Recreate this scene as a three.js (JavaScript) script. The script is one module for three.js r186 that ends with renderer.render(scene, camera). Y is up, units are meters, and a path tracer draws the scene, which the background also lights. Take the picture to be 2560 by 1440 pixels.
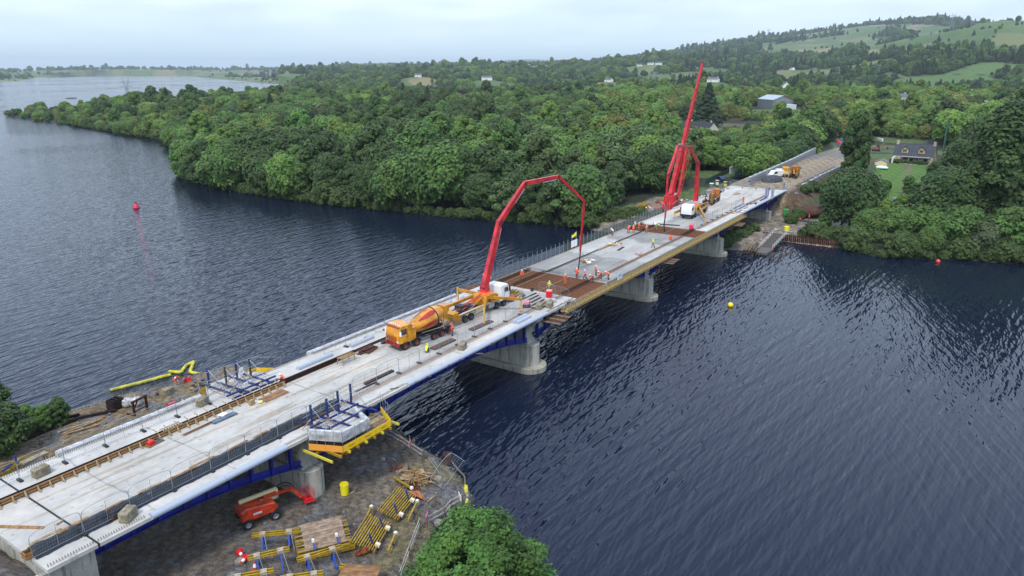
import * as THREE from 'three';
import { mergeGeometries } from 'three/addons/utils/BufferGeometryUtils.js';
import { ImprovedNoise } from 'three/addons/math/ImprovedNoise.js';
import { MarchingCubes } from 'three/addons/objects/MarchingCubes.js';

// World: x runs along the bridge away from the camera bank, z across it (downstream positive), y up; water at y = 0, bridge deck at y = 8.
const EYE = new THREE.Vector3(0, 40.5, 57.3), FOCAL = 1820, PITCH = Math.atan(545 / FOCAL);
const YAW = 33.803 * Math.PI / 180;
const scene = new THREE.Scene();
const camera = new THREE.PerspectiveCamera(2 * Math.atan(720 / FOCAL) * 180 / Math.PI, 16 / 9, 1, 60000);
camera.position.copy(EYE);
camera.lookAt(EYE.x + Math.cos(YAW) * Math.cos(PITCH), EYE.y - Math.sin(PITCH), EYE.z - Math.sin(YAW) * Math.cos(PITCH));

// ---------- noise ----------
function mulberry(a) { return () => { a = (a + 0x6d2b79f5) | 0; let t = Math.imul(a ^ (a >>> 15), 1 | a); t = (t + Math.imul(t ^ (t >>> 7), 61 | t)) ^ t; return ((t ^ (t >>> 14)) >>> 0) / 4294967296; }; }
const { sin, cos, PI, sqrt, abs, min, max, floor, hypot, atan2, exp, round, pow } = Math;
const clamp = (x, a = 0, b = 1) => min(b, max(a, x)), lerp = (a, b, t) => a + (b - a) * t;
const sstep = (a, b, x) => { const t = clamp((x - a) / (b - a)); return t * t * (3 - 2 * t); };
function hash2(x, y, s = 0) { let h = Math.imul(x | 0, 374761393) + Math.imul(y | 0, 668265263) + Math.imul(s | 0, 974634643); h = Math.imul(h ^ (h >>> 13), 1274126177); h ^= h >>> 16; return (h >>> 0) / 4294967296; }
const wrap = (i, p) => p ? ((i % p) + p) % p : i;
function vnoise(x, y, s = 0, px = 0, py = px) {
  const i = floor(x), j = floor(y), fx = x - i, fy = y - j, u = fx * fx * (3 - 2 * fx), v = fy * fy * (3 - 2 * fy);
  const i0 = wrap(i, px), i1 = wrap(i + 1, px), j0 = wrap(j, py), j1 = wrap(j + 1, py);
  return lerp(lerp(hash2(i0, j0, s), hash2(i1, j0, s), u), lerp(hash2(i0, j1, s), hash2(i1, j1, s), u), v);
}
function fbm(x, y, s = 0, o = 4, px = 0, py = px) { let a = 0.5, r = 0, n = 0; for (let k = 0; k < o; k++) { r += a * vnoise(x, y, s + k, px, py); n += a; a *= 0.5; x *= 2; y *= 2; px *= 2; py *= 2; } return r / n; }

// ---------- sky, sun, exposure ----------
{
  const W = 1024, H = 512, d = new Float32Array(W * H * 4);
  for (let r = 0; r < H; r++) {
    const up = ((r + 0.5) / H - 0.5) * PI, y = sin(up), e = max(0, up * 180 / PI);
    for (let c = 0; c < W; c++) {
      const az = ((c + 0.5) / W - 0.5) * 2 * PI, x = cos(az) * cos(up), z = sin(az) * cos(up);
      const k = 1 / (max(y, 0) + 0.09), n = fbm(x * k * 2.2 + 40, z * k * 2.2 + 40, 7, 5), n2 = fbm(x * k * 0.7 + 90, z * k * 0.7 + 20, 3, 4);
      const t1 = 1 - exp(-e / 3.2), t2 = 1 - exp(-e / 16);
      let R = lerp(lerp(0.50, 0.64, t1), 0.60, t2), G = lerp(lerp(0.655, 0.745, t1), 0.735, t2), B = lerp(lerp(0.715, 0.80, t1), 1.02, t2);
      const cl = (n - 0.5) * 0.55 + (n2 - 0.5) * 0.5, f = 1 + cl * sstep(0, 6, e) * 0.75;
      R *= f * (1 + cl * 0.1); G *= f; B *= 1 + (f - 1) * 0.8;
      const o = (r * W + c) * 4; d[o] = R; d[o + 1] = G; d[o + 2] = B; d[o + 3] = 1;
    }
  }
  const t = new THREE.DataTexture(d, W, H, THREE.RGBAFormat, THREE.FloatType);
  t.mapping = THREE.EquirectangularReflectionMapping; t.magFilter = THREE.LinearFilter; t.needsUpdate = true;
  scene.background = t; scene.environment = t;
}
const sun = new THREE.DirectionalLight(new THREE.Color(1, 0.95, 0.86), 2.0);
sun.position.set(-95, 230, 45); sun.target.position.set(60, 0, 0); sun.shadow.radius = 20; sun.castShadow = true;
{ const s = sun.shadow.camera; s.left = -200; s.right = 200; s.top = 200; s.bottom = -200; s.far = 800; sun.shadow.mapSize.set(4096, 4096); }
scene.add(sun, sun.target); sun.name = 'sun';
scene.fog = new THREE.FogExp2(new THREE.Color(0.78, 0.9, 1.0), 0.000066);
const renderer = new THREE.WebGLRenderer({ antialias: true });
renderer.toneMapping = THREE.LinearToneMapping; renderer.toneMappingExposure = 1.48;
renderer.shadowMap.enabled = true;

// ---------- places ----------
const FWD = [cos(YAW), -sin(YAW)], RGT = [sin(YAW), cos(YAW)];   // horizontal directions of sight and to its right
function ray(u, v) { const x = u - 1280, y = 720 - v, f = FOCAL * cos(PITCH) + y * sin(PITCH), up = y * cos(PITCH) - FOCAL * sin(PITCH); return [FWD[0] * f + RGT[0] * x, up, FWD[1] * f + RGT[1] * x]; }
function P(u, v, h = 0) { const r = ray(u, v), t = (h - EYE.y) / r[1]; return [EYE.x + r[0] * t, h, EYE.z + r[2] * t]; }
const D = (u, v, h = 0) => P(u, v, 8 + h);                              // a place on the deck
function onWall(u, v, a, b) {                                           // a place on the upright plane through ground points a and b
  const r = ray(u, v), nx = -(b[2] - a[2]), nz = b[0] - a[0], t = ((a[0] - EYE.x) * nx + (a[2] - EYE.z) * nz) / (r[0] * nx + r[2] * nz);
  return [EYE.x + r[0] * t, EYE.y + r[1] * t, EYE.z + r[2] * t];
}
function polar(u, dist) { const a = Math.atan((u - 1280) / (FOCAL / cos(PITCH))); return [EYE.x + dist * (FWD[0] * cos(a) + RGT[0] * sin(a)), EYE.z + dist * (FWD[1] * cos(a) + RGT[1] * sin(a))]; }
function seenAt(x, y, z) { const dx = x - EYE.x, dz = z - EYE.z, F = dx * FWD[0] + dz * FWD[1], X = dx * RGT[0] + dz * RGT[1], up = y - EYE.y; const zz = F * cos(PITCH) - up * sin(PITCH), yy = up * cos(PITCH) + F * sin(PITCH); return [1280 + FOCAL * X / zz, 720 - FOCAL * yy / zz, zz]; }

// ---------- textures and materials ----------
function tex(w, h, fn, srgb = true) {
  const d = new Uint8Array(w * h * 4);
  for (let y = 0; y < h; y++) for (let x = 0; x < w; x++) { const c = fn(x / w, y / h, x, y), o = (y * w + x) * 4; d[o] = clamp(c[0]) * 255; d[o + 1] = clamp(c[1]) * 255; d[o + 2] = clamp(c[2]) * 255; d[o + 3] = 255; }
  const t = new THREE.DataTexture(d, w, h, THREE.RGBAFormat); t.wrapS = t.wrapT = THREE.RepeatWrapping; t.magFilter = THREE.LinearFilter; t.generateMipmaps = true;
  if (srgb) t.colorSpace = THREE.SRGBColorSpace; t.needsUpdate = true; return t;
}
const rep = (t, sx, sy = sx) => { const c = t.clone(); c.repeat.set(1 / sx, 1 / sy); c.needsUpdate = true; return c; };   // sx metres per repeat
const mottle = tex(512, 512, (u, v) => { const a = fbm(u * 6, v * 6, 1, 5, 6), b = fbm(u * 40, v * 40, 9, 2, 40), c = fbm(u * 3, v * 3, 21, 3, 3); const g = 0.78 + (a - 0.5) * 0.42 + (b - 0.5) * 0.2 + (c - 0.5) * 0.2; return [g, g, g]; });
const stain = tex(512, 512, (u, v) => { const a = fbm(u * 5, v * 5, 4, 5, 5), s = fbm(u * 24, v * 2, 8, 3, 24, 2); const g = 0.8 + (a - 0.5) * 0.25 - sstep(0.56, 0.75, s) * 0.22 + (fbm(u * 60, v * 60, 2, 2, 60) - 0.5) * 0.12; return [g, g * 0.995, g * 0.97]; });
const grain = tex(256, 256, (u, v) => { const a = fbm(u * 3, v * 40, 5, 3, 3, 40), b = fbm(u * 6, v * 6, 15, 3, 6); const g = 0.72 + (a - 0.5) * 0.5 + (b - 0.5) * 0.3; return [g, g * 0.985, g * 0.96]; });
const rusty = tex(256, 256, (u, v) => { const a = fbm(u * 6, v * 6, 31, 5, 6), b = fbm(u * 30, v * 30, 33, 2, 30); const g = 0.55 + (a - 0.5) * 0.9 + (b - 0.5) * 0.35; return [g * 1.05, g * 0.92, g * 0.85]; });
const rubble = tex(512, 512, (u, v) => { const a = fbm(u * 8, v * 8, 41, 5, 8), b = fbm(u * 60, v * 60, 43, 3, 60), c = hash2(floor(u * 170), floor(v * 170), 3); const g = 0.6 + (a - 0.5) * 0.55 + (b - 0.5) * 0.6 + (c > 0.95 ? 0.25 : 0); return [g, g * 0.985, g * 0.96]; });
const T = { mottle, stain, grain, rusty, rubble };
const mats = new Map();
// a material of a real-world colour given as sRGB hex, roughness, and a pattern with its size in metres
function M(hex, rough = 0.8, o = {}) {
  const key = hex + '|' + rough + '|' + JSON.stringify(o);
  if (mats.has(key)) return mats.get(key);
  const { t, s = 2, metal = 0, bump = 0, coat = 0, vc = false } = o;
  const m = coat ? new THREE.MeshPhysicalMaterial({ clearcoat: coat, clearcoatRoughness: 0.15 }) : new THREE.MeshStandardMaterial();
  m.color.set(hex); m.roughness = rough; m.metalness = metal; m.vertexColors = vc;
  if (t) m.map = rep(T[t], s);
  if (t && bump) { m.bumpMap = m.map; m.bumpScale = bump; }
  m.name = 'material ' + mats.size; mats.set(key, m); return m;
}

// ---------- building ----------
const V3 = THREE.Vector3, M4 = THREE.Matrix4, Q = THREE.Quaternion;
class Geo {                                                            // collects solids and joins them into one geometry with uv in metres
  constructor() { this.p = []; this.n = []; }
  add(g, m) {
    if (g.index) g = g.toNonIndexed(); if (m) g.applyMatrix4(m);
    const p = g.attributes.position.array, n = g.attributes.normal.array, turned = m && m.determinant() < 0;
    for (let i = 0; i < p.length; i++) { const j = turned ? i + (floor(i / 3) % 3 === 1 ? 3 : floor(i / 3) % 3 === 2 ? -3 : 0) : i; this.p.push(p[j]); this.n.push(n[j]); } return this;
  }
  box(x, y, z, sx, sy, sz, ry = 0, rz = 0, rx = 0) { return this.add(new THREE.BoxGeometry(sx, sy, sz), new M4().compose(new V3(x, y, z), new Q().setFromEuler(new THREE.Euler(rx, ry, rz, 'YZX')), new V3(1, 1, 1))); }
  bar(a, b, w, h = w) {                                                // a square bar from a to b, h its height
    const A = new V3(...a), B = new V3(...b), d = B.clone().sub(A), L = d.length(); d.normalize();
    const up = abs(d.y) > 0.97 ? new V3(1, 0, 0) : new V3(0, 1, 0), s = new V3().crossVectors(d, up).normalize(), u = new V3().crossVectors(s, d);
    return this.add(new THREE.BoxGeometry(L, h, w), new M4().makeBasis(d, u, s).setPosition(A.add(B).multiplyScalar(0.5)));
  }
  taper(a, b, w0, h0, w1 = w0, h1 = h0) {                                // a box beam that narrows from a to b
    const A = new V3(...a), B = new V3(...b), d = B.clone().sub(A), L = d.length(); d.normalize(); const up = abs(d.y) > 0.97 ? new V3(1, 0, 0) : new V3(0, 1, 0), s = new V3().crossVectors(d, up).normalize(), u = new V3().crossVectors(s, d), g = new THREE.BoxGeometry(L, 1, 1), p = g.attributes.position;
    for (let i = 0; i < p.count; i++) { const t = p.getX(i) > 0 ? 1 : 0; p.setY(i, p.getY(i) * lerp(h0, h1, t)); p.setZ(i, p.getZ(i) * lerp(w0, w1, t)); }
    return this.add(g, new M4().makeBasis(d, u, s).setPosition(A.add(B).multiplyScalar(0.5)));
  }
  rod(a, b, r, r2 = r, seg = 8) {
    const A = new V3(...a), B = new V3(...b), d = B.clone().sub(A), L = d.length();
    return this.add(new THREE.CylinderGeometry(r2, r, L, seg), new M4().compose(A.add(B).multiplyScalar(0.5), new Q().setFromUnitVectors(new V3(0, 1, 0), d.normalize()), new V3(1, 1, 1)));
  }
  cyl(x, y, z, r, h, axis = 'y', r2 = r, seg = 18) { const e = axis === 'x' ? [0, 0, -PI / 2] : axis === 'z' ? [PI / 2, 0, 0] : [0, 0, 0]; return this.add(new THREE.CylinderGeometry(r2, r, h, seg), new M4().compose(new V3(x, y, z), new Q().setFromEuler(new THREE.Euler(...e)), new V3(1, 1, 1))); }
  ball(x, y, z, r, sx = 1, sy = 1, sz = 1, seg = 14) { return this.add(new THREE.SphereGeometry(r, seg, round(seg * 0.7)), new M4().compose(new V3(x, y, z), new Q(), new V3(sx, sy, sz))); }
  path(pts, r, seg = 6, n = pts.length * 5) { return this.add(new THREE.TubeGeometry(new THREE.CatmullRomCurve3(pts.map((q) => new V3(...q))), n, r, seg)); }
  // a closed outline in (x, y), given depth along z, centred; bevel rounds its edges
  prism(pts, z0, z1, bevel = 0, m) {
    const s = new THREE.Shape(pts.map((q) => new THREE.Vector2(q[0], q[1])));
    const g = new THREE.ExtrudeGeometry(s, { depth: z1 - z0 - 2 * bevel, bevelEnabled: bevel > 0, bevelSize: bevel, bevelThickness: bevel, bevelSegments: 1, steps: 1, curveSegments: 6 });
    g.translate(0, 0, z0 + bevel); return this.add(g, m);
  }
  lathe(pts, x, y, z, axis, seg = 24, p0 = 0, pl = 2 * PI) { const g = new THREE.LatheGeometry(pts.map((q) => new THREE.Vector2(q[0], q[1])), seg, p0, pl); return this.add(g, axis ?? new M4().makeTranslation(x, y, z)); }
  quad(a, b, c, d) { const A = new V3(...a), B = new V3(...b), C = new V3(...c), E = new V3(...d), n = B.clone().sub(A).cross(C.clone().sub(A)).normalize(); for (const q of [A, B, C, A, C, E]) { this.p.push(q.x, q.y, q.z); this.n.push(n.x, n.y, n.z); } return this; }
  geometry() {
    const p = this.p, n = this.n, N = p.length / 3, uv = new Float32Array(N * 2), g = new THREE.BufferGeometry();
    for (let t = 0; t < N; t += 3) {
      const i = t * 3, ax = p[i + 3] - p[i], ay = p[i + 4] - p[i + 1], az = p[i + 5] - p[i + 2], bx = p[i + 6] - p[i], by = p[i + 7] - p[i + 1], bz = p[i + 8] - p[i + 2];
      const cx = abs(ay * bz - az * by), cy = abs(az * bx - ax * bz), cz = abs(ax * by - ay * bx);
      for (let k = 0; k < 3; k++) { const j = i + k * 3, o = (t + k) * 2; if (cy >= cx && cy >= cz) { uv[o] = p[j]; uv[o + 1] = p[j + 2]; } else if (cx >= cz) { uv[o] = p[j + 2]; uv[o + 1] = p[j + 1]; } else { uv[o] = p[j]; uv[o + 1] = p[j + 1]; } }
    }
    g.setAttribute('position', new THREE.BufferAttribute(new Float32Array(p), 3)); g.setAttribute('normal', new THREE.BufferAttribute(new Float32Array(n), 3)); g.setAttribute('uv', new THREE.BufferAttribute(uv, 2));
    return g;
  }
  build(name, m, parent) { const o = new THREE.Mesh(this.geometry(), m); o.name = name; o.castShadow = o.receiveShadow = true; if (parent) parent.add(o); return o; }
}
const G = () => new Geo();
const taken = new Map();
function numbered(name) { const n = taken.get(name) ?? 0; taken.set(name, n + 1); return n ? name + '_' + String(n).padStart(3, '0') : name; }
function tag(o, label, category, group, kind) { if (label) o.userData.label = label; if (category) o.userData.category = category; if (group) o.userData.group = group; if (kind) o.userData.kind = kind; return o; }
function thing(name, label, category, at = [0, 0, 0], turn = 0, group) { const o = new THREE.Group(); o.name = numbered(name); o.position.set(...at); o.rotation.y = turn; scene.add(o); return tag(o, label, category, group); }
function solo(name, geo, m, label, category, group, at = [0, 0, 0], turn = 0) { const o = geo.build(numbered(name), m); o.position.set(...at); o.rotation.y = turn; scene.add(o); return tag(o, label, category, group); }
function copy(root, label, at, turn = 0, scale = 1) { const o = root.clone(); o.name = numbered(root.name.replace(/_\d{3}$/, '')); o.position.set(...at); o.rotation.y = turn; if (typeof scale === 'number') o.scale.setScalar(scale); else o.scale.set(...scale); o.userData = { ...root.userData, label }; scene.add(o); return o; }
function struct(o, name) { o.name = name; o.userData.kind = 'structure'; o.receiveShadow = true; scene.add(o); return o; }
const ORD = ['first', 'second', 'third', 'fourth', 'fifth', 'sixth', 'seventh', 'eighth', 'ninth', 'tenth', 'eleventh', 'twelfth', 'thirteenth', 'fourteenth', 'fifteenth', 'sixteenth', 'seventeenth', 'eighteenth', 'nineteenth', 'twentieth'];
const heading = (a, b) => atan2(-(b[2] - a[2]), b[0] - a[0]);          // the turn that points a thing's +x from a to b
// ---------- water ----------
function waves(N, L, lo, hi, count, slope, spread, seed) {              // heights in metres of a square tile L metres wide: crossing wind waves with crests along x
  const R = mulberry(seed), h = new Float32Array(N * N);
  for (let w = 0; w < count; w++) {
    const lam = lo * pow(hi / lo, R()), th = (R() + R() + R() - 1.5) / 1.5 * spread, kx = round(L / lam * sin(th)), ky = round(L / lam * cos(th)) || 1;
    const kk = 2 * PI * hypot(kx, ky) / L, a = slope * sqrt(2 / count) / kk * (0.6 + 0.8 * R()), ph = R() * 2 * PI;
    const ux = 2 * PI * kx / N, uy = 2 * PI * ky / N, cx = cos(ux), sx = sin(ux);
    for (let y = 0; y < N; y++) { let c = cos(ph + uy * y), s = sin(ph + uy * y); for (let x = 0, o = y * N; x < N; x++, o++) { h[o] += a * (c + 0.22 * (2 * c * c - 1)); const t = c * cx - s * sx; s = s * cx + c * sx; c = t; } }
  }
  return h;
}
{
  const N = 1024, L = 110, big = waves(N, L, 0.9, 5.2, 130, 0.055, 0.6, 11);
  let lo = 1e9, hi = -1e9; for (const q of big) { lo = min(lo, q); hi = max(hi, q); }
  const d = new Float32Array(N * N * 4); for (let i = 0; i < N * N; i++) { d[i * 4] = d[i * 4 + 1] = d[i * 4 + 2] = (big[i] - lo) / (hi - lo); d[i * 4 + 3] = 1; }
  const bump = new THREE.DataTexture(d, N, N, THREE.RGBAFormat, THREE.FloatType); bump.wrapS = bump.wrapT = THREE.RepeatWrapping; bump.magFilter = THREE.LinearFilter; bump.repeat.set(1 / L, 1 / L); bump.rotation = 0.06; bump.needsUpdate = true;
  const n2 = 1024, L2 = 31, sm = waves(n2, L2, 0.36, 1.9, 190, 0.125, 0.55, 12), e = L2 / n2;
  const nrm = tex(n2, n2, (u, v, x, y) => { const at = (i, j) => sm[((j + n2) % n2) * n2 + (i + n2) % n2], gx = (at(x + 1, y) - at(x - 1, y)) / (2 * e), gy = (at(x, y + 1) - at(x, y - 1)) / (2 * e), k = 1 / sqrt(1 + gx * gx + gy * gy); return [0.5 - gx * k * 0.5, 0.5 - gy * k * 0.5, 0.5 + k * 0.5]; }, false);
  nrm.repeat.set(1 / L2, 1 / L2); nrm.rotation = -0.17;
  const rough = tex(512, 512, (u, v) => { const a = fbm(u * 3, v * 8, 61, 5, 3, 8), b = fbm(u * 12, v * 40, 65, 3, 12, 40); const g = 0.09 + (a - 0.45) * 0.3; return [g, clamp(g, 0.03, 0.22), g]; }, false);
  rough.repeat.set(1 / 620, 1 / 620); rough.rotation = 0.2;
  const m = new THREE.MeshPhysicalMaterial({ color: new THREE.Color(0.006, 0.0105, 0.026), roughness: 1, ior: 1.333, roughnessMap: rough, bumpMap: bump, bumpScale: hi - lo, normalMap: nrm });
  const X0 = -5000, X1 = 7000, Z0 = -9000, Z1 = 2500, g = new THREE.BufferGeometry();
  g.setAttribute('position', new THREE.BufferAttribute(new Float32Array([X0, 0, Z0, X0, 0, Z1, X1, 0, Z1, X1, 0, Z0]), 3)); g.setAttribute('normal', new THREE.BufferAttribute(new Float32Array([0, 1, 0, 0, 1, 0, 0, 1, 0, 0, 1, 0]), 3));
  g.setAttribute('uv', new THREE.BufferAttribute(new Float32Array([X0, Z0, X0, Z1, X1, Z1, X1, Z0]), 2)); g.setIndex([0, 1, 2, 0, 2, 3]);
  struct(new THREE.Mesh(g, m), 'water');
}

// ---------- land ----------
function sdf(poly, x, z) {                                             // positive inside
  let d = 1e18, inside = false;
  for (let i = 0, j = poly.length - 1; i < poly.length; j = i++) {
    const [ax, az] = poly[j], [bx, bz] = poly[i], ex = bx - ax, ez = bz - az, t = clamp(((x - ax) * ex + (z - az) * ez) / (ex * ex + ez * ez)), qx = x - ax - ex * t, qz = z - az - ez * t;
    d = min(d, qx * qx + qz * qz); if ((az > z) !== (bz > z) && x < ex * (z - az) / ez + ax) inside = !inside;
  }
  return (inside ? 1 : -1) * sqrt(d);
}
const FAR_SHORE = [[215, 420], [193, 130], [189, 64], [186, 53], [178.5, 38], [183, 27], [183, 15.5], [176, 13], [168, 10], [164, 0], [169, -15], [168, -40], [162, -69], [158, -97], [155, -120], [155, -155], [161, -196], [168, -214], [196, -250], [220, -296], [253, -368], [270, -460], [289, -558],
  [312, -709], [338, -712], [400, -725], [462, -745], [546, -752], [640, -830], [720, -960], [955, -1119], [1265, -1468], [1500, -1700], [1560, -1950], [1705, -2187], [2100, -2900], [2400, -3500], [3185, -4789], [2746, -5300], [1900, -4200], [1400, -3200], [1150, -2850], [200, -2650], [-3000, -2500], [-9000, -9000], [25000, -25000], [25000, 9000], [400, 9000]];
const NEAR_SHORE = [[-300, -140], [-20, -52], [12, -43], [30, -36.5], [38, -33.5], [43, -33.2], [48, -31.2], [53, -30.8], [58, -30], [60.5, -22], [60, -8], [57, 2], [55, 8], [54.5, 11], [52.4, 16], [50, 19.5], [47.5, 20.4], [45.4, 18.6], [43.4, 19.8], [40.6, 22.2], [38, 22.6], [36, 25.5], [35, 34], [30, 60], [20, 160], [-300, 160]];
const ROADLINE = [[204, 0], [235, -1], [275, 0.5], [315, 1.5], [350, -1], [385, -7], [420, -16], [471, -34], [540, -58]];
function roadNear(x, z, line) { let b = [1e9, 0]; for (let i = 1; i < line.length; i++) { const [ax, az] = line[i - 1], [bx, bz] = line[i], ex = bx - ax, ez = bz - az, t = clamp(((x - ax) * ex + (z - az) * ez) / (ex * ex + ez * ez)), d = hypot(x - ax - ex * t, z - az - ez * t); if (d < b[0]) b = [d, i - 1 + t, ((x - ax) * ez - (z - az) * ex) < 0 ? 1 : -1]; } return b; }
const SIDEROAD = [[392, -2], [420, 14], [450, 21], [500, 29], [580, 36], [800, 40]];
const azOf = (x, z) => { const dx = x - EYE.x, dz = z - EYE.z; return 1280 + FOCAL / cos(PITCH) * (dx * RGT[0] + dz * RGT[1]) / max(1, dx * FWD[0] + dz * FWD[1]); };   // bearing, in the units that polar() takes
// hill ranges: distance of the crest, width before and behind, and [bearing, height] along it
// hill ranges: distance of the crest, width before and behind, and [bearing, how high the skyline stands there]
const HILLS = [
  [5600, 3000, 2500, [[1380, 164], [1560, 154], [1640, 142], [1760, 122], [1850, 106], [1920, 99], [2000, 89], [2100, 77], [2160, 70], [2240, 64], [2330, 59], [2400, 68], [2460, 76], [2600, 82], [3000, 95], [3600, 130]]],
  [3300, 2100, 1800, [[1980, 168], [2060, 148], [2120, 130], [2200, 110], [2260, 98], [2330, 85], [2400, 70], [2430, 62], [2480, 57], [2560, 58], [2700, 60], [3000, 75], [3600, 110]]],
  [8200, 1500, 1800, [[600, 180], [730, 170], [800, 165], [900, 159], [980, 157], [1060, 160], [1110, 166], [1180, 176]]],
  [15500, 2500, 3000, [[1160, 172], [1200, 160], [1280, 150], [1330, 148], [1380, 150], [1450, 151], [1520, 148], [1580, 149], [1660, 152], [1800, 157], [1900, 176]]],
  [3800, 2300, 4000, [[700, 177], [900, 175], [1000, 173], [1140, 167], [1300, 164], [1450, 162], [1600, 152], [1700, 146], [1850, 142], [2200, 140], [3000, 140]]],
  [6500, 1800, 5000, [[-900, 180], [0, 178], [250, 174], [400, 174], [560, 176], [720, 175], [900, 174], [1100, 177]]],
].map(([d, wa, wb, c]) => [d, wa, wb, c.map(([u, v]) => { const a = Math.atan((u - 1280) / (FOCAL / cos(PITCH))), r = ray(1280, v), e = r[1] / hypot(r[0], r[2]); return [u, EYE.y + d * cos(a) * e]; })]);
function hillsAt(x, z) {
  const r = hypot(x - EYE.x, z - EYE.z), u = azOf(x, z); let h = 0;
  for (const [d, wa, wb, c] of HILLS) {
    if (u < c[0][0] || u > c[c.length - 1][0]) continue;
    let i = 1; while (c[i][0] < u) i++;
    const t = (u - c[i - 1][0]) / (c[i][0] - c[i - 1][0]), top = lerp(c[i - 1][1], c[i][1], t * t * (3 - 2 * t) * 0.5 + t * 0.5), q = (r - d) / (r < d ? wa : wb);
    if (abs(q) < 1) h = max(h, top * (1 - q * q) ** 1.3);
  }
  return h + (h > 20 ? (fbm(x / 500, z / 500, 71, 4) - 0.5) * min(26, h * 0.22) : 0);
}
const HOMES = [[1265, 163, 2900, 1, 'white gabled house on the skyline left of centre'], [1322, 162, 2900, 1, 'white house on the skyline right of the gabled one'], [1345, 168, 2600, 1, 'long low white house below the skyline houses'], [1362, 166, 2700, 1, 'small white house beside the long low one'], [1378, 165, 2700, 1, 'white house at the right of the skyline group'], [1045, 189, 1700, 1, 'white gabled house alone in the trees at centre left'], [1217, 197, 1500, 2, 'white house with tall gable in the middle woods'], [1523, 201, 1350, 1, 'white gable showing among trees left of the crane'], [1598, 168, 2200, 1, 'white house in the row right of the pylon, first'], [1626, 160, 2300, 2, 'white house in the row right of the pylon, second'], [1646, 160, 2300, 2, 'white house in the row right of the pylon, third'], [1785, 200, 1150, 1.4, 'white bungalow with grey roof just right of the crane top'], [1966, 214, 1000, 1, 'white house half hidden by trees above the barn'], [1790, 143, 2700, 2, 'long pale farm house on the slope right of the crane top'], [2235, 126, 2500, 2.2, 'long white house below the right hill fields'], [2282, 128, 2500, 1, 'small white house right of the long white one'], [2348, 123, 2600, 1.4, 'white house farther right below the hill fields'], [2200, 136, 2400, 1, 'white shed by the conifer edge'], [2110, 112, 3300, 1, 'tiny white house on the hill slope'], [2520, 150, 1900, 1.2, 'white gabled house at the right edge, left part'], [2545, 150, 1900, 2.6, 'long white farm building cut by the right edge'], [2262, 245, 800, 0.8, 'small white cottage gable in the dark right wood'], [2425, 234, 950, 1.4, 'grey roofed shed behind the right wood'], [1155, 163, 3000, 1, 'pale house at the left of the skyline'], [1980, 172, 2000, 1, 'small pale house in the woods right of the crane']].map(([u, v, d, n, lab]) => { const [x, z] = polar(u, d), r = ray(u, v); return { x, z, n, d, lab, y: EYE.y + d * r[1] / hypot(r[0], r[2]) - 2.5, f: [(EYE.x - x) / d, (EYE.z - z) / d] }; });
const LAWN = [[222, 20], [345, 16], [345, 34], [262, 38], [225, 42]];
function landHeight(x, z) {
  const d = sdf(FAR_SHORE, x, z);
  if (d < -12) return -3;
  let h = d < 0 ? d * 0.3 : min(1.5, d * 0.45) + sstep(6, 60, d) * 1.2 + sstep(150, 900, d) * 5;
  if (d > 0) { h += (fbm(x / 60, z / 60, 51, 3) - 0.5) * sstep(20, 160, d) * 3; h = max(h, hillsAt(x, z)); }
  if (d > 60) for (const o of HOMES) { const q = hypot(x - o.x, z - o.z) / (o.d * 0.07); if (q < 2) h = lerp(h, o.y, exp(-q * q * 2.2)); }
  if (x > 185 && x < 560 && abs(z) < 90) {
    const [q, s, side] = roadNear(x, z, ROADLINE), y = lerp(8, 4.5, sstep(2.5, 6.5, s)), half = lerp(8.4, 4.5, sstep(2.6, 4.5, s)), slope = lerp(0.62, 0.4, sstep(2, 5, s)), start = sstep(206, 213.5, x);
    h = lerp(h, max(h, min(y, y - (q - half) * slope)), start);
    if (q < half) h = lerp(h, y, start);
  }
  return h;
}
const blobs = [];                                                      // clearings: [x, z, radius]
const clear = (u, v, h, rad) => { const p = P(u, v, h); blobs.push([p[0], p[2], rad]); };
for (const [u, v, h, rad] of [[1600, 522, 3, 9], [1570, 528, 3, 8], [1640, 512, 3, 9], [1700, 498, 3, 9], [1760, 478, 4, 9], [1800, 462, 5, 10], [1850, 446, 6, 9], [1880, 436, 6, 7], [480, 287, 2, 42], [420, 284, 2, 24], [560, 287, 2, 25], [640, 302, 2, 9], [1760, 436, 3, 9], [1785, 434, 3, 9], [1745, 434, 3, 8],
  [1700, 290, 4, 32], [1800, 285, 4, 42], [1870, 286, 4, 36], [1780, 325, 4, 20], [1830, 312, 4, 20], [1950, 278, 5, 34], [2010, 262, 5, 36], [1750, 330, 4, 16], [2265, 410, 2.5, 20], [2300, 380, 3, 16], [2450, 322, 3, 34], [2250, 395, 2.5, 14], [2210, 365, 3, 13], [2150, 368, 4, 14], [2050, 372, 6, 8], [2250, 350, 3, 12], [2190, 345, 3, 10],
  [1910, 585, 2, 9], [1950, 570, 2, 9], [2000, 578, 2, 9], [1980, 545, 2, 9], [2040, 582, 1.5, 7], [2080, 588, 1.5, 6], [2180, 575, 1.5, 5], [1350, 222, 6, 50], [1410, 225, 6, 24], [1985, 330, 5, 9], [1780, 204, 8, 18], [1945, 560, 2, 10]]) clear(u, v, h, rad);
const CELL = 135;
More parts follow.
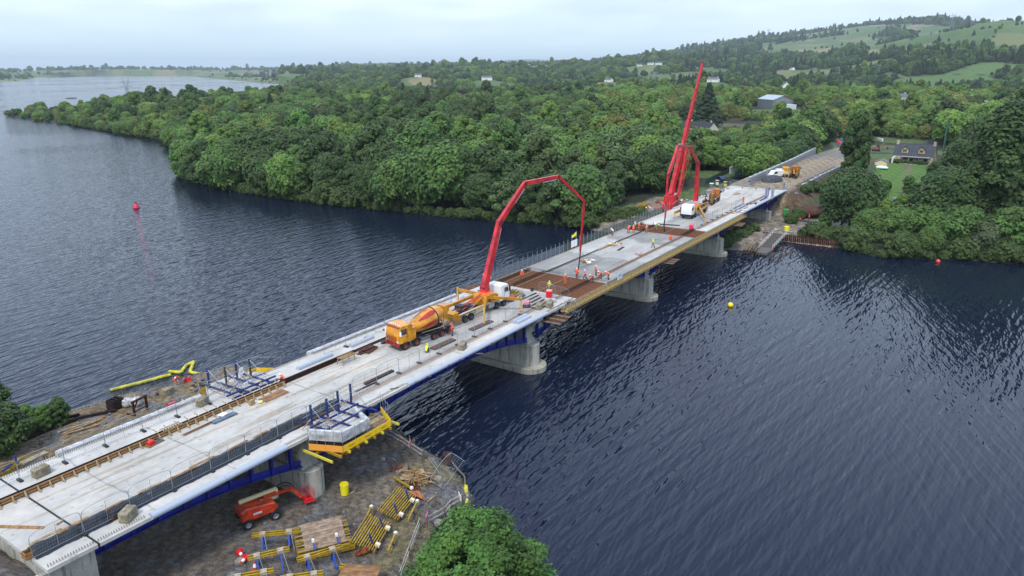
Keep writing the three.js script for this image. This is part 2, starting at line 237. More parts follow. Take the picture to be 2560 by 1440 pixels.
function field(x, z) {                                                 // irregular fields: [how near the hedge, a number of its own]
  const gx = floor(x / CELL), gz = floor(z / CELL); let a = 1e9, b = 1e9, id = 0;
  for (let i = -1; i < 2; i++) for (let j = -1; j < 2; j++) { const cx = (gx + i + 0.15 + 0.7 * hash2(gx + i, gz + j, 5)) * CELL, cz = (gz + j + 0.15 + 0.7 * hash2(gx + i, gz + j, 6)) * CELL, d = hypot(x - cx, z - cz); if (d < a) { b = a; a = d; id = hash2(gx + i, gz + j, 7); } else if (d < b) b = d; }
  return [b - a, id];
}
const GRASS = [[0.105, 0.2, 0.04], [0.085, 0.165, 0.035], [0.14, 0.22, 0.055], [0.12, 0.185, 0.05], [0.2, 0.235, 0.085], [0.3, 0.27, 0.13]];
function openGround(x, z) {                                            // 0 under trees, 1 in the open
  for (const o of HOMES) { const k = o.d / 40; if (hypot(x - o.x - o.f[0] * k * 0.8, z - o.z - o.f[1] * k * 0.8) < k || hypot(x - o.x - o.f[0] * k * 2.2, z - o.z - o.f[1] * k * 2.2) < k * 0.8) return 1; }
  for (const [bx, bz, r] of blobs) if (hypot(x - bx, z - bz) < r) return 1;
  if (sdf(LAWN, x, z) > -2) return 1;
  if (x > 196 && x < 545 && abs(z) < 80) { const [d, s] = roadNear(x, z, ROADLINE); if (d < lerp(12.5, 5.5, sstep(2.6, 4.6, s))) return 1; if (roadNear(x, z, SIDEROAD)[0] < 5) return 1; }
  return 0;
}
function woodland(x, z) {                                              // share of ground under trees
  const r = hypot(x - EYE.x, z - EYE.z), u = azOf(x, z);
  if (openGround(x, z)) return 0;
  if (x < 465 && z > -13 && u > 1960 && u < (x < 345 ? 2385 : 2330)) return 0;
  if (r < 950) return 1;
  const n = fbm(x / 620, z / 620, 81, 3), [e, id] = field(x, z), h = r > 1500 ? hillsAt(x, z) : 0;
  let w = sstep(0.47, 0.55, n + (id - 0.5) * 0.34 - sstep(1500, 3200, r) * 0.12 + (r < 1500 ? 0.1 : 0) + (u > 1700 && r < 1700 ? 0.2 : 0));
  if (u > 1650 && u < 2480 && r > 4300 && h > 150) w = sstep(0.5, 0.56, fbm(x / 900, z / 900, 85, 3) + (h - 210) / 420);   // forestry on the upper slopes
  if (u > 2150 && r > 2000 && r < 4200) w = id > 0.92 ? 1 : 0;
  return e < 5 ? max(w, r > 2000 ? 0.55 : 0.85) : w;
}
function groundColor(x, z) { return landColor(x, z).map((q) => q * 1.6); }                 // the grit texture takes some of it away
function landColor(x, z) {
  const r = hypot(x - EYE.x, z - EYE.z), n = fbm(x / 9, z / 9, 91, 4), n2 = fbm(x / 40, z / 40, 95, 3);
  if (x > 160 && x < 560 && z > -60 && z < 90) {
    const [d, s] = roadNear(x, z, ROADLINE), half = lerp(8.6, 4.2, sstep(2.6, 4.5, s));
    if (x > 206 && d < half) { const k = sstep(0.42, 0.6, n2 * 0.6 + n * 0.4), grey = s > 4.4 ? 1 : 0; return grey ? [0.11, 0.11, 0.115] : [lerp(0.46, 0.3, k), lerp(0.37, 0.285, k), lerp(0.255, 0.265, k)]; }
    if (roadNear(x, z, SIDEROAD)[0] < 3.4) return [0.1, 0.1, 0.105];
    if (sdf(LAWN, x, z) > 0) { if (abs(z - lerp(38, 27, (x - 225) / 120) + 2) < 0.8 && x > 262) return [0.24, 0.19, 0.12]; const k = 0.85 + n * 0.3; return [0.125 * k, 0.27 * k, 0.03 * k]; }
    if (x > 206 && x < 345 && z > 4 && d < 22) { const k = z > 12.5 + n * 2 ? 1 : 0; return k ? [0.07, 0.125, 0.025] : [0.13 + n * 0.05, 0.088 + n * 0.03, 0.055]; }
    if (x < 214 && z < 27 && z > -32) { const k = n; return [0.27 + k * 0.12, 0.235 + k * 0.1, 0.19 + k * 0.09]; }
  }
  const dirt = [[1690, 292, 4, 26], [1800, 283, 4, 36], [1860, 284, 4, 30], [1830, 310, 4, 15]].some(([u, v, h, q]) => { const p = P(u, v, h); return hypot(x - p[0], z - p[2]) < q * (0.7 + 0.6 * n2); });
  if (dirt) return n2 > 0.5 ? [0.24, 0.155, 0.09] : [0.14, 0.12, 0.08];
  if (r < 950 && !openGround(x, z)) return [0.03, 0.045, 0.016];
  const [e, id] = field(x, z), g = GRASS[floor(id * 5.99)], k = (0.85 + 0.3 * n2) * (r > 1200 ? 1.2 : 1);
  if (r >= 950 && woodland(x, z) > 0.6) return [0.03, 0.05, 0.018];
  if (r < 950) return [0.12 * k, 0.2 * k, 0.045 * k];
  return [g[0] * k, g[1] * k, g[2] * k];
}
function sheet(nu, nv, at, height, color) {
  const p = new Float32Array(nu * nv * 3), c = new Float32Array(nu * nv * 3), uv = new Float32Array(nu * nv * 2), idx = [];
  for (let j = 0; j < nv; j++) for (let i = 0; i < nu; i++) { const o = j * nu + i, [x, z] = at(i, j); p[o * 3] = x; p[o * 3 + 1] = height(x, z); p[o * 3 + 2] = z; const q = color(x, z); c[o * 3] = q[0]; c[o * 3 + 1] = q[1]; c[o * 3 + 2] = q[2]; uv[o * 2] = x; uv[o * 2 + 1] = z; }
  for (let j = 0; j + 1 < nv; j++) for (let i = 0; i + 1 < nu; i++) { const a = j * nu + i, b = a + 1, d = a + nu, e = d + 1; idx.push(a, d, b, b, d, e); }
  const g = new THREE.BufferGeometry(); g.setAttribute('position', new THREE.BufferAttribute(p, 3)); g.setAttribute('color', new THREE.BufferAttribute(c, 3)); g.setAttribute('uv', new THREE.BufferAttribute(uv, 2)); g.setIndex(idx); g.computeVertexNormals();
  return g;
}
const groundMat = new THREE.MeshStandardMaterial({ vertexColors: true, roughness: 0.95, map: rep(rubble, 7), color: 0xffffff });
const WX0 = 150, WX1 = 560, WZ0 = -64, WZ1 = 96;                       // the finer sheet round the far end of the bridge
{
  const A0 = -62 * PI / 180, NA = 560, NR = 450, ratio = pow(24000 / 98, 1 / (NR - 1));
  const g = sheet(NA, NR, (i, j) => { const a = A0 - 2 * A0 * i / (NA - 1), r = 98 * pow(ratio, j); return [EYE.x + r * (FWD[0] * cos(a) + RGT[0] * sin(a)), EYE.z + r * (FWD[1] * cos(a) + RGT[1] * sin(a))]; },
    (x, z) => landHeight(x, z) - (x > WX0 + 5 && x < WX1 - 8 && z > WZ0 + 5 && z < WZ1 - 5 ? 2.2 : 0), groundColor);
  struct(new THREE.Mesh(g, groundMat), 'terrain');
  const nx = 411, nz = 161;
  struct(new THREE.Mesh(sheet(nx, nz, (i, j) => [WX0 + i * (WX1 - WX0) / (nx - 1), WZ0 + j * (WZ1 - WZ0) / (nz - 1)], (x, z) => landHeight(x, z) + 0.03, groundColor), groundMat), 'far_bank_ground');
}
function nearHeight(x, z) {
  const d = sdf(NEAR_SHORE, x, z); let h = d < 0 ? max(-2.5, d * 0.55) : min(0.95, d * 0.5) + sstep(3, 14, d) * 0.25;
  h += (fbm(x / 2.2, z / 2.2, 111, 4) - 0.5) * 0.34 * sstep(-1, 2, d) + (fbm(x / 7, z / 7, 115, 3) - 0.5) * 0.5 * sstep(1, 6, d);
  if (d > 0) { const q = hypot((x - 29.5) / 5, (z - 12.5) / 3.4); h += 1.1 * exp(-q * q * 1.6) * (0.6 + fbm(x, z, 117, 3)); h = lerp(h, 7.45, sstep(24, 16.2, x + (z > 7.5 ? (z - 7.5) * 0.9 : z < -8 ? (-8 - z) * 1.1 : 0) + fbm(x / 3, z / 3, 119, 2) * 2)); }
  return h;
}
function nearColor(x, z) {
  const d = sdf(NEAR_SHORE, x, z), n = fbm(x / 1.6, z / 1.6, 121, 4), m = fbm(x / 6, z / 6, 125, 4), w = fbm(x / 0.5, z / 0.5, 127, 2);
  let c = z < -9 ? [0.42, 0.31, 0.17] : [lerp(0.2, 0.33, m), lerp(0.18, 0.27, m), lerp(0.165, 0.21, m)];
  if (n > 0.53) c = c.map((q, i) => lerp(q, [0.3, 0.31, 0.33][i], sstep(0.53, 0.66, n)));
  if (d < 3.2) c = c.map((q, i) => lerp(q, [0.24, 0.24, 0.235][i], sstep(3.2, 0.6, d) * 0.8));
  { const q = hypot((x - 45) / 4.5, (z - 11.5) / 3.2), q2 = hypot((x - 35) / 6, (z - 4) / 5), k = max(exp(-q * q * 1.3), 0.8 * exp(-q2 * q2 * 1.5)) * sstep(0.25, 0.6, m + 0.2); c = c.map((v, i) => lerp(v, [0.4, 0.34, 0.27][i], k)); }
  if (d > 0 && d < 4 && z > 11 && m > 0.5) c = [0.34, 0.29, 0.16];
  if (x < 27 && z > 8 && m > 0.55) c = [0.09, 0.14, 0.04];
  if (d < 0.25) c = [0.05, 0.048, 0.04];
  return c.map((q) => q * 1.45 * (0.75 + 0.5 * w));
}
{
  const nx = 221, nz = 281, m = new THREE.MeshStandardMaterial({ vertexColors: true, roughness: 0.95, map: rep(rubble, 3.1) }); m.bumpMap = m.map; m.bumpScale = 0.12;
  struct(new THREE.Mesh(sheet(nx, nz, (i, j) => [-48 + i * 0.5, -75 + j * 0.5], nearHeight, nearColor), m), 'near_bank_ground');
}

// ---------- trees ----------
// a crown as leaf-sized faces on many boughs; the boughs fill an uneven body
function crownShape(seed, { w = 5, h = 9, base = 2.5, boughs = 36, per = 210, leaf = 0.37, color, form = 'round', vary = 0.28, lump = 0 }) {
  const R = mulberry(seed), pos = [], nor = [], col = [];
  const face = (p, n, s, c) => {
    const t = new V3(R() - 0.5, R() - 0.5, R() - 0.5).cross(n).normalize(), b = new V3().crossVectors(n, t), a = s * (0.7 + 0.6 * R()), e = s * (0.45 + 0.4 * R());
    const q = [p.clone().addScaledVector(t, -a), p.clone().addScaledVector(b, e).addScaledVector(n, -0.12 * s), p.clone().addScaledVector(t, a), p.clone().addScaledVector(b, -e).addScaledVector(n, -0.12 * s)];
    for (const i of [0, 2, 1, 0, 3, 2]) { pos.push(q[i].x, q[i].y, q[i].z); nor.push(n.x, n.y, n.z); col.push(...c); }
  };
  const inner = new THREE.IcosahedronGeometry(1, 1), ip = inner.attributes.position.array, inn = inner.attributes.normal.array;
  for (let k = 0; k < boughs; k++) {
    let cx, cy, cz, r;
    const f = (k + 0.5) / boughs, ph = k * 2.39996 + R() * 0.6;
    if (form === 'cone') { const t = f; r = (1 - t) * w * 0.36 + 0.35 * w / 5; const q = (1 - t) * w * 0.72; cx = cos(ph) * q; cz = sin(ph) * q; cy = base + t * (h - base) * 0.97; }
    else if (form === 'ragged') { const y = R() * 1.45 - 0.45, q = (sqrt(max(0, 1 - y * y)) * 0.86 + 0.12) * w * (0.35 + 0.7 * sqrt(R())); r = w * (0.11 + 0.13 * R()); cx = cos(ph) * q; cz = sin(ph) * q; cy = base + (h - base) * (0.36 + 0.6 * y) + (R() - 0.5); }
    else {
      const e = form === 'tall' ? 1.15 : 1, y = 1 - 1.75 * f, q = sqrt(max(0, 1 - y * y)) * (0.7 + 0.3 * R()), d = 0.62 + 0.22 * R(); r = w * (0.24 + 0.17 * R());
      cx = cos(ph) * q * w * d; cz = sin(ph) * q * w * d; cy = base + (h - base) * (0.5 + 0.5 * y * 0.8 * e) - r * 0.1;
    }
    const tone = 1 + (R() - 0.5) * vary * 2, warm = 1 + (R() - 0.5) * 0.25, C = [color[0] * tone * warm, color[1] * tone, color[2] * tone], flat = form === 'cone' ? 0.55 : 0.8;
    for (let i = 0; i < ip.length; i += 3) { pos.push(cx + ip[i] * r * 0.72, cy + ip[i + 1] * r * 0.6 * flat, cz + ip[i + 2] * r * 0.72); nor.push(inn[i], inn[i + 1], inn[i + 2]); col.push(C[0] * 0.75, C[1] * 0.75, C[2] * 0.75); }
    for (let i = 0; i < per; i++) {
      const u = R() * 2 - 1, a = R() * 2 * PI, s = sqrt(1 - u * u), n = new V3(s * cos(a), u, s * sin(a)); if (n.y < -0.35 && R() < 0.7) n.y *= -1;
      const rr = r * (0.8 + (lump ? 0.62 : 0.36) * R() ** (lump ? 2 : 0.7) + 0.12 * sin(n.x * 7 + k) * sin(n.z * 7)), p = new V3(cx + n.x * rr, cy + n.y * rr * flat, cz + n.z * rr);
      const m = n.clone().add(new V3((R() - 0.5) * 1.5, (R() - 0.2) * 1.2, (R() - 0.5) * 1.5)).normalize(), v = 0.74 + 0.52 * R();
      face(p, m, leaf, [C[0] * v * (1 + 0.18 * (R() - 0.4)), C[1] * v, C[2] * v]);
    }
  }
  const g = new THREE.BufferGeometry(); g.setAttribute('position', new THREE.BufferAttribute(new Float32Array(pos), 3)); g.setAttribute('normal', new THREE.BufferAttribute(new Float32Array(nor), 3)); g.setAttribute('color', new THREE.BufferAttribute(new Float32Array(col), 3));
  return g;
}
function trunkShape(seed, h, r, limbs, spread) {
  const R = mulberry(seed), g = G(); g.rod([0, -0.6, 0], [0.15, h * 0.55, 0.1], r, r * 0.6, 7); g.rod([0.15, h * 0.53, 0.1], [0.3, h * 0.9, -0.1], r * 0.6, r * 0.15, 6);
  for (let k = 0; k < limbs; k++) { const a = k * 2.4 + R(), y = h * (0.3 + 0.35 * R()), q = spread * (0.5 + 0.4 * R()); g.rod([0.1, y, 0], [cos(a) * q, y + q * (0.5 + 0.5 * R()), sin(a) * q], r * 0.35, r * 0.08, 5); }
  return g.geometry();
}
const leafMat = new THREE.MeshPhysicalMaterial({ vertexColors: true, roughness: 0.85, transmission: 0.35, thickness: 0, specularIntensity: 0.5 }), barkMat = M('#4a4238', 0.95, { t: 'rusty', s: 1.2 });
const SPECIES = {
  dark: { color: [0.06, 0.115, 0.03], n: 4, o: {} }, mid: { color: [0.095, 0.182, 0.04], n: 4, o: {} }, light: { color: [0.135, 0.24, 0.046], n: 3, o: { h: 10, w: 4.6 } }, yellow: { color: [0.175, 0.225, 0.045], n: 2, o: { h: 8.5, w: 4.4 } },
  grey: { color: [0.095, 0.135, 0.06], n: 1, o: { h: 8, w: 4.8 } }, copper: { color: [0.034, 0.016, 0.024], n: 1, o: { h: 10, w: 5 } }, conifer: { color: [0.04, 0.078, 0.03], n: 2, o: { form: 'cone', h: 15, w: 4.4, base: 0.6, boughs: 64, per: 110, leaf: 0.38 } },
  open: { color: [0.1, 0.165, 0.05], n: 2, o: { w: 4.2, h: 11, base: 2.2, boughs: 17, per: 130, leaf: 0.36, form: 'tall', vary: 0.4 } },
  grand: { color: [0.058, 0.112, 0.03], n: 3, o: { w: 6.6, h: 17, base: 1.2, boughs: 92, per: 170, leaf: 0.4, vary: 0.34 } },
  shrub: { color: [0.075, 0.125, 0.03], n: 2, o: { h: 3.4, w: 2.7, base: 0.1, boughs: 20, per: 110, leaf: 0.3 } }, reed: { color: [0.13, 0.16, 0.05], n: 1, o: { h: 2.2, w: 2.2, base: 0, boughs: 14, per: 80, leaf: 0.26 } },
};
const PROTO = {};
let treeSeed = 1000;
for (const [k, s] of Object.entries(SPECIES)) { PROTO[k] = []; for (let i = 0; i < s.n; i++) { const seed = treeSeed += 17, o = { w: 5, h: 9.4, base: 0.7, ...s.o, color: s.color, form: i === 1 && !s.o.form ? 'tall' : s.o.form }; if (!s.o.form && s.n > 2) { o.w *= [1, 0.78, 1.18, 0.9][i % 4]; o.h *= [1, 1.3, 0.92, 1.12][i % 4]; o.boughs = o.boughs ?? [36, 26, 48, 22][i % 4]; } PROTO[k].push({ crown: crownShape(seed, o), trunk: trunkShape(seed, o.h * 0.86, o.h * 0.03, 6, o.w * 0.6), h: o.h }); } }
function tree(kind, variant, at, turn, s, label, group, name) {
  const p = PROTO[kind][variant % PROTO[kind].length], t = thing(name ?? { conifer: 'conifer_tree', copper: 'copper_beech_tree', shrub: 'bush', reed: 'waterside_plant' }[kind] ?? 'broadleaf_tree', label, kind === 'shrub' || kind === 'reed' ? 'bush' : 'tree', at, turn, group);
  typeof s === 'number' ? t.scale.setScalar(s) : t.scale.set(...s);
  const a = new THREE.Mesh(p.trunk, barkMat), b = new THREE.Mesh(p.crown, leafMat); a.name = 'trunk'; b.name = 'crown'; a.castShadow = b.castShadow = b.receiveShadow = true; t.add(a, b); return t;
}
const inView = (x, y, z, mar = 140) => { const [u, v, d] = seenAt(x, y, z); return d > 5 && u > -mar && u < 2560 + mar && v < 1440 + mar; };
const WINDOWS = [[1660, 1905, 316, 590], [1885, 2015, 280, 800], [1715, 1800, 338, 445], [425, 535, 291, 600], [1335, 1425, 232, 780], [2290, 2425, 392, 455], [1715, 1800, 452, 285], [1560, 1680, 545, 185], [2035, 2140, 400, 400], [1770, 1800, 206, 1120], [1950, 1985, 222, 960], [2250, 2275, 252, 780]];   // openings: bearings, lowest line of sight, how far the view reaches
const standing = [];                                                   // [kind, x, z, scale, turn, variant]
{
  const R = mulberry(77), pick = (x, z, r) => {
    const u = azOf(x, z), q = R(), n = fbm(x / 45, z / 45, 131, 2), shore = sdf(FAR_SHORE, x, z);
    if (z < -215 && shore < 55) return q < 0.2 ? 'yellow' : q < 0.5 ? 'light' : q < 0.72 ? 'grey' : 'mid';     // the low peninsula
    if (z > 5 && x < 330) return shore < 12 ? (q < 0.45 ? 'mid' : q < 0.6 ? 'grey' : q < 0.8 ? 'dark' : 'light') : r < 420 ? (q < 0.7 ? 'grand' : q < 0.85 ? 'mid' : 'dark') : q < 0.55 ? 'dark' : q < 0.9 ? 'mid' : 'light';
    if (r > 430 && r < 1000 && u > 1500) return n + q * 0.5 > 0.55 ? (q < 0.72 ? 'light' : 'yellow') : q < 0.3 ? 'yellow' : q < 0.55 ? 'dark' : 'mid';  // sunlit band in the middle distance, imitated by lighter and yellower leaf colours
    if (r > 900 && u > 1700 && n > 0.62) return 'conifer';
    return n > 0.6 ? (q < 0.65 ? 'light' : q < 0.8 ? 'yellow' : 'mid') : n < 0.42 ? (q < 0.75 ? 'dark' : q < 0.78 ? 'conifer' : 'mid') : q < 0.5 ? 'mid' : q < 0.75 ? 'dark' : q < 0.9 ? 'light' : 'grey';
  };
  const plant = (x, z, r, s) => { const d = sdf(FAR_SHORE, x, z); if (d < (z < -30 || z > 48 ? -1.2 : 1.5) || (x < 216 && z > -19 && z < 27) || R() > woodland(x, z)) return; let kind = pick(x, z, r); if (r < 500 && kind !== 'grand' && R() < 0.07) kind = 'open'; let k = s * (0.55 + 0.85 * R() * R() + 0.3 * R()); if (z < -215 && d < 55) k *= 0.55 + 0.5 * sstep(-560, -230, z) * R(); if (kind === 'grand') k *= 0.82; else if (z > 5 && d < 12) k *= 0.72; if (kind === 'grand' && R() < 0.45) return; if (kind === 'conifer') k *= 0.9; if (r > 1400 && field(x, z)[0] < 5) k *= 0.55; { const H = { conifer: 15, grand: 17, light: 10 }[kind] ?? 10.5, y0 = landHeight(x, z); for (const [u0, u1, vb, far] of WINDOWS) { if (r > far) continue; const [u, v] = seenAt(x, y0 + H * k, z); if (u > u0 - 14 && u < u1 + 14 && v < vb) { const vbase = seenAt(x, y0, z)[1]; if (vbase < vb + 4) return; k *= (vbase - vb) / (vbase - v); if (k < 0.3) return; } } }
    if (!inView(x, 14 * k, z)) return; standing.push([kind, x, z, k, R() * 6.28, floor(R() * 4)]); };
  for (let x = 150; x < 950; x += 8) for (let z = -780; z < 260; z += 8) { const px = x + R() * 7, pz = z + R() * 7, r = hypot(px - EYE.x, pz - EYE.z); if (r < 950) plant(px, pz, r, 1.34); }
  for (let r = 950; r < 7800; ) {
    const s = max(10, r * 0.0075), da = s / r;
    for (let a = -0.66; a < 0.68; a += da) { const rr = r + (R() - 0.5) * s, aa = a + (R() - 0.5) * da, x = EYE.x + rr * (FWD[0] * cos(aa) + RGT[0] * sin(aa)), z = EYE.z + rr * (FWD[1] * cos(aa) + RGT[1] * sin(aa)); plant(x, z, rr, min(2.6, 1.1 * s / 10)); }
    r += s;
  }
  standing.sort((a, b) => hypot(a[1], a[2] - EYE.z) - hypot(b[1], b[2] - EYE.z));
}
{
  const LOOK = { dark: 'dark green', mid: 'mid green', light: 'bright green', yellow: 'yellow green', grey: 'grey green', conifer: 'dark conical', copper: 'dark purple', grand: 'tall broad green', open: 'thin crowned' };
  const zone = (x, z) => { const u = azOf(x, z); return z > 6 ? (u < 2330 ? 'behind the cottage and lawn' : u < 2440 ? 'right of the lawn' : 'near the right edge') : z < -215 ? (u < 230 ? 'at the tip of the left peninsula' : u < 340 ? 'on the middle of the left peninsula' : 'at the root of the left peninsula') : u < 620 ? 'at the left corner of the wood' : u < 800 ? 'in the left part of the wood' : u < 980 ? 'in the wood above the open water' : u < 1150 ? 'left of the arched red boom' : u < 1300 ? 'behind the arched boom left part' : u < 1480 ? 'behind the arched boom top' : u < 1660 ? 'between arched boom and crane' : u < 1850 ? 'behind the red crane' : 'left of the approach road'; };
  const row = (x, z) => { const d = sdf(FAR_SHORE, x, z); return d < 7 ? 'overhanging water' : d < 24 ? 'behind the waterside row' : d < 60 ? 'some rows back' : 'deep'; };
  const group = (x, z) => z > 6 ? 'trees right of the bridge on the far bank' : z < -215 ? 'trees on the left peninsula' : 'trees in the far bank wood';
  for (let i = 1, k = 0; i < FAR_SHORE.length; i++) {                    // low growth along the far water edge
    const [ax, az] = FAR_SHORE[i - 1], [bx, bz] = FAR_SHORE[i], L = hypot(bx - ax, bz - az); if (az > 140 || bz < -600 || max(ax, bx) > 330) continue;
    for (let s = 0; s < L; s += 3.6) { const x = lerp(ax, bx, s / L), z = lerp(az, bz, s / L), near = hash2(k, 3, 8); k++; if ((z < 29 && z > -34) || !inView(x, 2, z)) continue; const q = (z > 0 ? 0.85 : 1.1) * (0.55 + 1.1 * near * near), left = z < 0; tree('shrub', k, [x + 0.8 * near + 0.4, -0.2, z], k, [q, q * (0.8 + 0.5 * hash2(k, 4, 8)), q], `${q < 0.9 ? 'low' : q < 1.25 ? 'middling' : 'tall'} bush at the water edge ${zone(x, z)}`, `bushes along the ${left ? 'left' : 'right'} far water edge`); }
  }
  const rest = new Map(); let n = 0;
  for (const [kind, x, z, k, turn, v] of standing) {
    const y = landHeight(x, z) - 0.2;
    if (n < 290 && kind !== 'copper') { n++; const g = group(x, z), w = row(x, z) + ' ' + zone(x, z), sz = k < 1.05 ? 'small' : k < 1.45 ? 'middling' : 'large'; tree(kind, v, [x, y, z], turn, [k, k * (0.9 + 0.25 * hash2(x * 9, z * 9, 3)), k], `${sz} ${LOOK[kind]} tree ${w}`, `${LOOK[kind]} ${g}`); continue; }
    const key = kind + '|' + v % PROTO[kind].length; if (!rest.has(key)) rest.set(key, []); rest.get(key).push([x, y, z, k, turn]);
  }
  const wood = new THREE.Group(); wood.name = 'distant_wood'; tag(wood, 'mass of distant trees and hedgerows reaching to the hills', 'woodland', null, 'stuff'); scene.add(wood);
  const m = new M4(), q = new Q(), c = new THREE.Color();
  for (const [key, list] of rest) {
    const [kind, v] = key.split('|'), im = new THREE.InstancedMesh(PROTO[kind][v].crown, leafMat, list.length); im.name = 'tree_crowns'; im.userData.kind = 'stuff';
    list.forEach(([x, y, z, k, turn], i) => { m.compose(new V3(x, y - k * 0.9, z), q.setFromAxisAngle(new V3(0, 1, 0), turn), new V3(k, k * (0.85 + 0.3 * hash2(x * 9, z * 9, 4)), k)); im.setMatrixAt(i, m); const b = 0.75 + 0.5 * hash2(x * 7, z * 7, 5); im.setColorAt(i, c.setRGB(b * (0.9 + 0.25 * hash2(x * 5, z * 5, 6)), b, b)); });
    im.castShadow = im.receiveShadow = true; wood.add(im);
  }
  console.log('trees', n, 'rest', standing.length - n);
}
// ---------- the bridge ----------
const DECK = 8, PIERS = [41, 80.9, 120.7, 160.5, 200.3], X0 = 17.2, X1 = 213.2;
const deckMap = tex(2048, 256, (u, v) => {
  const x = u * 220, z = v < 0.5 ? v * 16 : v * 16 - 16, big = fbm(x / 3.2, z / 2.1, 201, 5), fine = fbm(x / 0.35, z / 0.35, 207, 3), along = fbm(x / 7, z / 0.55, 211, 4), road = z > -3.4 && z < 5.2;
  let g = 0.82 + (big - 0.5) * 0.16 + (fine - 0.5) * 0.1, tan = 0;
  if (road) { tan = sstep(0.5, 0.72, along) * 0.55 + sstep(0.55, 0.75, big) * 0.2; g -= sstep(0.55, 0.75, along) * 0.1; }
  else g += 0.03;
  if (x > 56 && x < 90 && road) { const w = sstep(0.35, 0.6, fbm(x / 6, z / 3, 221, 3)); g -= 0.1 * w; tan -= 0.25 * w; }
  if (x > 101 && x < 141) { const wet = x < 116 + (big - 0.5) * 7 ? 1 : x > 131 + (big - 0.5) * 6 ? 1 : 0; g -= 0.06 + wet * 0.12 - (along - 0.5) * 0.12; tan = -0.12; if (x < 102.4 + (fine - 0.5) * 2) g -= 0.1; if (abs(z + 3.3) < 0.22 || abs(z - 5.3) < 0.2) { g -= 0.22; tan = 0.5; } }
  if (x > 147 && x < 167 && road) { g -= 0.1; tan = -0.2; }
  const joint = [32.5, 25.2, 47, 64, 178].some((j) => abs(x - j - (fbm(z * 0.5, j, 3, 2) - 0.5) * 0.3) < 0.07); if (joint) g -= 0.14;
  if (hash2(floor(x * 5), floor(z * 6), 9) > 0.985) g -= 0.12;
  return [g * (1 + 0.02 * tan), g * (1 - 0.055 * max(0, tan)) + 0.002, g * (1 - 0.15 * max(0, tan) - 0.05 * min(0, tan))];
});
deckMap.repeat.set(1 / 220, 1 / 16);
const deckMat = new THREE.MeshStandardMaterial({ map: deckMap, roughness: 0.9, color: 0xd9d5cd }), conc = M('#cdccc4', 0.9, { t: 'stain', s: 5 }), concPale = M('#dcdee0', 0.85, { t: 'mottle', s: 3 }), copingMat = M('#a2abb8', 0.5);
const blueSteel = M('#1d2a9c', 0.42, { t: 'mottle', s: 3 }), rebarMat = M('#d09a70', 0.85, { t: 'rusty', s: 0.8 }), timber = M('#c8955a', 0.85, { t: 'grain', s: 1.4 }), timberPale = M('#d9bd93', 0.85, { t: 'grain', s: 1.6 }), timberGrey = M('#9c8a72', 0.9, { t: 'grain', s: 1.5 }), ply = M('#b98a5c', 0.8, { t: 'grain', s: 2.5 }), rustSteel = M('#5c3524', 0.85, { t: 'rusty', s: 1 }), darkRust = M('#38201a', 0.85, { t: 'rusty', s: 1.4 });
const galv = M('#9aa1a8', 0.45, { metal: 0.55 }), darkRubber = M('#26262a', 0.8), formYellow = M('#d8b52a', 0.6, { t: 'grain', s: 1.2 }), formBlue = M('#25459c', 0.45), whitePaint = M('#ecebe6', 0.6), blackPaint = M('#1b1c20', 0.55), redPaint = M('#d3212a', 0.4), orangePaint = M('#f0601c', 0.45), scaffold = M('#8f979c', 0.5, { metal: 0.4 });
const bridge = thing('bridge', 'long low road bridge under construction on haunched blue girders across the dark water', 'bridge');
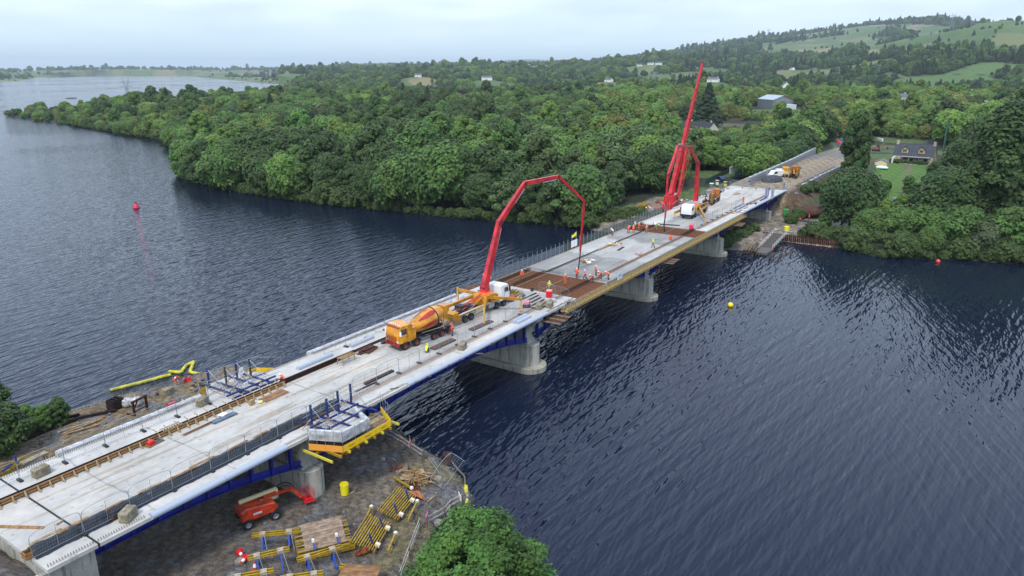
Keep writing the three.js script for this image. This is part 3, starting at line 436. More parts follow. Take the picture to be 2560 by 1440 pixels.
{
  const slab = (a, b, top = DECK, th = 0.3) => G().box((a + b) / 2, top - th / 2, 0, b - a, th, 15.7).build('deck_slab', deckMat, bridge);
  for (const [a, b] of [[X0, 20.6], [20.75, 47], [47.02, 64], [64.02, 91], [101, 120], [120.02, 140], [147.5, 178], [178.02, X1]]) slab(a, b);
  // the two bays still to be poured: plywood floor and two layers of bars
  for (const [a, b] of [[91, 101], [140, 147.5]]) {
    const fl = G().box((a + b) / 2, DECK - 0.33, 0, b - a, 0.06, 15.7).build('bay_floor', M('#c0926a', 0.9, { t: 'grain', s: 2 }), bridge), g = G();
    for (let z = -7.6; z < 7.7; z += 0.2) g.box((a + b) / 2, DECK - 0.08, z, b - a - 0.05, 0.028, 0.028); for (let x = a + 0.1; x < b; x += 0.2) g.box(x, DECK - 0.11, 0, 0.028, 0.028, 15.4);
    for (let z = -7.5; z < 7.7; z += 0.4) g.box((a + b) / 2, DECK - 0.25, z, b - a - 0.05, 0.03, 0.03);
    tag(g.build('reinforcing_bars', rebarMat, fl), null, null, null, 'stuff');
    for (const z of [-5.9, -3.0, 1.15]) G().box((a + b) / 2, DECK - 0.02, z, b - a - 0.1, 0.07, 0.09).build('screed_rail', timberPale, fl);
    for (const z of [-6.6, -3.6, 5.2]) tag(((h) => { for (let x = a + 0.15; x < b; x += 0.16) { h.box(x, DECK + 0.12, z - 0.24, 0.02, 0.42, 0.02); h.box(x, DECK + 0.12, z + 0.24, 0.02, 0.42, 0.02); h.box(x, DECK + 0.33, z, 0.02, 0.02, 0.5); } for (const q of [-0.24, 0, 0.24]) h.box((a + b) / 2, DECK + 0.2, z + q, b - a, 0.025, 0.025); return h.build('kerb_bars', darkRust, fl); })(G()), null, null, null, 'stuff');
  }
  // precast copings: a rounded nose outside, a flat top
  const coping = (x, L, s) => { const o = []; for (let i = 0; i <= 8; i++) { const a = -PI / 2 + PI * i / 8; o.push([7.86 + 0.27 * cos(a), 8.02 + 0.27 * sin(a)]); } o.push([7.62, 8.24], [7.5, 8.06], [7.5, 7.86]); const m = new M4().makeRotationY(-PI / 2); const g = G(); g.prism(o.map(([z, y]) => [z, y]), -L / 2, L / 2, 0, new M4().makeRotationY(s > 0 ? -PI / 2 : PI / 2)); return g.build('coping', copingMat, bridge).position.set(x, 0, 0); };
  const run = (a, b, s, piece = 5.4) => { const n = max(1, round((b - a) / piece)), L = (b - a) / n; for (let i = 0; i < n; i++) coping(a + (i + 0.5) * L, L - 0.03, s); };
  run(24.6, 37.4, 1); run(53.6, 82.6, 1); run(171.5, 212.6, 1); run(168, 196, -1); 
  for (const [a, b] of [[25.2, 39.4], [53.6, 66.4], [66.6, 82]]) {         // the left edge carries a flat upstand instead
    const n = round((b - a) / 4.7), L = (b - a) / n; for (let i = 0; i < n; i++) G().prism([[-8.1, 7.8], [-8.1, 8.3], [-8.02, 8.36], [-7.72, 8.36], [-7.6, 8.24], [-7.6, 8.0]], -L / 2 + 0.015, L / 2 - 0.015, 0, new M4().makeRotationY(-PI / 2)).build('coping', concPale, bridge).position.set(a + (i + 0.5) * L, 0, 0);
  }
  for (const [a, b, z] of [[X0 + 0.2, 24.4, 7.55], [37.5, 40, 7.55], [46, 53.5, 7.55], [82.8, 90.5, 7.6], [20, 25, -7.5], [39.6, 53.4, -7.5], [25, 39, -7.35], [54, 82, -7.35]]) { const g = G(); for (let x = a; x < b; x += 0.19) { g.box(x, DECK + 0.1, z - 0.07, 0.022, 0.22, 0.022); g.box(x, DECK + 0.1, z + 0.07, 0.022, 0.22, 0.022); g.box(x, DECK + 0.2, z, 0.022, 0.022, 0.16); } tag(g.build('starter_bars', M('#5b4a40', 0.8), bridge), null, null, null, 'stuff'); }
  for (const [a, b] of [[40, 91], [101, 140], [148, 200]]) { const g = G(); for (let x = a; x < b; x += 0.2) { g.box(x, DECK + 0.13, 5.35, 0.022, 0.28, 0.022); g.box(x, DECK + 0.13, 5.85, 0.022, 0.28, 0.022); g.box(x, DECK + 0.26, 5.6, 0.022, 0.022, 0.5); } for (const q of [5.35, 5.6, 5.85]) g.box((a + b) / 2, DECK + 0.2, q, b - a, 0.025, 0.025); tag(g.build('kerb_bars', M('#84644c', 0.85), bridge), null, null, null, 'stuff'); }
  for (const [a, b, z] of [[17.5, 91, -3.75], [17.5, 91, -4.15], [101, 140, -3.55]]) G().box((a + b) / 2, DECK + 0.07, z, b - a, 0.14, 0.06).build('kerb_channel', darkRust, bridge);
  G().box(54.2, DECK + 0.02, -3.95, 73.4, 0.05, 0.34).build('channel_floor', M('#2a1a16', 0.9), bridge);
  // haunched girders: open beside each pier, solid towards midspan
  const supports = [19, ...PIERS, 211.5], depth = (x) => { let d = 99; for (const s of PIERS) d = min(d, abs(x - s)); return 1.25 + 2.35 * max(0, 1 - d / 17) ** 2; };
  for (const z of [6.35, 2.1, -2.1, -6.35]) {
    for (let i = 0; i + 1 < supports.length; i++) {
      const a = supports[i] + (i ? 1.05 : 0), b = supports[i + 1] - (i + 2 < supports.length ? 1.05 : 0), N = 26, low = [], top = DECK - 0.3; for (let k = 0; k <= N; k++) { const x = lerp(a, b, k / N); low.push([x, DECK - 0.3 - depth(x)]); }
      const web = G(); web.prism([[a, top], [a, top - 0.9], ...low.map(([x, y]) => [x, max(y, top - 0.9)]).slice(1, -1), [b, top - 0.9], [b, top]], z - 0.02, z + 0.02);
      for (let k = 0; k < N; k++) { const A = low[k], B = low[k + 1]; if (top - A[1] > 1.0 || top - B[1] > 1.0) { web.bar([A[0], A[1] + 0.28, z], [B[0], B[1] + 0.28, z], 0.04, 0.56); } }
      const w = web.build('girder', blueSteel, bridge), fl = G(); for (let k = 0; k < N; k++) fl.bar([low[k][0], low[k][1] - 0.03, z], [low[k + 1][0] + 0.02, low[k + 1][1] - 0.03, z], 0.6, 0.06); fl.build('bottom_flange', blueSteel, w);
      for (let x = a + 0.5; x < b; x += 2.15) { const d = depth(x); G().box(x, top - d / 2, z, 0.26, d - 0.02, 0.4).build('stiffener', blueSteel, w); }
    }
  }
  const stadium = (r, half, y0, y1) => { const s = []; for (let i = 0; i <= 14; i++) { const a = PI * i / 14; s.push([half + r * sin(a), r * cos(a)]); } for (let i = 0; i <= 14; i++) { const a = PI + PI * i / 14; s.push([-half + r * sin(a), r * cos(a)]); } return G().prism(s, y0, y1, 0.05, new M4().set(0, 1, 0, 0, 0, 0, 1, 0, 1, 0, 0, 0, 0, 0, 0, 1)); };
  PIERS.forEach((x, i) => {
    const land = i === 0 || i === 4, wall = stadium(1.3, 6.2, land ? -0.6 : 0.6, 3.9).build('pier', conc, bridge); wall.position.x = x;
    if (!land) stadium(2.3, 6.2, -2.5, 0.75).build('footing', M('#c4c1b4', 0.9, { t: 'stain', s: 6 }), wall);
    const o = [[-7.7, 7.66]]; for (let k = 0; k <= 10; k++) { const t = k / 10; o.push([-7.7 + 1.9 * sin(t * PI / 2), 7.4 - 2.3 * t]); } o.push([-6.2, 3.85]); const c = o.concat(o.slice().reverse().map(([z, y]) => [-z, y]));
    G().prism(c, -0.85, 0.85, 0.06, new M4().makeRotationY(-PI / 2)).build('column_head', conc, wall);
    for (const s of [-1, 1]) { const e = []; for (let k = 0; k <= 10; k++) { const t = k / 10; e.push([s * (5.75 + 0.75 * t ** 2.2), 5.4 - 1.6 * t]); } e.push([s * 5.2, 3.8], [s * 5.2, 5.4]); G().prism(e, -1.06, 1.06, 0.04, new M4().makeRotationY(-PI / 2)).build('column_base', conc, wall); }
  });
  // abutments
  G().box(19.1, 3.7, 0, 3.3, 7.9, 13.6).build('abutment', conc, bridge); G().box(20.0, 7.53, 0, 5.4, 0.3, 14.4).build('abutment', conc, bridge); G().box(212.4, 3.9, 0, 2.4, 7.5, 15.4).build('abutment', conc, bridge);
  G().box(20.68, DECK - 0.12, 0, 0.12, 0.3, 15.7).build('movement_joint', blackPaint, bridge);
  G().prism([[17.3, 3.5], [17.3, 7.7], [14.2, 7.7], [14.2, 7.1], [15.6, 5.2]], 7.3, 7.75).build('wing_wall', conc, bridge);
  // the widened bay over the first pier: a slab with a deep upstand round its outer edge
  const bay = (s, x0, x1, x2, x3, zo) => { const outer = [[x0, 7.84], [x1, zo], [x2, zo], [x3, 7.84]], m = new M4().set(1, 0, 0, 0, 0, 0, 1, 0, 0, s, 0, 0, 0, 0, 0, 1), b = G().prism(outer, DECK - 0.32, DECK - 0.02, 0, m).build('lookout_bay', deckMat, bridge); for (let i = 0; i < (s > 0 ? 3 : 0); i++) { const [A, B] = [outer[i], outer[i + 1]]; const dx = B[0] - A[0], dz = B[1] - A[1], L = hypot(dx, dz), q = G(); q.bar([A[0] - (i === 1 ? 0.17 : 0), DECK + 0.1, s * A[1]], [B[0] + (i === 1 ? 0.17 : 0), DECK + 0.1, s * B[1]], 0.34, 1.0 + 0.006 * i).build('upstand', concPale, b); } };
  bay(1, 40.1, 41.5, 44.7, 45.8, 10.7); bay(-1, 40.1, 41.5, 46, 47.4, 10.2);
}
// near edge: cantilevered formwork walkway with yellow brackets
{
  const w = thing('edge_formwork', 'yellow timber and steel formwork walkway hung along the unfinished downstream deck edge', 'formwork', [0, 0, 0]);
  for (let i = 0; i < 14; i++) {
    const a = 86.2 + i * 6.08, b = a + 6.04; G().box((a + b) / 2, DECK - 0.62, 8.55, b - a, 0.06, 1.3).build('plank_floor', timberPale, w); G().box((a + b) / 2, DECK - 0.46, 8.06, b - a, 0.5, 0.04).build('shutter_board', M('#d6c489', 0.8, { t: 'grain', s: 1.5 }), w);
    G().box((a + b) / 2, DECK - 0.75, 8.85, b - a, 0.2, 0.1).build('yellow_beam', formYellow, w); G().box((a + b) / 2, DECK - 0.75, 8.25, b - a, 0.2, 0.1).build('yellow_beam', formYellow, w); G().box((a + b) / 2, DECK - 0.42, 9.16, b - a, 0.2, 0.05).build('toe_board', formYellow, w);
    const g = G(); for (let x = a + 0.3; x < b; x += 0.75) { g.bar([x, DECK - 0.55, 9.1], [x, DECK - 1.3, 8.2], 0.09); g.bar([x, DECK - 0.9, 8.1], [x, DECK - 0.1, 8.45], 0.08); g.bar([x + 0.3, DECK - 0.08, 8.2], [x, DECK - 0.5, 9.1], 0.07); } tag(g.build('brackets', formYellow, w), null, null, null, 'stuff');
  }
  for (let x = 86.4; x < 171; x += 1.5) G().rod([x, DECK - 0.6, 9.14], [x, DECK + 0.75, 9.14], 0.03, 0.03, 5).build('guard_post', scaffold, w);
  for (const y of [0.65, 0.2]) G().rod([86.4, DECK + y, 9.14], [171, DECK + y, 9.14], 0.018, 0.018, 5).build('guard_rail', scaffold, w);
}
// left edge: tall guard posts with green netting
{
  const w = thing('edge_guard', 'row of tall grey guard posts with green netting along the upstream deck edge', 'guard fence'), net = M('#56655f', 0.9); net.transparent = true; net.opacity = 0.5;
  for (let x = 90; x < 166; x += 1.55) { G().box(x, DECK + 0.9, -8.0, 0.07, 2.4, 0.07).build('guard_post', galv, w); }
  for (let i = 0; i < 12; i++) { const a = 90 + i * 6.2; const p = G().box(a + 3.1, DECK + 0.75, -8.06, 6.16, 1.5, 0.015).build('net_panel', i > 3 ? net : M('#8d98a2', 0.9, { op: 0.3 }), w); p.castShadow = false; }
  const pale = M('#8d98a2', 0.9, { op: 0.3 }); pale.transparent = true; pale.opacity = 0.28;
  for (let i = 0; i < 13; i++) G().box(90 + 3 + i * 5.85, DECK - 0.5, -8.5, 5.8, 0.06, 1.0).build('plank_floor', timberGrey, w);
}
// ---------- people ----------
function smin(a, b, k) { const h = clamp(0.5 + 0.5 * (b - a) / k); return lerp(b, a, h) - k * h * (1 - h); }
function figure(J) {                                                    // one continuous body round the bones of a pose, with its clothes
  const N = 60, S = 1.05, cy = 0.92, mc = new MarchingCubes(N, new THREE.MeshBasicMaterial(), false, false, 60000), B = [];
  const bone = (a, b, r, r2, zone) => B.push([new V3(...a), new V3(...b), r, r2, zone]);
  bone(J.pelvis, J.waist, 0.135, 0.125, 0); bone(J.waist, J.chest, 0.13, 0.15, 0); bone(J.chest, J.neck, 0.12, 0.07, 0); bone(J.neck, J.head, 0.06, 0.075, 3); bone(J.head, [J.head[0] + 0.012, J.head[1] + 0.08, J.head[2]], 0.088, 0.092, 3);
  for (const s of [0, 1]) { bone(J.chest, J.sho[s], 0.1, 0.075, 0); bone(J.sho[s], J.elb[s], 0.072, 0.055, 0); bone(J.elb[s], J.wri[s], 0.056, 0.043, 0); bone(J.pelvis, J.hip[s], 0.12, 0.115, 1); bone(J.hip[s], J.kne[s], 0.105, 0.075, 1); bone(J.kne[s], J.ank[s], 0.078, 0.06, 1); bone(J.ank[s], J.toe[s], 0.06, 0.048, 2);
    const w = new V3(...J.wri[s]), d = w.clone().sub(new V3(...J.elb[s])).normalize(); bone(J.wri[s], w.clone().addScaledVector(d, 0.08).toArray(), 0.036, 0.038, 3); }
  const q = new V3(), e = new V3(), dist = (p, bb) => { const [a, b, r, r2] = bb; e.copy(b).sub(a); const t = clamp(q.copy(p).sub(a).dot(e) / max(1e-9, e.lengthSq())); return q.copy(a).addScaledVector(e, t).distanceTo(p) - lerp(r, r2, t); };
  const p = new V3(); for (let z = 0; z < N; z++) for (let y = 0; y < N; y++) for (let x = 0; x < N; x++) { p.set((x - N / 2) / (N / 2) * S, (y - N / 2) / (N / 2) * S + cy, (z - N / 2) / (N / 2) * S); let d = 9; for (const b of B) d = smin(d, dist(p, b), 0.045); mc.field[x + y * N + z * N * N] = -d; }
  mc.isolation = 0; mc.update();
  const n = mc.count, P0 = [], N0 = [], parts = [[], [], []];
  for (let t = 0; t < n; t += 3) {
    const v = []; for (let k = 0; k < 3; k++) v.push(new V3(mc.positionArray[(t + k) * 3] * S, mc.positionArray[(t + k) * 3 + 1] * S + cy, mc.positionArray[(t + k) * 3 + 2] * S));
    const c = v[0].clone().add(v[1]).add(v[2]).divideScalar(3), nn = v.map((_, k) => { const a = new V3(mc.normalArray[(t + k) * 3], mc.normalArray[(t + k) * 3 + 1], mc.normalArray[(t + k) * 3 + 2]).normalize(); return a; });
    const fn = v[1].clone().sub(v[0]).cross(v[2].clone().sub(v[0])); let best = 9, zone = 0, near = null; for (const b of B) { const d = dist(c, b); if (d < best) { best = d; zone = b[4]; near = b; } }
    e.copy(near[1]).sub(near[0]); const out = c.clone().sub(q.copy(near[0]).addScaledVector(e, clamp(q.copy(c).sub(near[0]).dot(e) / max(1e-9, e.lengthSq())))), order = fn.dot(out) < 0 ? [0, 2, 1] : [0, 1, 2];
    for (const k of order) { const w = nn[k].dot(out) < 0 ? nn[k].clone().negate() : nn[k]; P0.push(v[k].x, v[k].y, v[k].z); N0.push(w.x, w.y, w.z); if (zone < 3) parts[zone].push(v[k].clone().addScaledVector(w, zone === 0 ? 0.022 : 0.012), w); }
  }
  const body = G(); body.p = P0; body.n = N0;
  for (const s of [0, 1]) { const w = new V3(...J.wri[s]), d = w.clone().sub(new V3(...J.elb[s])).normalize(), side = new V3(0, 0, 1), f = w.clone().addScaledVector(d, 0.075); for (let k = 0; k < 4; k++) { const a = f.clone().addScaledVector(side, (k - 1.5) * 0.018), L = [0.06, 0.075, 0.07, 0.055][k], m = a.clone().addScaledVector(d, L * 0.55), t = m.clone().addScaledVector(d, L * 0.4).add(new V3(0.018, -0.01, 0)); body.rod(a.toArray(), m.toArray(), 0.009, 0.0085, 5).rod(m.toArray(), t.toArray(), 0.0085, 0.007, 5); } const th = w.clone().addScaledVector(d, 0.03).add(new V3(0.03, 0, s ? -0.02 : 0.02)); body.rod(th.toArray(), th.clone().addScaledVector(d, 0.05).add(new V3(0.02, 0, 0)).toArray(), 0.011, 0.009, 5); }
  const h = new V3(...J.head); body.ball(h.x + 0.094, h.y + 0.03, h.z, 0.016, 1, 1.2, 0.9, 6); for (const s of [-1, 1]) body.ball(h.x, h.y + 0.03, h.z + s * 0.088, 0.02, 0.7, 1.2, 0.5, 6);
  const cloth = parts.map((a) => { const g = G(); for (let i = 0; i < a.length; i += 2) { g.p.push(a[i].x, a[i].y, a[i].z); g.n.push(a[i + 1].x, a[i + 1].y, a[i + 1].z); } return g.geometry(); });
  const face = G(); for (const s of [-1, 1]) face.ball(h.x + 0.08, h.y + 0.048, h.z + s * 0.032, 0.011, 1, 1, 1, 6); face.box(h.x + 0.087, h.y - 0.012, h.z, 0.012, 0.012, 0.045);
  const hat = G(); hat.add(new THREE.SphereGeometry(0.118, 14, 7, 0, 2 * PI, 0, PI / 2), new M4().makeScale(1.15, 1, 0.95).setPosition(h.x + 0.005, h.y + 0.085, h.z)); hat.cyl(h.x + 0.03, h.y + 0.088, h.z, 0.135, 0.014, 'y', 0.13, 14);
  return { body: body.geometry(), jacket: cloth[0], trousers: cloth[1], boots: cloth[2], face: face.geometry(), helmet: hat.geometry() };
}
const POSE = {
  stand: figure({ pelvis: [0, 0.95, 0], waist: [0, 1.08, 0], chest: [0.01, 1.33, 0], neck: [0.02, 1.47, 0], head: [0.04, 1.57, 0], sho: [[0, 1.4, 0.17], [0, 1.4, -0.17]], elb: [[-0.03, 1.12, 0.26], [0.0, 1.12, -0.27]], wri: [[0.14, 0.95, 0.24], [0.17, 1.0, -0.2]], hip: [[0, 0.9, 0.09], [0, 0.9, -0.09]], kne: [[0.02, 0.5, 0.11], [0.03, 0.5, -0.1]], ank: [[0, 0.08, 0.12], [0.02, 0.08, -0.12]], toe: [[0.15, 0.05, 0.14], [0.17, 0.05, -0.14]] }),
  walk: figure({ pelvis: [0, 0.93, 0], waist: [0.02, 1.06, 0], chest: [0.06, 1.31, 0], neck: [0.08, 1.45, 0], head: [0.12, 1.55, 0], sho: [[0.05, 1.38, 0.17], [0.05, 1.38, -0.17]], elb: [[-0.1, 1.14, 0.24], [0.12, 1.12, -0.24]], wri: [[-0.02, 0.92, 0.26], [0.32, 1.02, -0.18]], hip: [[0, 0.88, 0.09], [0, 0.88, -0.09]], kne: [[0.2, 0.52, 0.1], [-0.04, 0.48, -0.1]], ank: [[0.24, 0.09, 0.1], [-0.3, 0.14, -0.1]], toe: [[0.4, 0.06, 0.11], [-0.17, 0.05, -0.11]] }),
  bend: figure({ pelvis: [-0.16, 0.9, 0], waist: [-0.06, 1.0, 0], chest: [0.22, 1.14, 0], neck: [0.36, 1.2, 0], head: [0.46, 1.24, 0], sho: [[0.24, 1.16, 0.17], [0.24, 1.16, -0.17]], elb: [[0.32, 0.86, 0.22], [0.36, 0.88, -0.2]], wri: [[0.52, 0.68, 0.12], [0.5, 0.72, -0.08]], hip: [[-0.14, 0.86, 0.09], [-0.14, 0.86, -0.09]], kne: [[0.06, 0.5, 0.13], [-0.02, 0.48, -0.13]], ank: [[0.02, 0.08, 0.16], [-0.16, 0.08, -0.17]], toe: [[0.18, 0.05, 0.18], [0.0, 0.05, -0.19]] }),
  crouch: figure({ pelvis: [-0.14, 0.36, 0], waist: [-0.1, 0.48, 0], chest: [0.1, 0.68, 0], neck: [0.2, 0.8, 0], head: [0.28, 0.88, 0], sho: [[0.11, 0.74, 0.17], [0.11, 0.74, -0.17]], elb: [[0.3, 0.52, 0.24], [0.32, 0.54, -0.22]], wri: [[0.48, 0.34, 0.12], [0.5, 0.36, -0.1]], hip: [[-0.12, 0.34, 0.1], [-0.12, 0.34, -0.1]], kne: [[0.26, 0.46, 0.18], [0.24, 0.34, -0.18]], ank: [[0.02, 0.08, 0.15], [-0.06, 0.1, -0.15]], toe: [[0.18, 0.05, 0.17], [0.1, 0.05, -0.17]] }),
};
const skin = M('#b98a6e', 0.6), HI = { orange: M('#ff5a1f', 0.6), yellow: M('#d8f23a', 0.6), salmon: M('#ff7a5c', 0.6), white: M('#dad7d2', 0.7), green: M('#6fae4a', 0.6) }, DRESS = { dark: M('#23252e', 0.8), navy: M('#1d2440', 0.8), orange: M('#f0521c', 0.6) }, bootMat = M('#2a241f', 0.7), tape = M('#d9dcd8', 0.4);
function worker(pose, jacket, trousers, at, turn, label, hat = 'white') {
  const q = POSE[pose], t = thing('person', label, 'person', at, turn), put = (name, g, m, par) => { const o = new THREE.Mesh(g, m); o.name = name; o.castShadow = o.receiveShadow = true; par.add(o); return o; };
  const b = put('body', q.body, skin, t); put('jacket', q.jacket, HI[jacket], b); put('trousers', q.trousers, DRESS[trousers], b); put('boots', q.boots, bootMat, b); put('face', q.face, M('#4a3026', 0.7), b); put('helmet', q.helmet, { white: whitePaint, yellow: M('#e6f04a', 0.5), orange: orangePaint }[hat], b);
  return t;
}
const S0 = DECK + 0.01, on = (u, v, h = 0) => { const p = D(u, v, h); p[1] += 0.01; return p; };
worker('stand', 'orange', 'dark', on(1131, 839), 2.6, 'person in orange jacket and dark trousers standing behind the yellow mixer truck', 'orange');
worker('crouch', 'yellow', 'dark', on(1067, 882), 0.4, 'person in bright yellow jacket crouching by a steel plate near the mixer truck', 'yellow');
worker('crouch', 'salmon', 'navy', on(709, 956), 2.2, 'person in pale orange vest crouching at the end of the timber kerb shutter');
worker('stand', 'orange', 'dark', on(1305, 700, -0.1), -2.4, 'person in orange jacket with black trousers alone on the rusty bars near the upstream edge');
worker('stand', 'orange', 'orange', on(1413, 711, -0.05), 0.9, 'person in full orange suit and white helmet standing on the rusty bars');
worker('stand', 'yellow', 'dark', on(1373, 730, -0.1), 0.3, 'person in yellow green jacket standing behind the red box');
worker('walk', 'orange', 'dark', on(1442, 696), 0.5, 'person in orange jacket guiding the end of the black concrete hose');
worker('walk', 'salmon', 'dark', on(1463, 700), 2.5, 'person in salmon vest with white helmet just right of the hose');
worker('bend', 'orange', 'dark', on(1480, 706), 2.8, 'person in bright orange jacket leaning forward on the wet concrete edge');
worker('stand', 'salmon', 'dark', on(1489, 689), -0.6, 'person in pinkish vest with white helmet standing upright behind the bending pair');
worker('bend', 'salmon', 'dark', on(1500, 697), 2.9, 'person in salmon vest bent double with legs apart on the fresh concrete');
worker('bend', 'salmon', 'navy', on(1520, 699), 1.9, 'person in pale orange vest stooping nearest the yellow walkway');
worker('walk', 'yellow', 'dark', on(1633, 619), 2.2, 'person in yellow jacket and yellow helmet striding over the pale concrete', 'yellow');
worker('crouch', 'orange', 'orange', on(1678, 600), 2.0, 'person in orange crouching at the right end of the far rusty bars', 'orange');
worker('bend', 'white', 'dark', on(1531, 588), 1.2, 'person in white top bending at the green netted guard');
worker('bend', 'orange', 'dark', on(1571, 582), 0.2, 'person in orange vest leftmost of the group at the far rusty bars');
worker('bend', 'orange', 'orange', on(1583, 582), 0.4, 'person in orange suit stooping with back up in the far group');
worker('stand', 'white', 'dark', on(1587, 574), -0.5, 'person in dark clothes and white helmet at the back of the far group', 'white');
worker('stand', 'orange', 'dark', on(1597, 577, -0.1), 0.2, 'person in brownish orange standing on the far rusty bars beside the group');
worker('stand', 'salmon', 'navy', on(1616, 583, -0.1), 0.7, 'person in salmon vest standing apart on the far rusty bars');
worker('stand', 'green', 'dark', on(1641, 578, -0.1), 0.7, 'person in green top near the far black hose');
worker('stand', 'orange', 'orange', on(1858, 508), 2.8, 'person in orange on the far deck beyond the orange drum truck', 'orange');

// ---------- vehicles ----------
const tyreMat = M('#232327', 0.85, { t: 'mottle', s: 1 }), glassDark = new THREE.MeshPhysicalMaterial({ color: new THREE.Color(0.012, 0.018, 0.022), roughness: 0.06, clearcoat: 1 }), mixYellow = M('#fbaa1a', 0.35, { coat: 0.6, t: 'mottle', s: 5 }), pumpYellow = M('#e09a1c', 0.42, { t: 'mottle', s: 3 }), boomRed = M('#f03038', 0.38, { coat: 0.35, t: 'mottle', s: 6 }), vanWhite = M('#e4e6e6', 0.35, { coat: 0.5 }), stripeRed = M('#c0221e', 0.35, { coat: 0.5, t: 'mottle', s: 4 }), chrome = M('#c9ccd0', 0.25, { metal: 0.8 });
const wheelCache = new Map();
function wheel(parent, x, z, r, w, rim = M('#7d7f84', 0.5)) {
  const key = r + ':' + w; if (!wheelCache.has(key)) { const m = new M4().makeRotationX(PI / 2), t = G(); t.lathe([[r * 0.58, -w / 2], [r * 0.9, -w / 2], [r, -w / 2 + 0.06], [r, w / 2 - 0.06], [r * 0.9, w / 2], [r * 0.58, w / 2], [r * 0.58, -w / 2]], 0, 0, 0, m, 22); const q = G(); q.lathe([[0, 0.2 * w], [r * 0.2, 0.26 * w], [r * 0.24, 0.1 * w], [r * 0.42, 0.06 * w], [r * 0.5, 0.34 * w], [r * 0.59, 0.46 * w], [r * 0.59, -0.4 * w], [0, -0.4 * w]], 0, 0, 0, m, 18); for (let k = 0; k < 8; k++) q.cyl(cos(k * PI / 4) * r * 0.33, sin(k * PI / 4) * r * 0.33, 0.1 * w, 0.03, 0.05, 'z', 0.03, 6); wheelCache.set(key, [t.geometry(), q.geometry()]); }
  const [tg, rg] = wheelCache.get(key), t = new THREE.Mesh(tg, tyreMat), q = new THREE.Mesh(rg, rim); t.name = 'wheel'; q.name = 'rim'; t.castShadow = q.castShadow = true; t.add(q); t.position.set(x, r, z); if (z < 0) t.rotation.y = PI; parent.add(t); return t;
}
function truckCab(t, x0, x1, y0, y1, w, paint, o = {}) {                // a forward cab with windscreen, door, mirrors and lights
  const L = x1 - x0, H = y1 - y0, c = G(); c.prism([[x0, y0], [x1 - 0.04, y0], [x1, y0 + H * 0.46], [x1 - 0.22, y1 - H * 0.13], [x1 - 0.5, y1], [x0 + 0.1, y1 + 0.02], [x0, y1 - 0.08]], -w / 2, w / 2, 0.06); const cab = c.build('cab', paint, t);
  const a = [x1 + 0.005, y0 + H * 0.48], b = [x1 - 0.21, y1 - H * 0.15]; G().bar([a[0], a[1], 0], [b[0], b[1], 0], w - 0.34, 0.03).build('windscreen', glassDark, cab);
  for (const s of [-1, 1]) { G().prism([[x0 + L * 0.42, y0 + H * 0.5], [x1 - 0.24, y0 + H * 0.5], [x1 - 0.4, y1 - H * 0.17], [x0 + L * 0.42, y1 - H * 0.17]], s * (w / 2) - 0.012, s * (w / 2) + 0.012).build('side_window', glassDark, cab); G().box(x1 - 0.12, y0 + H * 0.62, s * (w / 2 + 0.16), 0.1, 0.55, 0.24).build('mirror', o.mirror ?? blackPaint, cab); G().box(x1 + 0.01, y0 + 0.22, s * (w / 2 - 0.28), 0.06, 0.2, 0.36).build('headlight', whitePaint, cab); G().box(x0 + L * 0.36, y0 + H * 0.42, s * (w / 2 + 0.012), 0.03, H * 0.8, 0.02).build('door_seam', blackPaint, cab); }
  G().box(x1 + 0.03, y0 - 0.12, 0, 0.22, 0.42, w - 0.04).build('bumper', o.bumper ?? blackPaint, cab); G().box(x1 - 0.005, y0 + H * 0.3, 0, 0.05, H * 0.2, w * 0.62).build('grille', o.grille ?? blackPaint, cab);
  if (o.visor) G().box(x1 - 0.2, y1 - 0.1, 0, 0.22, 0.1, w - 0.2).build('sun_visor', o.visor, cab);
  G().box(x0 + L * 0.5, y1 + 0.03, 0, 0.55, 0.06, 0.7).build('roof_hatch', M('#8d9092', 0.5), cab);
  return cab;
}
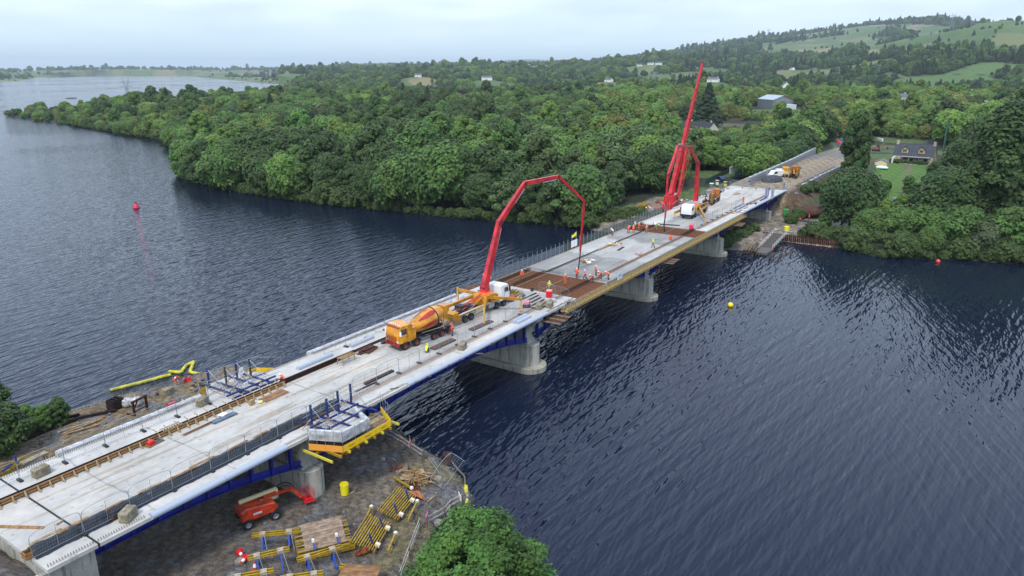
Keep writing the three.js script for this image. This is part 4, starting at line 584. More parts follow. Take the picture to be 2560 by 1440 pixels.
function mixerTruck(label, at, turn, paint, o = {}) {
  const t = thing('concrete_mixer_truck', label, 'mixer truck', at, turn), fr = G(); for (const s of [-1, 1]) fr.box(-0.4, 0.98, s * 0.42, 8.0, 0.26, 0.12); fr.box(0.5, 0.8, 0, 6.2, 0.22, 0.7); fr.build('frame', blackPaint, t);
  truckCab(t, 2.45, 4.55, 1.0, 3.1, 2.46, paint, { bumper: o.bumper ?? stripeRed, grille: o.trim ?? paint, visor: stripeRed, mirror: o.mirror });
  if (o.full) { const bb = G(); for (const z of [-0.75, 0.75]) bb.rod([4.78, 0.7, z], [4.74, 1.85, z], 0.045); for (const y of [0.95, 1.3, 1.6, 1.85]) bb.rod([4.77, y, -0.95], [4.77, y, 0.95], 0.035); bb.build('bull_bar', stripeRed, t); for (let k = 0; k < 6; k++) G().cyl(4.15, 3.2, -0.9 + k * 0.36, 0.09, 0.1, 'x').build('roof_lamp', whitePaint, t); G().box(4.52, 0.8, 0.2, 0.02, 0.14, 0.5).build('number_plate', whitePaint, t); }
  for (const x of [3.55, 1.75, -1.15, -2.5, -3.8]) for (const s of [-1, 1]) { wheel(t, x, s * 1.06, 0.52, 0.34, o.rim ?? M('#8a3a32', 0.6)); const a = []; for (let k = 0; k <= 8; k++) { const q = PI * k / 8; a.push([x + 0.64 * cos(q), 0.54 + 0.62 * sin(q)]); } for (let k = 8; k >= 0; k--) { const q = PI * k / 8; a.push([x + 0.59 * cos(q), 0.54 + 0.57 * sin(q)]); } G().prism(a, s > 0 ? 0.88 : -1.26, s > 0 ? 1.26 : -0.88).build('mudguard', blackPaint, t); }
  for (const s of [-1, 1]) { const g = G(); g.box(0.35, 0.75, s * 1.18, 1.7, 0.08, 0.05); g.box(0.35, 0.45, s * 1.18, 1.7, 0.08, 0.05); for (const x of [-0.4, 0.35, 1.1]) g.box(x, 0.6, s * 1.15, 0.06, 0.4, 0.06); g.build('side_guard', galv, t); G().bar([-4.2, 1.35, s * 1.2], [0.9, 1.5, s * 1.2], 0.06, 0.06).build('side_rail', chrome, t); }
  G().box(2.1, 1.75, 0, 0.55, 1.5, 2.3).build('water_tank', paint, t);
  const ax = new M4().makeTranslation(1.75, 2.0, 0).multiply(new M4().makeRotationZ(PI / 2 - 0.2)), prof = [[0.02, -0.02], [0.62, 0], [0.74, 0.3], [0.96, 1.1], [1.16, 2.3], [1.24, 3.2], [1.22, 3.75], [1.1, 4.35], [0.86, 4.9], [0.6, 5.35], [0.56, 5.55], [0.02, 5.5]];
  const drum = G().lathe(prof, 0, 0, 0, ax.clone(), 40).build('drum', o.drum ?? paint, t);
  if (o.stripes) for (let k = 0; k < 6; k++) { const p0 = k * PI / 3 + 0.22, pr = [[0.97, 1.0], [1.03, 1.4], [1.17, 2.25], [1.25, 3.2], [1.225, 3.8]]; for (let i = 0; i + 1 < pr.length; i++) { } const g = G(); const wd = [0.12, 0.3, 0.5, 0.55, 0.16]; const A = []; pr.forEach(([r, y], i) => A.push([r + 0.012, y, wd[i]])); for (let i = 0; i + 1 < A.length; i++) for (let j = 0; j < 4; j++) { const at2 = (q, f) => new V3(q[0] * sin(p0 + q[2] * (f - 0.5)), q[1], q[0] * cos(p0 + q[2] * (f - 0.5))).applyMatrix4(ax).toArray(); g.quad(at2(A[i], j / 4), at2(A[i], (j + 1) / 4), at2(A[i + 1], (j + 1) / 4), at2(A[i + 1], j / 4)); } g.build('stripe', stripeRed, drum); }
  G().lathe([[1.235, 3.62], [1.29, 3.64], [1.29, 3.76], [1.235, 3.78]], 0, 0, 0, ax.clone(), 40).build('drum_ring', blackPaint, drum);
  const rear = G(); for (const s of [-1, 1]) { rear.bar([-3.1, 1.1, s * 0.75], [-3.5, 3.0, s * 0.7], 0.14); rear.bar([-4.3, 1.1, s * 0.7], [-3.55, 2.9, s * 0.68], 0.1); } rear.box(-3.5, 2.9, 0, 0.16, 0.18, 1.5); rear.build('rear_frame', paint, t);
  const hop = G(); hop.prism([[-4.55, 3.75], [-3.35, 3.75], [-3.7, 2.9], [-4.25, 2.9]], -0.62, 0.62, 0.03); hop.build('hopper', o.hopper ?? paint, t); const ch = G(); ch.taper([-4.05, 2.9, 0], [-4.3, 2.2, 0.1], 0.7, 0.5, 0.45, 0.35); ch.taper([-4.3, 2.2, 0.1], [-5.3, 1.55, 0.35], 0.5, 0.14); ch.build('chute', o.hopper ?? M('#b58a2a', 0.6), t);
  const lad = G(); for (const z of [0.95, 1.3]) lad.rod([-4.35, 0.8, z], [-4.15, 3.3, z], 0.03); for (let y = 0.9; y < 3.2; y += 0.32) lad.rod([-4.34 + (y - 0.8) * 0.08, y, 0.95], [-4.34 + (y - 0.8) * 0.08, y, 1.3], 0.025); lad.box(-4.05, 3.0, 1.12, 0.7, 0.05, 0.5); lad.build('ladder', M('#d49a3a', 0.6), t);
  G().box(-2.9, 1.85, 1.0, 0.9, 0.45, 0.5).build('control_box', M('#5d4752', 0.6), t); G().cyl(-1.2, 1.65, 1.02, 0.2, 2.2, 'x').build('air_tank', M('#303238', 0.5), t);
  return t;
}
mixerTruck('yellow and red concrete mixer truck with striped drum facing the camera on the deck', [64.9, S0, 0.15], PI - 0.135, mixYellow, { full: true, stripes: true, mirror: whitePaint });
function pumpTruck(name, label, at, turn, tur, o) {                      // body of a boom pump; tur is its slewing column along x
  const t = thing(name, label, 'pump truck', at, turn), fr = G(); for (const s of [-1, 1]) fr.box(-0.6, 0.98, s * 0.42, 11.2, 0.3, 0.14); fr.build('frame', M('#3a3a3e', 0.6), t);
  truckCab(t, 3.9, 5.9, 1.0, 3.15, 2.46, vanWhite, {});
  for (const x of o.axles) for (const s of [-1, 1]) { wheel(t, x, s * 1.06, 0.52, 0.36, M('#4a4c52', 0.5)); }
  for (const s of [-1, 1]) { G().box(-2.1, 1.42, s * 1.13, 6.6, 0.09, 0.26).build('side_deck', M('#c4b49a', 0.7), t); G().box(-1.0, 1.05, s * 1.12, 2.0, 0.62, 0.2).build('locker', M('#b9a888', 0.6), t); G().box(1.6, 0.98, s * 1.1, 1.3, 0.7, 0.3).build('fuel_tank', galv, t); }
  const ped = G(); ped.prism([[tur - 1.5, 1.2], [tur + 1.6, 1.2], [tur + 1.6, 2.15], [tur + 0.9, 2.5], [tur - 1.1, 2.5], [tur - 1.5, 1.9]], -1.18, 1.18, 0.05); ped.build('outrigger_box', pumpYellow, t); for (const s of [-1, 1]) { G().box(tur - 0.5, 1.75, s * 1.2, 0.36, 0.5, 0.03).build('box_opening', blackPaint, t); G().box(tur + 0.75, 1.8, s * 1.2, 0.7, 0.42, 0.03).build('box_opening', blackPaint, t); }
  G().cyl(tur, 2.62, 0, 0.95, 0.28, 'y', 0.8, 22).build('slewing_ring', orangePaint, t);
  const eng = G(); eng.box(-3.6, 1.75, -0.2, 1.0, 0.7, 1.2); eng.cyl(-2.6, 1.75, 0.35, 0.28, 1.0, 'x'); eng.box(-4.6, 1.55, 0.4, 0.6, 0.5, 0.5); eng.build('pump_unit', M('#2b2d33', 0.6), t); const pipe = G(); for (const [z, y] of [[-0.35, 1.9], [0.1, 2.0], [0.5, 1.85]]) pipe.rod([-4.4, y - 0.3, z], [tur - 0.4, y + 0.7, z * 0.4], 0.07); pipe.build('delivery_pipe', M('#c2402c', 0.5), t); const yp = G(); for (const z of [0.55, 0.75, 0.95]) yp.rod([-2.9, 1.5, z], [tur - 1.0, 2.5, z * 0.7], 0.05); yp.build('hydraulic_pipe', pumpYellow, t); G().box(-2.3, 1.7, 0.75, 0.35, 0.4, 0.3).build('blue_canister', formBlue, t);
  const hp = G(); hp.prism([[-6.7, 1.75], [-5.4, 1.75], [-5.55, 0.85], [-6.4, 0.85]], -0.95, 0.95, 0.03); hp.build('hopper', M('#c08a24', 0.6), t); for (const s of [-1, 1]) { G().box(-5.5, 0.95, s * 1.05, 0.5, 0.9, 0.3).build('rear_support', pumpYellow, t); const ld = G(); for (const q of [-0.18, 0.18]) ld.rod([-6.1 + q, 0.5, s * 1.15], [-6.1 + q, 2.3, s * 1.15], 0.025); for (let y = 0.6; y < 2.2; y += 0.3) ld.rod([-6.28, y, s * 1.15], [-5.92, y, s * 1.15], 0.022); ld.build('ladder', pumpYellow, t); }
  return t;
}
function legBeam(t, a, b, drop, h0 = 0.42, h1 = 0.34) { const g = G().taper(a, b, 0.32, h0, 0.28, h1).build('outrigger', pumpYellow, t); const q = G(); q.box(b[0], b[1] - drop / 2 + 0.25, b[2], 0.2, drop + 0.1, 0.2); q.cyl(b[0], b[1] - drop + 0.14, b[2], 0.3, 0.06); q.build('leg', M('#d9ae5c', 0.5), g); }
function boomArm(t, pts, ws, o = {}) {                                   // box sections with joints, rams and the delivery pipe on brackets
  for (let i = 0; i + 1 < pts.length; i++) {
    const a = new V3(...pts[i]), b = new V3(...pts[i + 1]), w0 = ws[i], w1 = ws[i + 1], d = b.clone().sub(a), L = d.length(); d.normalize(); const seg = G().taper(a.toArray(), b.toArray(), w0 * 0.72, w0, w1 * 0.72, w1).build('boom_section', boomRed, t);
    const side = new V3().crossVectors(d, new V3(0, 1, 0)); if (side.lengthSq() < 0.01) side.set(1, 0, 0); side.normalize(); const off = side.clone().multiplyScalar(-(w0 * 0.36 + 0.16)), pg = G(); pg.rod(a.clone().add(off).toArray(), b.clone().add(off).toArray(), 0.065, 0.065, 7); for (let s = 0.8; s < L; s += 1.1) { const m = a.clone().addScaledVector(d, s); pg.bar(m.toArray(), m.clone().add(off).toArray(), 0.05, 0.1); } pg.build('delivery_pipe', M('#b8323a', 0.5), seg);
    G().cyl(0, 0, 0, w0 * 0.5, w0 * 1.0, 'y', w0 * 0.5, 12).build('joint', M('#7d1d22', 0.5), seg).position.copy(a); seg.children[seg.children.length - 1].quaternion.setFromUnitVectors(new V3(0, 1, 0), side);
    if (i < 3 && L > 4) { const u = new V3().crossVectors(side, d).normalize().multiplyScalar(o.flip ? w0 * 0.7 : -w0 * 0.7), r = G(); r.rod(a.clone().addScaledVector(d, L * 0.55).add(u).toArray(), a.clone().addScaledVector(d, L * 0.92).add(u).toArray(), 0.11, 0.11, 8); r.build('ram', chrome, seg); }
    const band = G(); for (let s = L * 0.33; s < L * 0.9; s += L * 0.33) { const m = a.clone().addScaledVector(d, s), e = m.clone().addScaledVector(d, 0.12), f = s / L, ww = lerp(w0, w1, f) + 0.03; band.taper(m.toArray(), e.toArray(), ww * 0.72, ww); } band.build('section_band', M('#9c1f26', 0.5), seg);
  }
}
const toLocal = (t, p) => { t.updateMatrixWorld(true); return t.worldToLocal(new V3(...p)).toArray(); };
{ // nearer pump: cab points along the bridge, boom arches over to the fresh concrete
  const t = pumpTruck('concrete_pump_truck', 'yellow pump truck with arched red boom backed up to the yellow striped mixer', [77.4, S0, -0.25], -0.02, 1.6, { axles: [4.6, 2.9, -2.9, -4.2] });
  const base = [79.0, S0 + 2.7, -0.25], hose = on(1443, 694), A = base, wall = (u, v) => onWall(u, v, A, hose);
  const pts = [[79.0, S0 + 3.3, -0.25], wall(1248, 556), wall(1312, 458), wall(1396, 441), wall(1461, 503), wall(1451, 628)].map((p) => toLocal(t, p));
  const head = G(); head.prism([[1.1, 2.75], [2.2, 2.75], [2.05, 3.7], [1.3, 3.7]], -0.5, 0.5, 0.04); head.build('turret', boomRed, t);
  boomArm(t, pts, [0.95, 0.74, 0.6, 0.48, 0.36, 0.24]);
  const h0 = new V3(...pts[5]), h1 = new V3(...toLocal(t, [hose[0], S0 + 0.25, hose[2]])); G().path([h0.toArray(), h0.clone().lerp(h1, 0.4).add(new V3(0.1, 0, 0)).toArray(), h1.toArray()], 0.1, 7).build('end_hose', blackPaint, t);
  legBeam(t, [1.2, 2.2, 1.1], toLocal(t, on(1303, 748, 1.75)), 1.75); legBeam(t, [0.4, 2.2, 1.1], toLocal(t, [74.0, S0 + 2.0, 3.3]), 2.0); legBeam(t, [0.4, 2.2, -1.1], toLocal(t, [71.2, S0 + 1.8, -2.1]), 1.8); legBeam(t, [1.6, 2.2, -1.1], [0.8, 2.5, -4.2], 2.45);
}
{ // farther pump, cab towards the camera, with its boom folded over in a hoop
  const t = pumpTruck('concrete_pump_truck', 'pump truck with white cab facing the camera on the far half of bridge', [163.4, S0, -0.7], PI + 0.02, 0.4, { axles: [4.6, 2.9, -2.9, -4.2] });
  const base = on(1738, 512), hose = on(1661, 582), wall = (u, v) => onWall(u, v, base, hose);
  const pts = [[base[0], S0 + 2.7, base[2]], wall(1744, 405), wall(1724, 366), wall(1694, 366), wall(1670, 436), wall(1663, 543)].map((p) => toLocal(t, p));
  const head = G(); head.box(...toLocal(t, [base[0], S0 + 1.9, base[2]]), 1.2, 1.8, 1.0); head.build('turret', boomRed, t); boomArm(t, pts, [1.05, 0.8, 0.62, 0.6, 0.46, 0.34], { flip: true });
  const h0 = new V3(...pts[5]), h1 = new V3(...toLocal(t, [hose[0], S0 + 0.2, hose[2]])); G().path([h0.toArray(), h0.clone().lerp(h1, 0.5).add(new V3(0, 0, 0.15)).toArray(), h1.toArray()], 0.13, 7).build('end_hose', blackPaint, t);
  legBeam(t, [0.6, 1.9, -1.1], toLocal(t, on(1763, 545, 1.2)), 1.2, 0.6, 0.5); legBeam(t, [0.4, 1.9, 1.1], toLocal(t, on(1686, 532, 1.2)), 1.2, 0.6, 0.5);
  G().box(-2.6, 2.1, -1.22, 5.2, 0.9, 0.1).build('side_panel', pumpYellow, t); G().box(-2.4, 2.1, -1.28, 3.4, 0.6, 0.03).build('dark_panel', M('#2a211c', 0.5), t); G().cyl(-3.2, 2.1, -1.3, 0.24, 0.02, 'z').build('round_badge', M('#d9a53c', 0.5), t);
}
mixerTruck('orange concrete mixer truck on the far deck behind the pump with white cab', [181.5, S0, -3.0], 0.1, M('#d9822e', 0.45, { t: 'mottle', s: 3 }), { bumper: blackPaint, hopper: M('#8f9094', 0.6) });
{ // telescopic crane standing on the bank beside the deck
  const t = thing('mobile_crane', 'tall red mobile crane with long straight telescopic boom left of the far deck', 'crane', [174, DECK - 1.6, -11], 0.2), b = G(); b.prism([[-4.5, 1.0], [4.5, 1.0], [4.7, 2.0], [2.6, 2.4], [-4.4, 2.3]], -1.4, 1.4, 0.06); b.build('carrier', boomRed, t); for (const x of [-3.4, -1.8, 1.6, 3.2]) for (const s of [-1, 1]) wheel(t, x, s * 1.2, 0.62, 0.4);
  G().box(0.6, 3.2, 0.2, 3.0, 1.7, 2.2).build('superstructure', boomRed, t); G().box(2.6, 3.2, 1.0, 1.2, 1.6, 1.0).build('operator_cab', glassDark, t); G().box(-2.0, 3.2, 0, 1.4, 1.6, 2.4).build('counterweight', M('#b3262c', 0.5), t);
  const top = onWall(1757, 156, [174, 0, -11], [179.4, 0, -9.6]), a = new V3(0, 4.0, 0), e = new V3(...toLocal(t, top)), d = e.clone().sub(a), at = (f) => a.clone().addScaledVector(d, f).toArray();
  for (const [f0, f1, w] of [[0, 0.33, 1.0], [0.33, 0.58, 0.8], [0.58, 0.8, 0.64], [0.8, 1, 0.48]]) { const s = G().taper(at(f0), at(f1), w, w * 1.15).build('boom_section', boomRed, t); G().taper(at(f1 - 0.008), at(f1), w + 0.12, w * 1.15 + 0.12).build('collar', M('#8d1c24', 0.5), s); }
  G().rod([0.9, 3.4, 1.6], a.clone().addScaledVector(d, 0.36).add(new V3(0.6, 0, 1.0)).toArray(), 0.42, 0.34, 10).build('lifting_ram', boomRed, t); const lat = G(); for (let i = 0; i < 18; i++) { const f = i / 18 * 0.38, p = a.clone().addScaledVector(d, f).add(new V3(0.5, 0, 1.7)), q = a.clone().addScaledVector(d, f + 0.02).add(new V3(0.5, 0, 2.3)); lat.rod(p.toArray(), q.toArray(), 0.05, 0.05, 5); lat.rod(p.toArray(), a.clone().addScaledVector(d, f + 0.021).add(new V3(0.5, 0, 1.7)).toArray(), 0.07, 0.07, 5); lat.rod(a.clone().addScaledVector(d, f).add(new V3(0.5, 0, 2.3)).toArray(), q.toArray(), 0.06, 0.06, 5); } lat.build('lattice_jib', boomRed, t);
  for (const s of [-1, 1]) for (const x of [-3.8, 3.9]) { const g = G().box(x, 1.2, s * 2.2, 0.4, 0.35, 2.2).build('outrigger', orangePaint, t); G().box(x, 0.6, s * 3.2, 0.3, 1.2, 0.3).build('leg', galv, g); }
}
// ---------- things on the deck ----------
const concBlock = M('#a39a82', 0.95, { t: 'mottle', s: 1.6 }), tarpMat = M('#20242b', 0.36), sheetGrey = M('#6f7d93', 0.5, { t: 'mottle', s: 2 }), bagWhite = M('#dcdcda', 0.8, { t: 'mottle', s: 1 });
const RD = mulberry(4242);
const roundedBox = (g, x, y, z, sx, sy, sz, b = 0.06) => g.prism([[x - sx / 2 + b, y - sy / 2], [x + sx / 2 - b, y - sy / 2], [x + sx / 2, y - sy / 2 + b], [x + sx / 2, y + sy / 2 - b], [x + sx / 2 - b, y + sy / 2], [x - sx / 2 + b, y + sy / 2], [x - sx / 2, y + sy / 2 - b], [x - sx / 2, y - sy / 2 + b]], z - sz / 2, z + sz / 2, b * 0.8);
// timber kerb shutter along the left of the roadway
{
  const t = thing('timber_kerb_shutter', 'long pale timber kerb shutter with angled brackets along the left of the roadway', 'formwork', [0, DECK, 0]);
  for (let i = 0; i < 10; i++) { const a = 17.4 + i * 2.9, b = a + 2.87; G().box((a + b) / 2, 0.24, -3.2 + (i % 3) * 0.012, b - a, 0.46, 0.05).build('shutter_board', [timber, ply, timber][i % 3], t); G().box((a + b) / 2, 0.42, -3.13, b - a, 0.06, 0.09).build('waling', timber, t); G().box((a + b) / 2, 0.2, -3.13, b - a, 0.06, 0.09).build('waling', timberPale, t); }
  for (let i = 0; i < 31; i++) { const x = 17.8 + i * 0.94 + (RD() - 0.5) * 0.1, g = G(); g.prism([[-3.12, 0], [-2.55, 0], [-2.6, 0.07], [-3.06, 0.5], [-3.12, 0.5]], -0.035, 0.035, 0, new M4().makeTranslation(x, 0, 0).multiply(new M4().makeRotationY(-PI / 2))); g.build('bracket', timberPale, t); }
  for (let x = 32; x < 46; x += 1.05) G().bar([x, 0.5, -3.3], [x + 0.12, 0.52, -4.3], 0.09, 0.05).build('spreader', timberPale, t);
  solo('steel_kerb_plate', G().box(0, 0.26, 0, 10.6, 0.52, 0.05).box(0, 0.03, 0.12, 10.6, 0.05, 0.25).box(0, 0.5, 0.06, 10.6, 0.04, 0.12), M('#4a2620', 0.8, { t: 'rusty', s: 2 }), 'long dark red brown steel kerb plate continuing the timber shutter towards the mixer', 'steel plate', null, [51.6, DECK, -3.55]);
}
// kerb shutter under black sheeting on the right
{
  const t = thing('sheeted_kerb_shutter', 'long kerb shutter wrapped in crumpled black plastic sheeting along the right of the roadway', 'covered formwork', [0, DECK, 0]), x0 = 17.3, x1 = 46, N = 240, prof = [[-0.52, 0.02], [-0.4, 0.3], [-0.3, 0.56], [-0.05, 0.6], [0.22, 0.58], [0.34, 0.32], [0.42, 0.1], [0.75, 0.03]], p = [], idx = [];
  for (let i = 0; i <= N; i++) { const x = lerp(x0, x1, i / N), zc = lerp(5.35, 5.2, i / N), big = 0.8 + 0.55 * fbm(x / 1.7, 1, 301, 3) + (x > 38 ? 0.25 : 0); prof.forEach(([z, y], k) => { const n = fbm(x * 1.3, k * 0.9, 303, 4) - 0.5, m = fbm(x * 4, k * 2, 305, 2) - 0.5; p.push(x + n * 0.2, max(0.015, y * big + n * 0.3 * (k > 0 && k < 7 ? 1 : 0.05) + m * 0.1 * (k > 0 && k < 7 ? 1 : 0)), zc + z + n * 0.3 + m * 0.12); }); }
  for (let i = 0; i < N; i++) for (let k = 0; k < 7; k++) { const a = i * 8 + k, b = a + 8; idx.push(a, a + 1, b, b, a + 1, b + 1); }
  const g = new THREE.BufferGeometry(); g.setAttribute('position', new THREE.BufferAttribute(new Float32Array(p), 3)); g.setAttribute('uv', new THREE.BufferAttribute(new Float32Array(p.length / 3 * 2).map((_, i) => p[floor(i / 2) * 3 + (i % 2) * 2]), 2)); g.setIndex(idx); g.computeVertexNormals(); const m = new THREE.Mesh(g, tarpMat); m.name = 'plastic_sheet'; m.castShadow = m.receiveShadow = true; t.add(m);
  for (const [a, b, z] of [[17.4, 19.6, 5.1], [19.2, 21.4, 5.35], [22.4, 24.1, 5.2], [25.3, 27.2, 5.05], [27.6, 30.2, 5.3], [29.7, 32.0, 5.1], [33.2, 35.4, 5.25], [36, 37.6, 5.2]]) { const pk = solo('plank', G().bar([0, 0, 0], [b - a, 0.02, (RD() - 0.5) * 0.3], 0.24, 0.045), [timberPale, timber, ply][floor(RD() * 3)], `loose plank on the black sheeting, ${ORD[[17.4, 19.2, 22.4, 25.3, 27.6, 29.7, 33.2, 36].indexOf(a)]} along from the near end`, 'plank', 'planks on the black sheeting', [a, DECK + 0.68 + 0.1 * RD(), z]); pk.rotation.z = 0.01; }
  const bx = G(); for (const z of [-0.3, 0.3]) bx.box(0.3, 0.25, z, 0.7, 0.5, 0.05); bx.box(0, 0.25, 0, 0.06, 0.5, 0.6); bx.bar([0.5, 0.1, -0.3], [0.1, 0.5, -0.3], 0.06); solo('timber_box_end', bx, timber, 'short open timber shutter box showing at the near tip of the black sheeting', 'formwork', null, [16.9, DECK, 5.35]);
}
// mesh fence panels
const fenceParts = (() => {
  const f = G(), w = G(), L = 3.4, Hh = 1.95; f.path([[0, 0.05, 0], [0, Hh - 0.2, 0], [0.16, Hh, 0], [L - 0.16, Hh, 0], [L, Hh - 0.2, 0], [L, 0.05, 0]], 0.021, 5, 40); f.rod([0.02, 0.2, 0], [L - 0.02, 0.2, 0], 0.017, 0.017, 5); for (const x of [L / 2]) f.rod([x, 0.2, 0], [x, Hh - 0.02, 0], 0.017, 0.017, 5);
  for (let x = 0.17; x < L; x += 0.17) w.box(x, Hh / 2 + 0.1, 0, 0.0045, Hh - 0.25, 0.0045); for (let y = 0.45; y < Hh; y += 0.28) w.box(L / 2, y, 0, L, 0.0045, 0.0045);
  const b = G(); roundedBox(b, 0, 0.07, 0, 0.24, 0.14, 0.72, 0.03); return { f: f.geometry(), w: w.geometry(), b: b.geometry() };
})();
function fencePanel(at, turn, label, group, foot = true) {
  const t = thing('fence_panel', label, 'fence panel', at, turn, group), put = (n, g, m, x = 0) => { const o = new THREE.Mesh(g, m); o.name = n; o.castShadow = true; o.position.x = x; t.add(o); return o; };
  put('frame', fenceParts.f, galv); put('wire_mesh', fenceParts.w, galv); if (foot) put('foot', fenceParts.b, darkRubber, 3.45).position.y = 0.0; return t;
}
function fenceRun(name, a, b, group, gap = 3.5, foot = true) { const L = hypot(b[0] - a[0], b[2] - a[2]), n = max(1, round(L / gap)), turn = heading(a, b); for (let i = 0; i < n; i++) { const f = i / n, y = lerp(a[1], b[1], f); fencePanel([lerp(a[0], b[0], f), y, lerp(a[2], b[2], f)], turn + (hash2(i, n, 5) - 0.5) * 0.04, `${ORD[i] ?? 'last'} wire fence panel ${name}`, group, foot); } }
fenceRun('from the near end beside the black sheeting', [17.2, DECK, 5.95], [45.2, DECK, 5.75], 'wire fence panels by the black sheeting');
fenceRun('beyond the lookout bay along the near deck edge', [48.5, DECK, 4.95], [83.5, DECK, 5.15], 'wire fence panels along the near deck edge');
fenceRun('from the near end along the left walkway', [18.0, DECK, -5.9], [42.5, DECK, -5.75], 'wire fence panels on the left walkway');
fenceRun('past the left lookout bay on the left walkway', [54.5, DECK, -5.95], [86, DECK, -6.2], 'wire fence panels farther along the left walkway');
fenceRun('right of the far pump truck', [149.5, DECK, 4.8], [184, DECK, 4.6], 'wire fence panels by the far pump truck');
fenceRun('crossing the deck end before the rusty bars', [89.9, DECK, 2.0], [88.6, DECK, 7.4], 'wire fence panels before the rusty bars', 2.7);
fenceRun('on the far left of the far deck', [186, DECK, -7.2], [207, DECK, -7.0], 'wire fence panels on the far left walkway');
// concrete ballast blocks
const blockShape = (() => { const g = G(); roundedBox(g, 0, 0.4, 0, 1.2, 0.8, 0.8, 0.07); g.box(-0.25, 0.83, 0, 0.16, 0.06, 0.5).box(0.25, 0.83, 0, 0.16, 0.06, 0.5).box(0, 0.4, 0.405, 0.04, 0.8, 0.02); return g; })();
for (const [u, v, turn, label] of [[322, 1297, 0.5, 'concrete ballast block strapped beside the black sheeting on near walkway'], [104, 1188, 0.1, 'concrete ballast block on the left walkway near the fence start'], [507, 1012, 0.2, 'weathered concrete block beside the left formwork frames'], [1156, 872, 0.35, 'concrete block standing alone on the walkway right of the mixer'], [1349, 772, 0.2, 'left one of two concrete blocks beyond the pump truck arm'], [1374, 768, 0.25, 'right one of two concrete blocks beyond the pump truck arm'], [1704, 540, 0.3, 'beige block left of the far white cab'], [1730, 530, 0.2, 'beige block partly hidden behind the far white cab']]) { const o = solo('concrete_block', blockShape, concBlock, label, 'concrete block', null, on(u, v), turn); if (v < 1250 && u < 600) o.scale.setScalar(0.95); }
// loose boards, plates and mats
const slabThing = (name, label, cat, u, v, L, W, H, turn, m, lift = 0, tilt = 0) => { const g = G(); roundedBox(g, 0, H / 2, 0, L, H, W, min(0.02, H * 0.3)); const o = solo(name, g, m, label, cat, null, on(u, v, lift), turn); o.rotation.z = tilt; return o; };
slabThing('plywood_sheet', 'brown plywood sheet lying flat beside the timber kerb shutter', 'plywood sheet', 685, 990, 3.0, 1.25, 0.06, 0.0, ply);
slabThing('metal_sheet', 'blue grey folded metal sheet lying on the roadway', 'metal sheet', 561, 1046, 2.6, 0.62, 0.14, 0.02, sheetGrey, 0.02);
slabThing('paper_sheet', 'white sheet of paper lying by the blue grey metal', 'paper', 557, 1036, 0.8, 0.6, 0.015, 0.3, whitePaint, 0.17);
{ const t = thing('rebar_bundle', 'rusty bundle of thin bars beside the blue grey metal sheet', 'steel bars', on(505, 1068), 0.04), g = G(); for (let i = 0; i < 14; i++) g.rod([-2.2 + RD() * 0.6, 0.03 + RD() * 0.08, -0.2 + RD() * 0.35], [1.6 + RD() * 0.7, 0.03 + RD() * 0.08, -0.2 + RD() * 0.35], 0.016, 0.016, 5); g.build('bars', rebarMat, t); }
slabThing('steel_beam', 'dark red brown steel beam lying behind the near wire fence', 'steel beam', 948, 945, 4.4, 0.45, 0.18, 0.0, M('#4b2b27', 0.7, { t: 'rusty', s: 2 }));
slabThing('steel_beam', 'thin brown channel lying below the near wire fence by the lookout', 'steel beam', 915, 968, 3.2, 0.2, 0.1, -0.05, rustSteel);
slabThing('timber_mat', 'brown timber mat lying right of the mixer truck', 'timber mat', 1108, 862, 4.0, 0.85, 0.18, -0.03, M('#7d6350', 0.85, { t: 'grain', s: 1.5 }));
slabThing('timber_mat', 'brown timber mat beneath the yellow outrigger leg', 'timber mat', 1203, 815, 4.4, 0.8, 0.16, -0.03, M('#7d6350', 0.85, { t: 'grain', s: 1.5 }));
for (let i = 0; i < 5; i++) slabThing('rusty_plate', `rusty steel plate in the loose pile before the mixer, ${ORD[i]} from the bottom`, 'steel plate', 918 + (i % 3) * 8 - 6, 878 - i * 2, 2.6 - i * 0.2, 0.7, 0.05, 0.1 + 0.35 * (RD() - 0.5), M('#7a4a3c', 0.85, { t: 'rusty', s: 1.4 }), i * 0.07, 0.02);
{ const t = thing('timber_trestle', 'pale timber trestle bench cluttered with offcuts beyond the brown kerb plate', 'trestle', on(866, 905), 0.05), g = G(); for (const x of [-1.0, 0.9]) for (const z of [-0.35, 0.35]) g.bar([x, 0, z * 1.4], [x + 0.06, 0.72, z], 0.08); g.build('legs', timberPale, t); for (let i = 0; i < 7; i++) G().bar([-1.2 + RD() * 0.3, 0.74 + RD() * 0.08, -0.4 + i * 0.13], [1.1 + RD() * 0.3, 0.76 + RD() * 0.1, -0.4 + i * 0.13 + (RD() - 0.5) * 0.3], 0.1, 0.05).build('board', i % 2 ? timberPale : timber, t); }
{ const t = thing('timber_ladder', 'short timber ladder piece lying across the kerb shutter brackets', 'ladder', on(428, 1068, 0.45), 0.02); for (const z of [-0.32, 0.32]) G().box(0, 0.03, z, 2.0, 0.06, 0.07).build('rail', timberPale, t); for (let i = 0; i < 8; i++) G().box(-0.88 + i * 0.25, 0.075, 0, 0.07, 0.03, 0.7).build('rung', timberPale, t); }
{ const t = thing('red_compactor', 'small red site machine sitting in a shallow timber tray on the roadway', 'site machine', on(378, 1113), 0.2); const tr = G(); tr.box(0, 0.03, 0, 1.0, 0.05, 0.7); for (const z of [-0.35, 0.35]) tr.box(0, 0.08, z, 1.0, 0.12, 0.05); tr.build('tray', timber, t); roundedBox(G(), 0, 0.25, 0, 0.5, 0.35, 0.4).build('motor', redPaint, t); G().path([[0.2, 0.35, 0], [0.5, 0.6, 0], [0.75, 0.62, 0]], 0.025, 5).build('handle', blackPaint, t); }
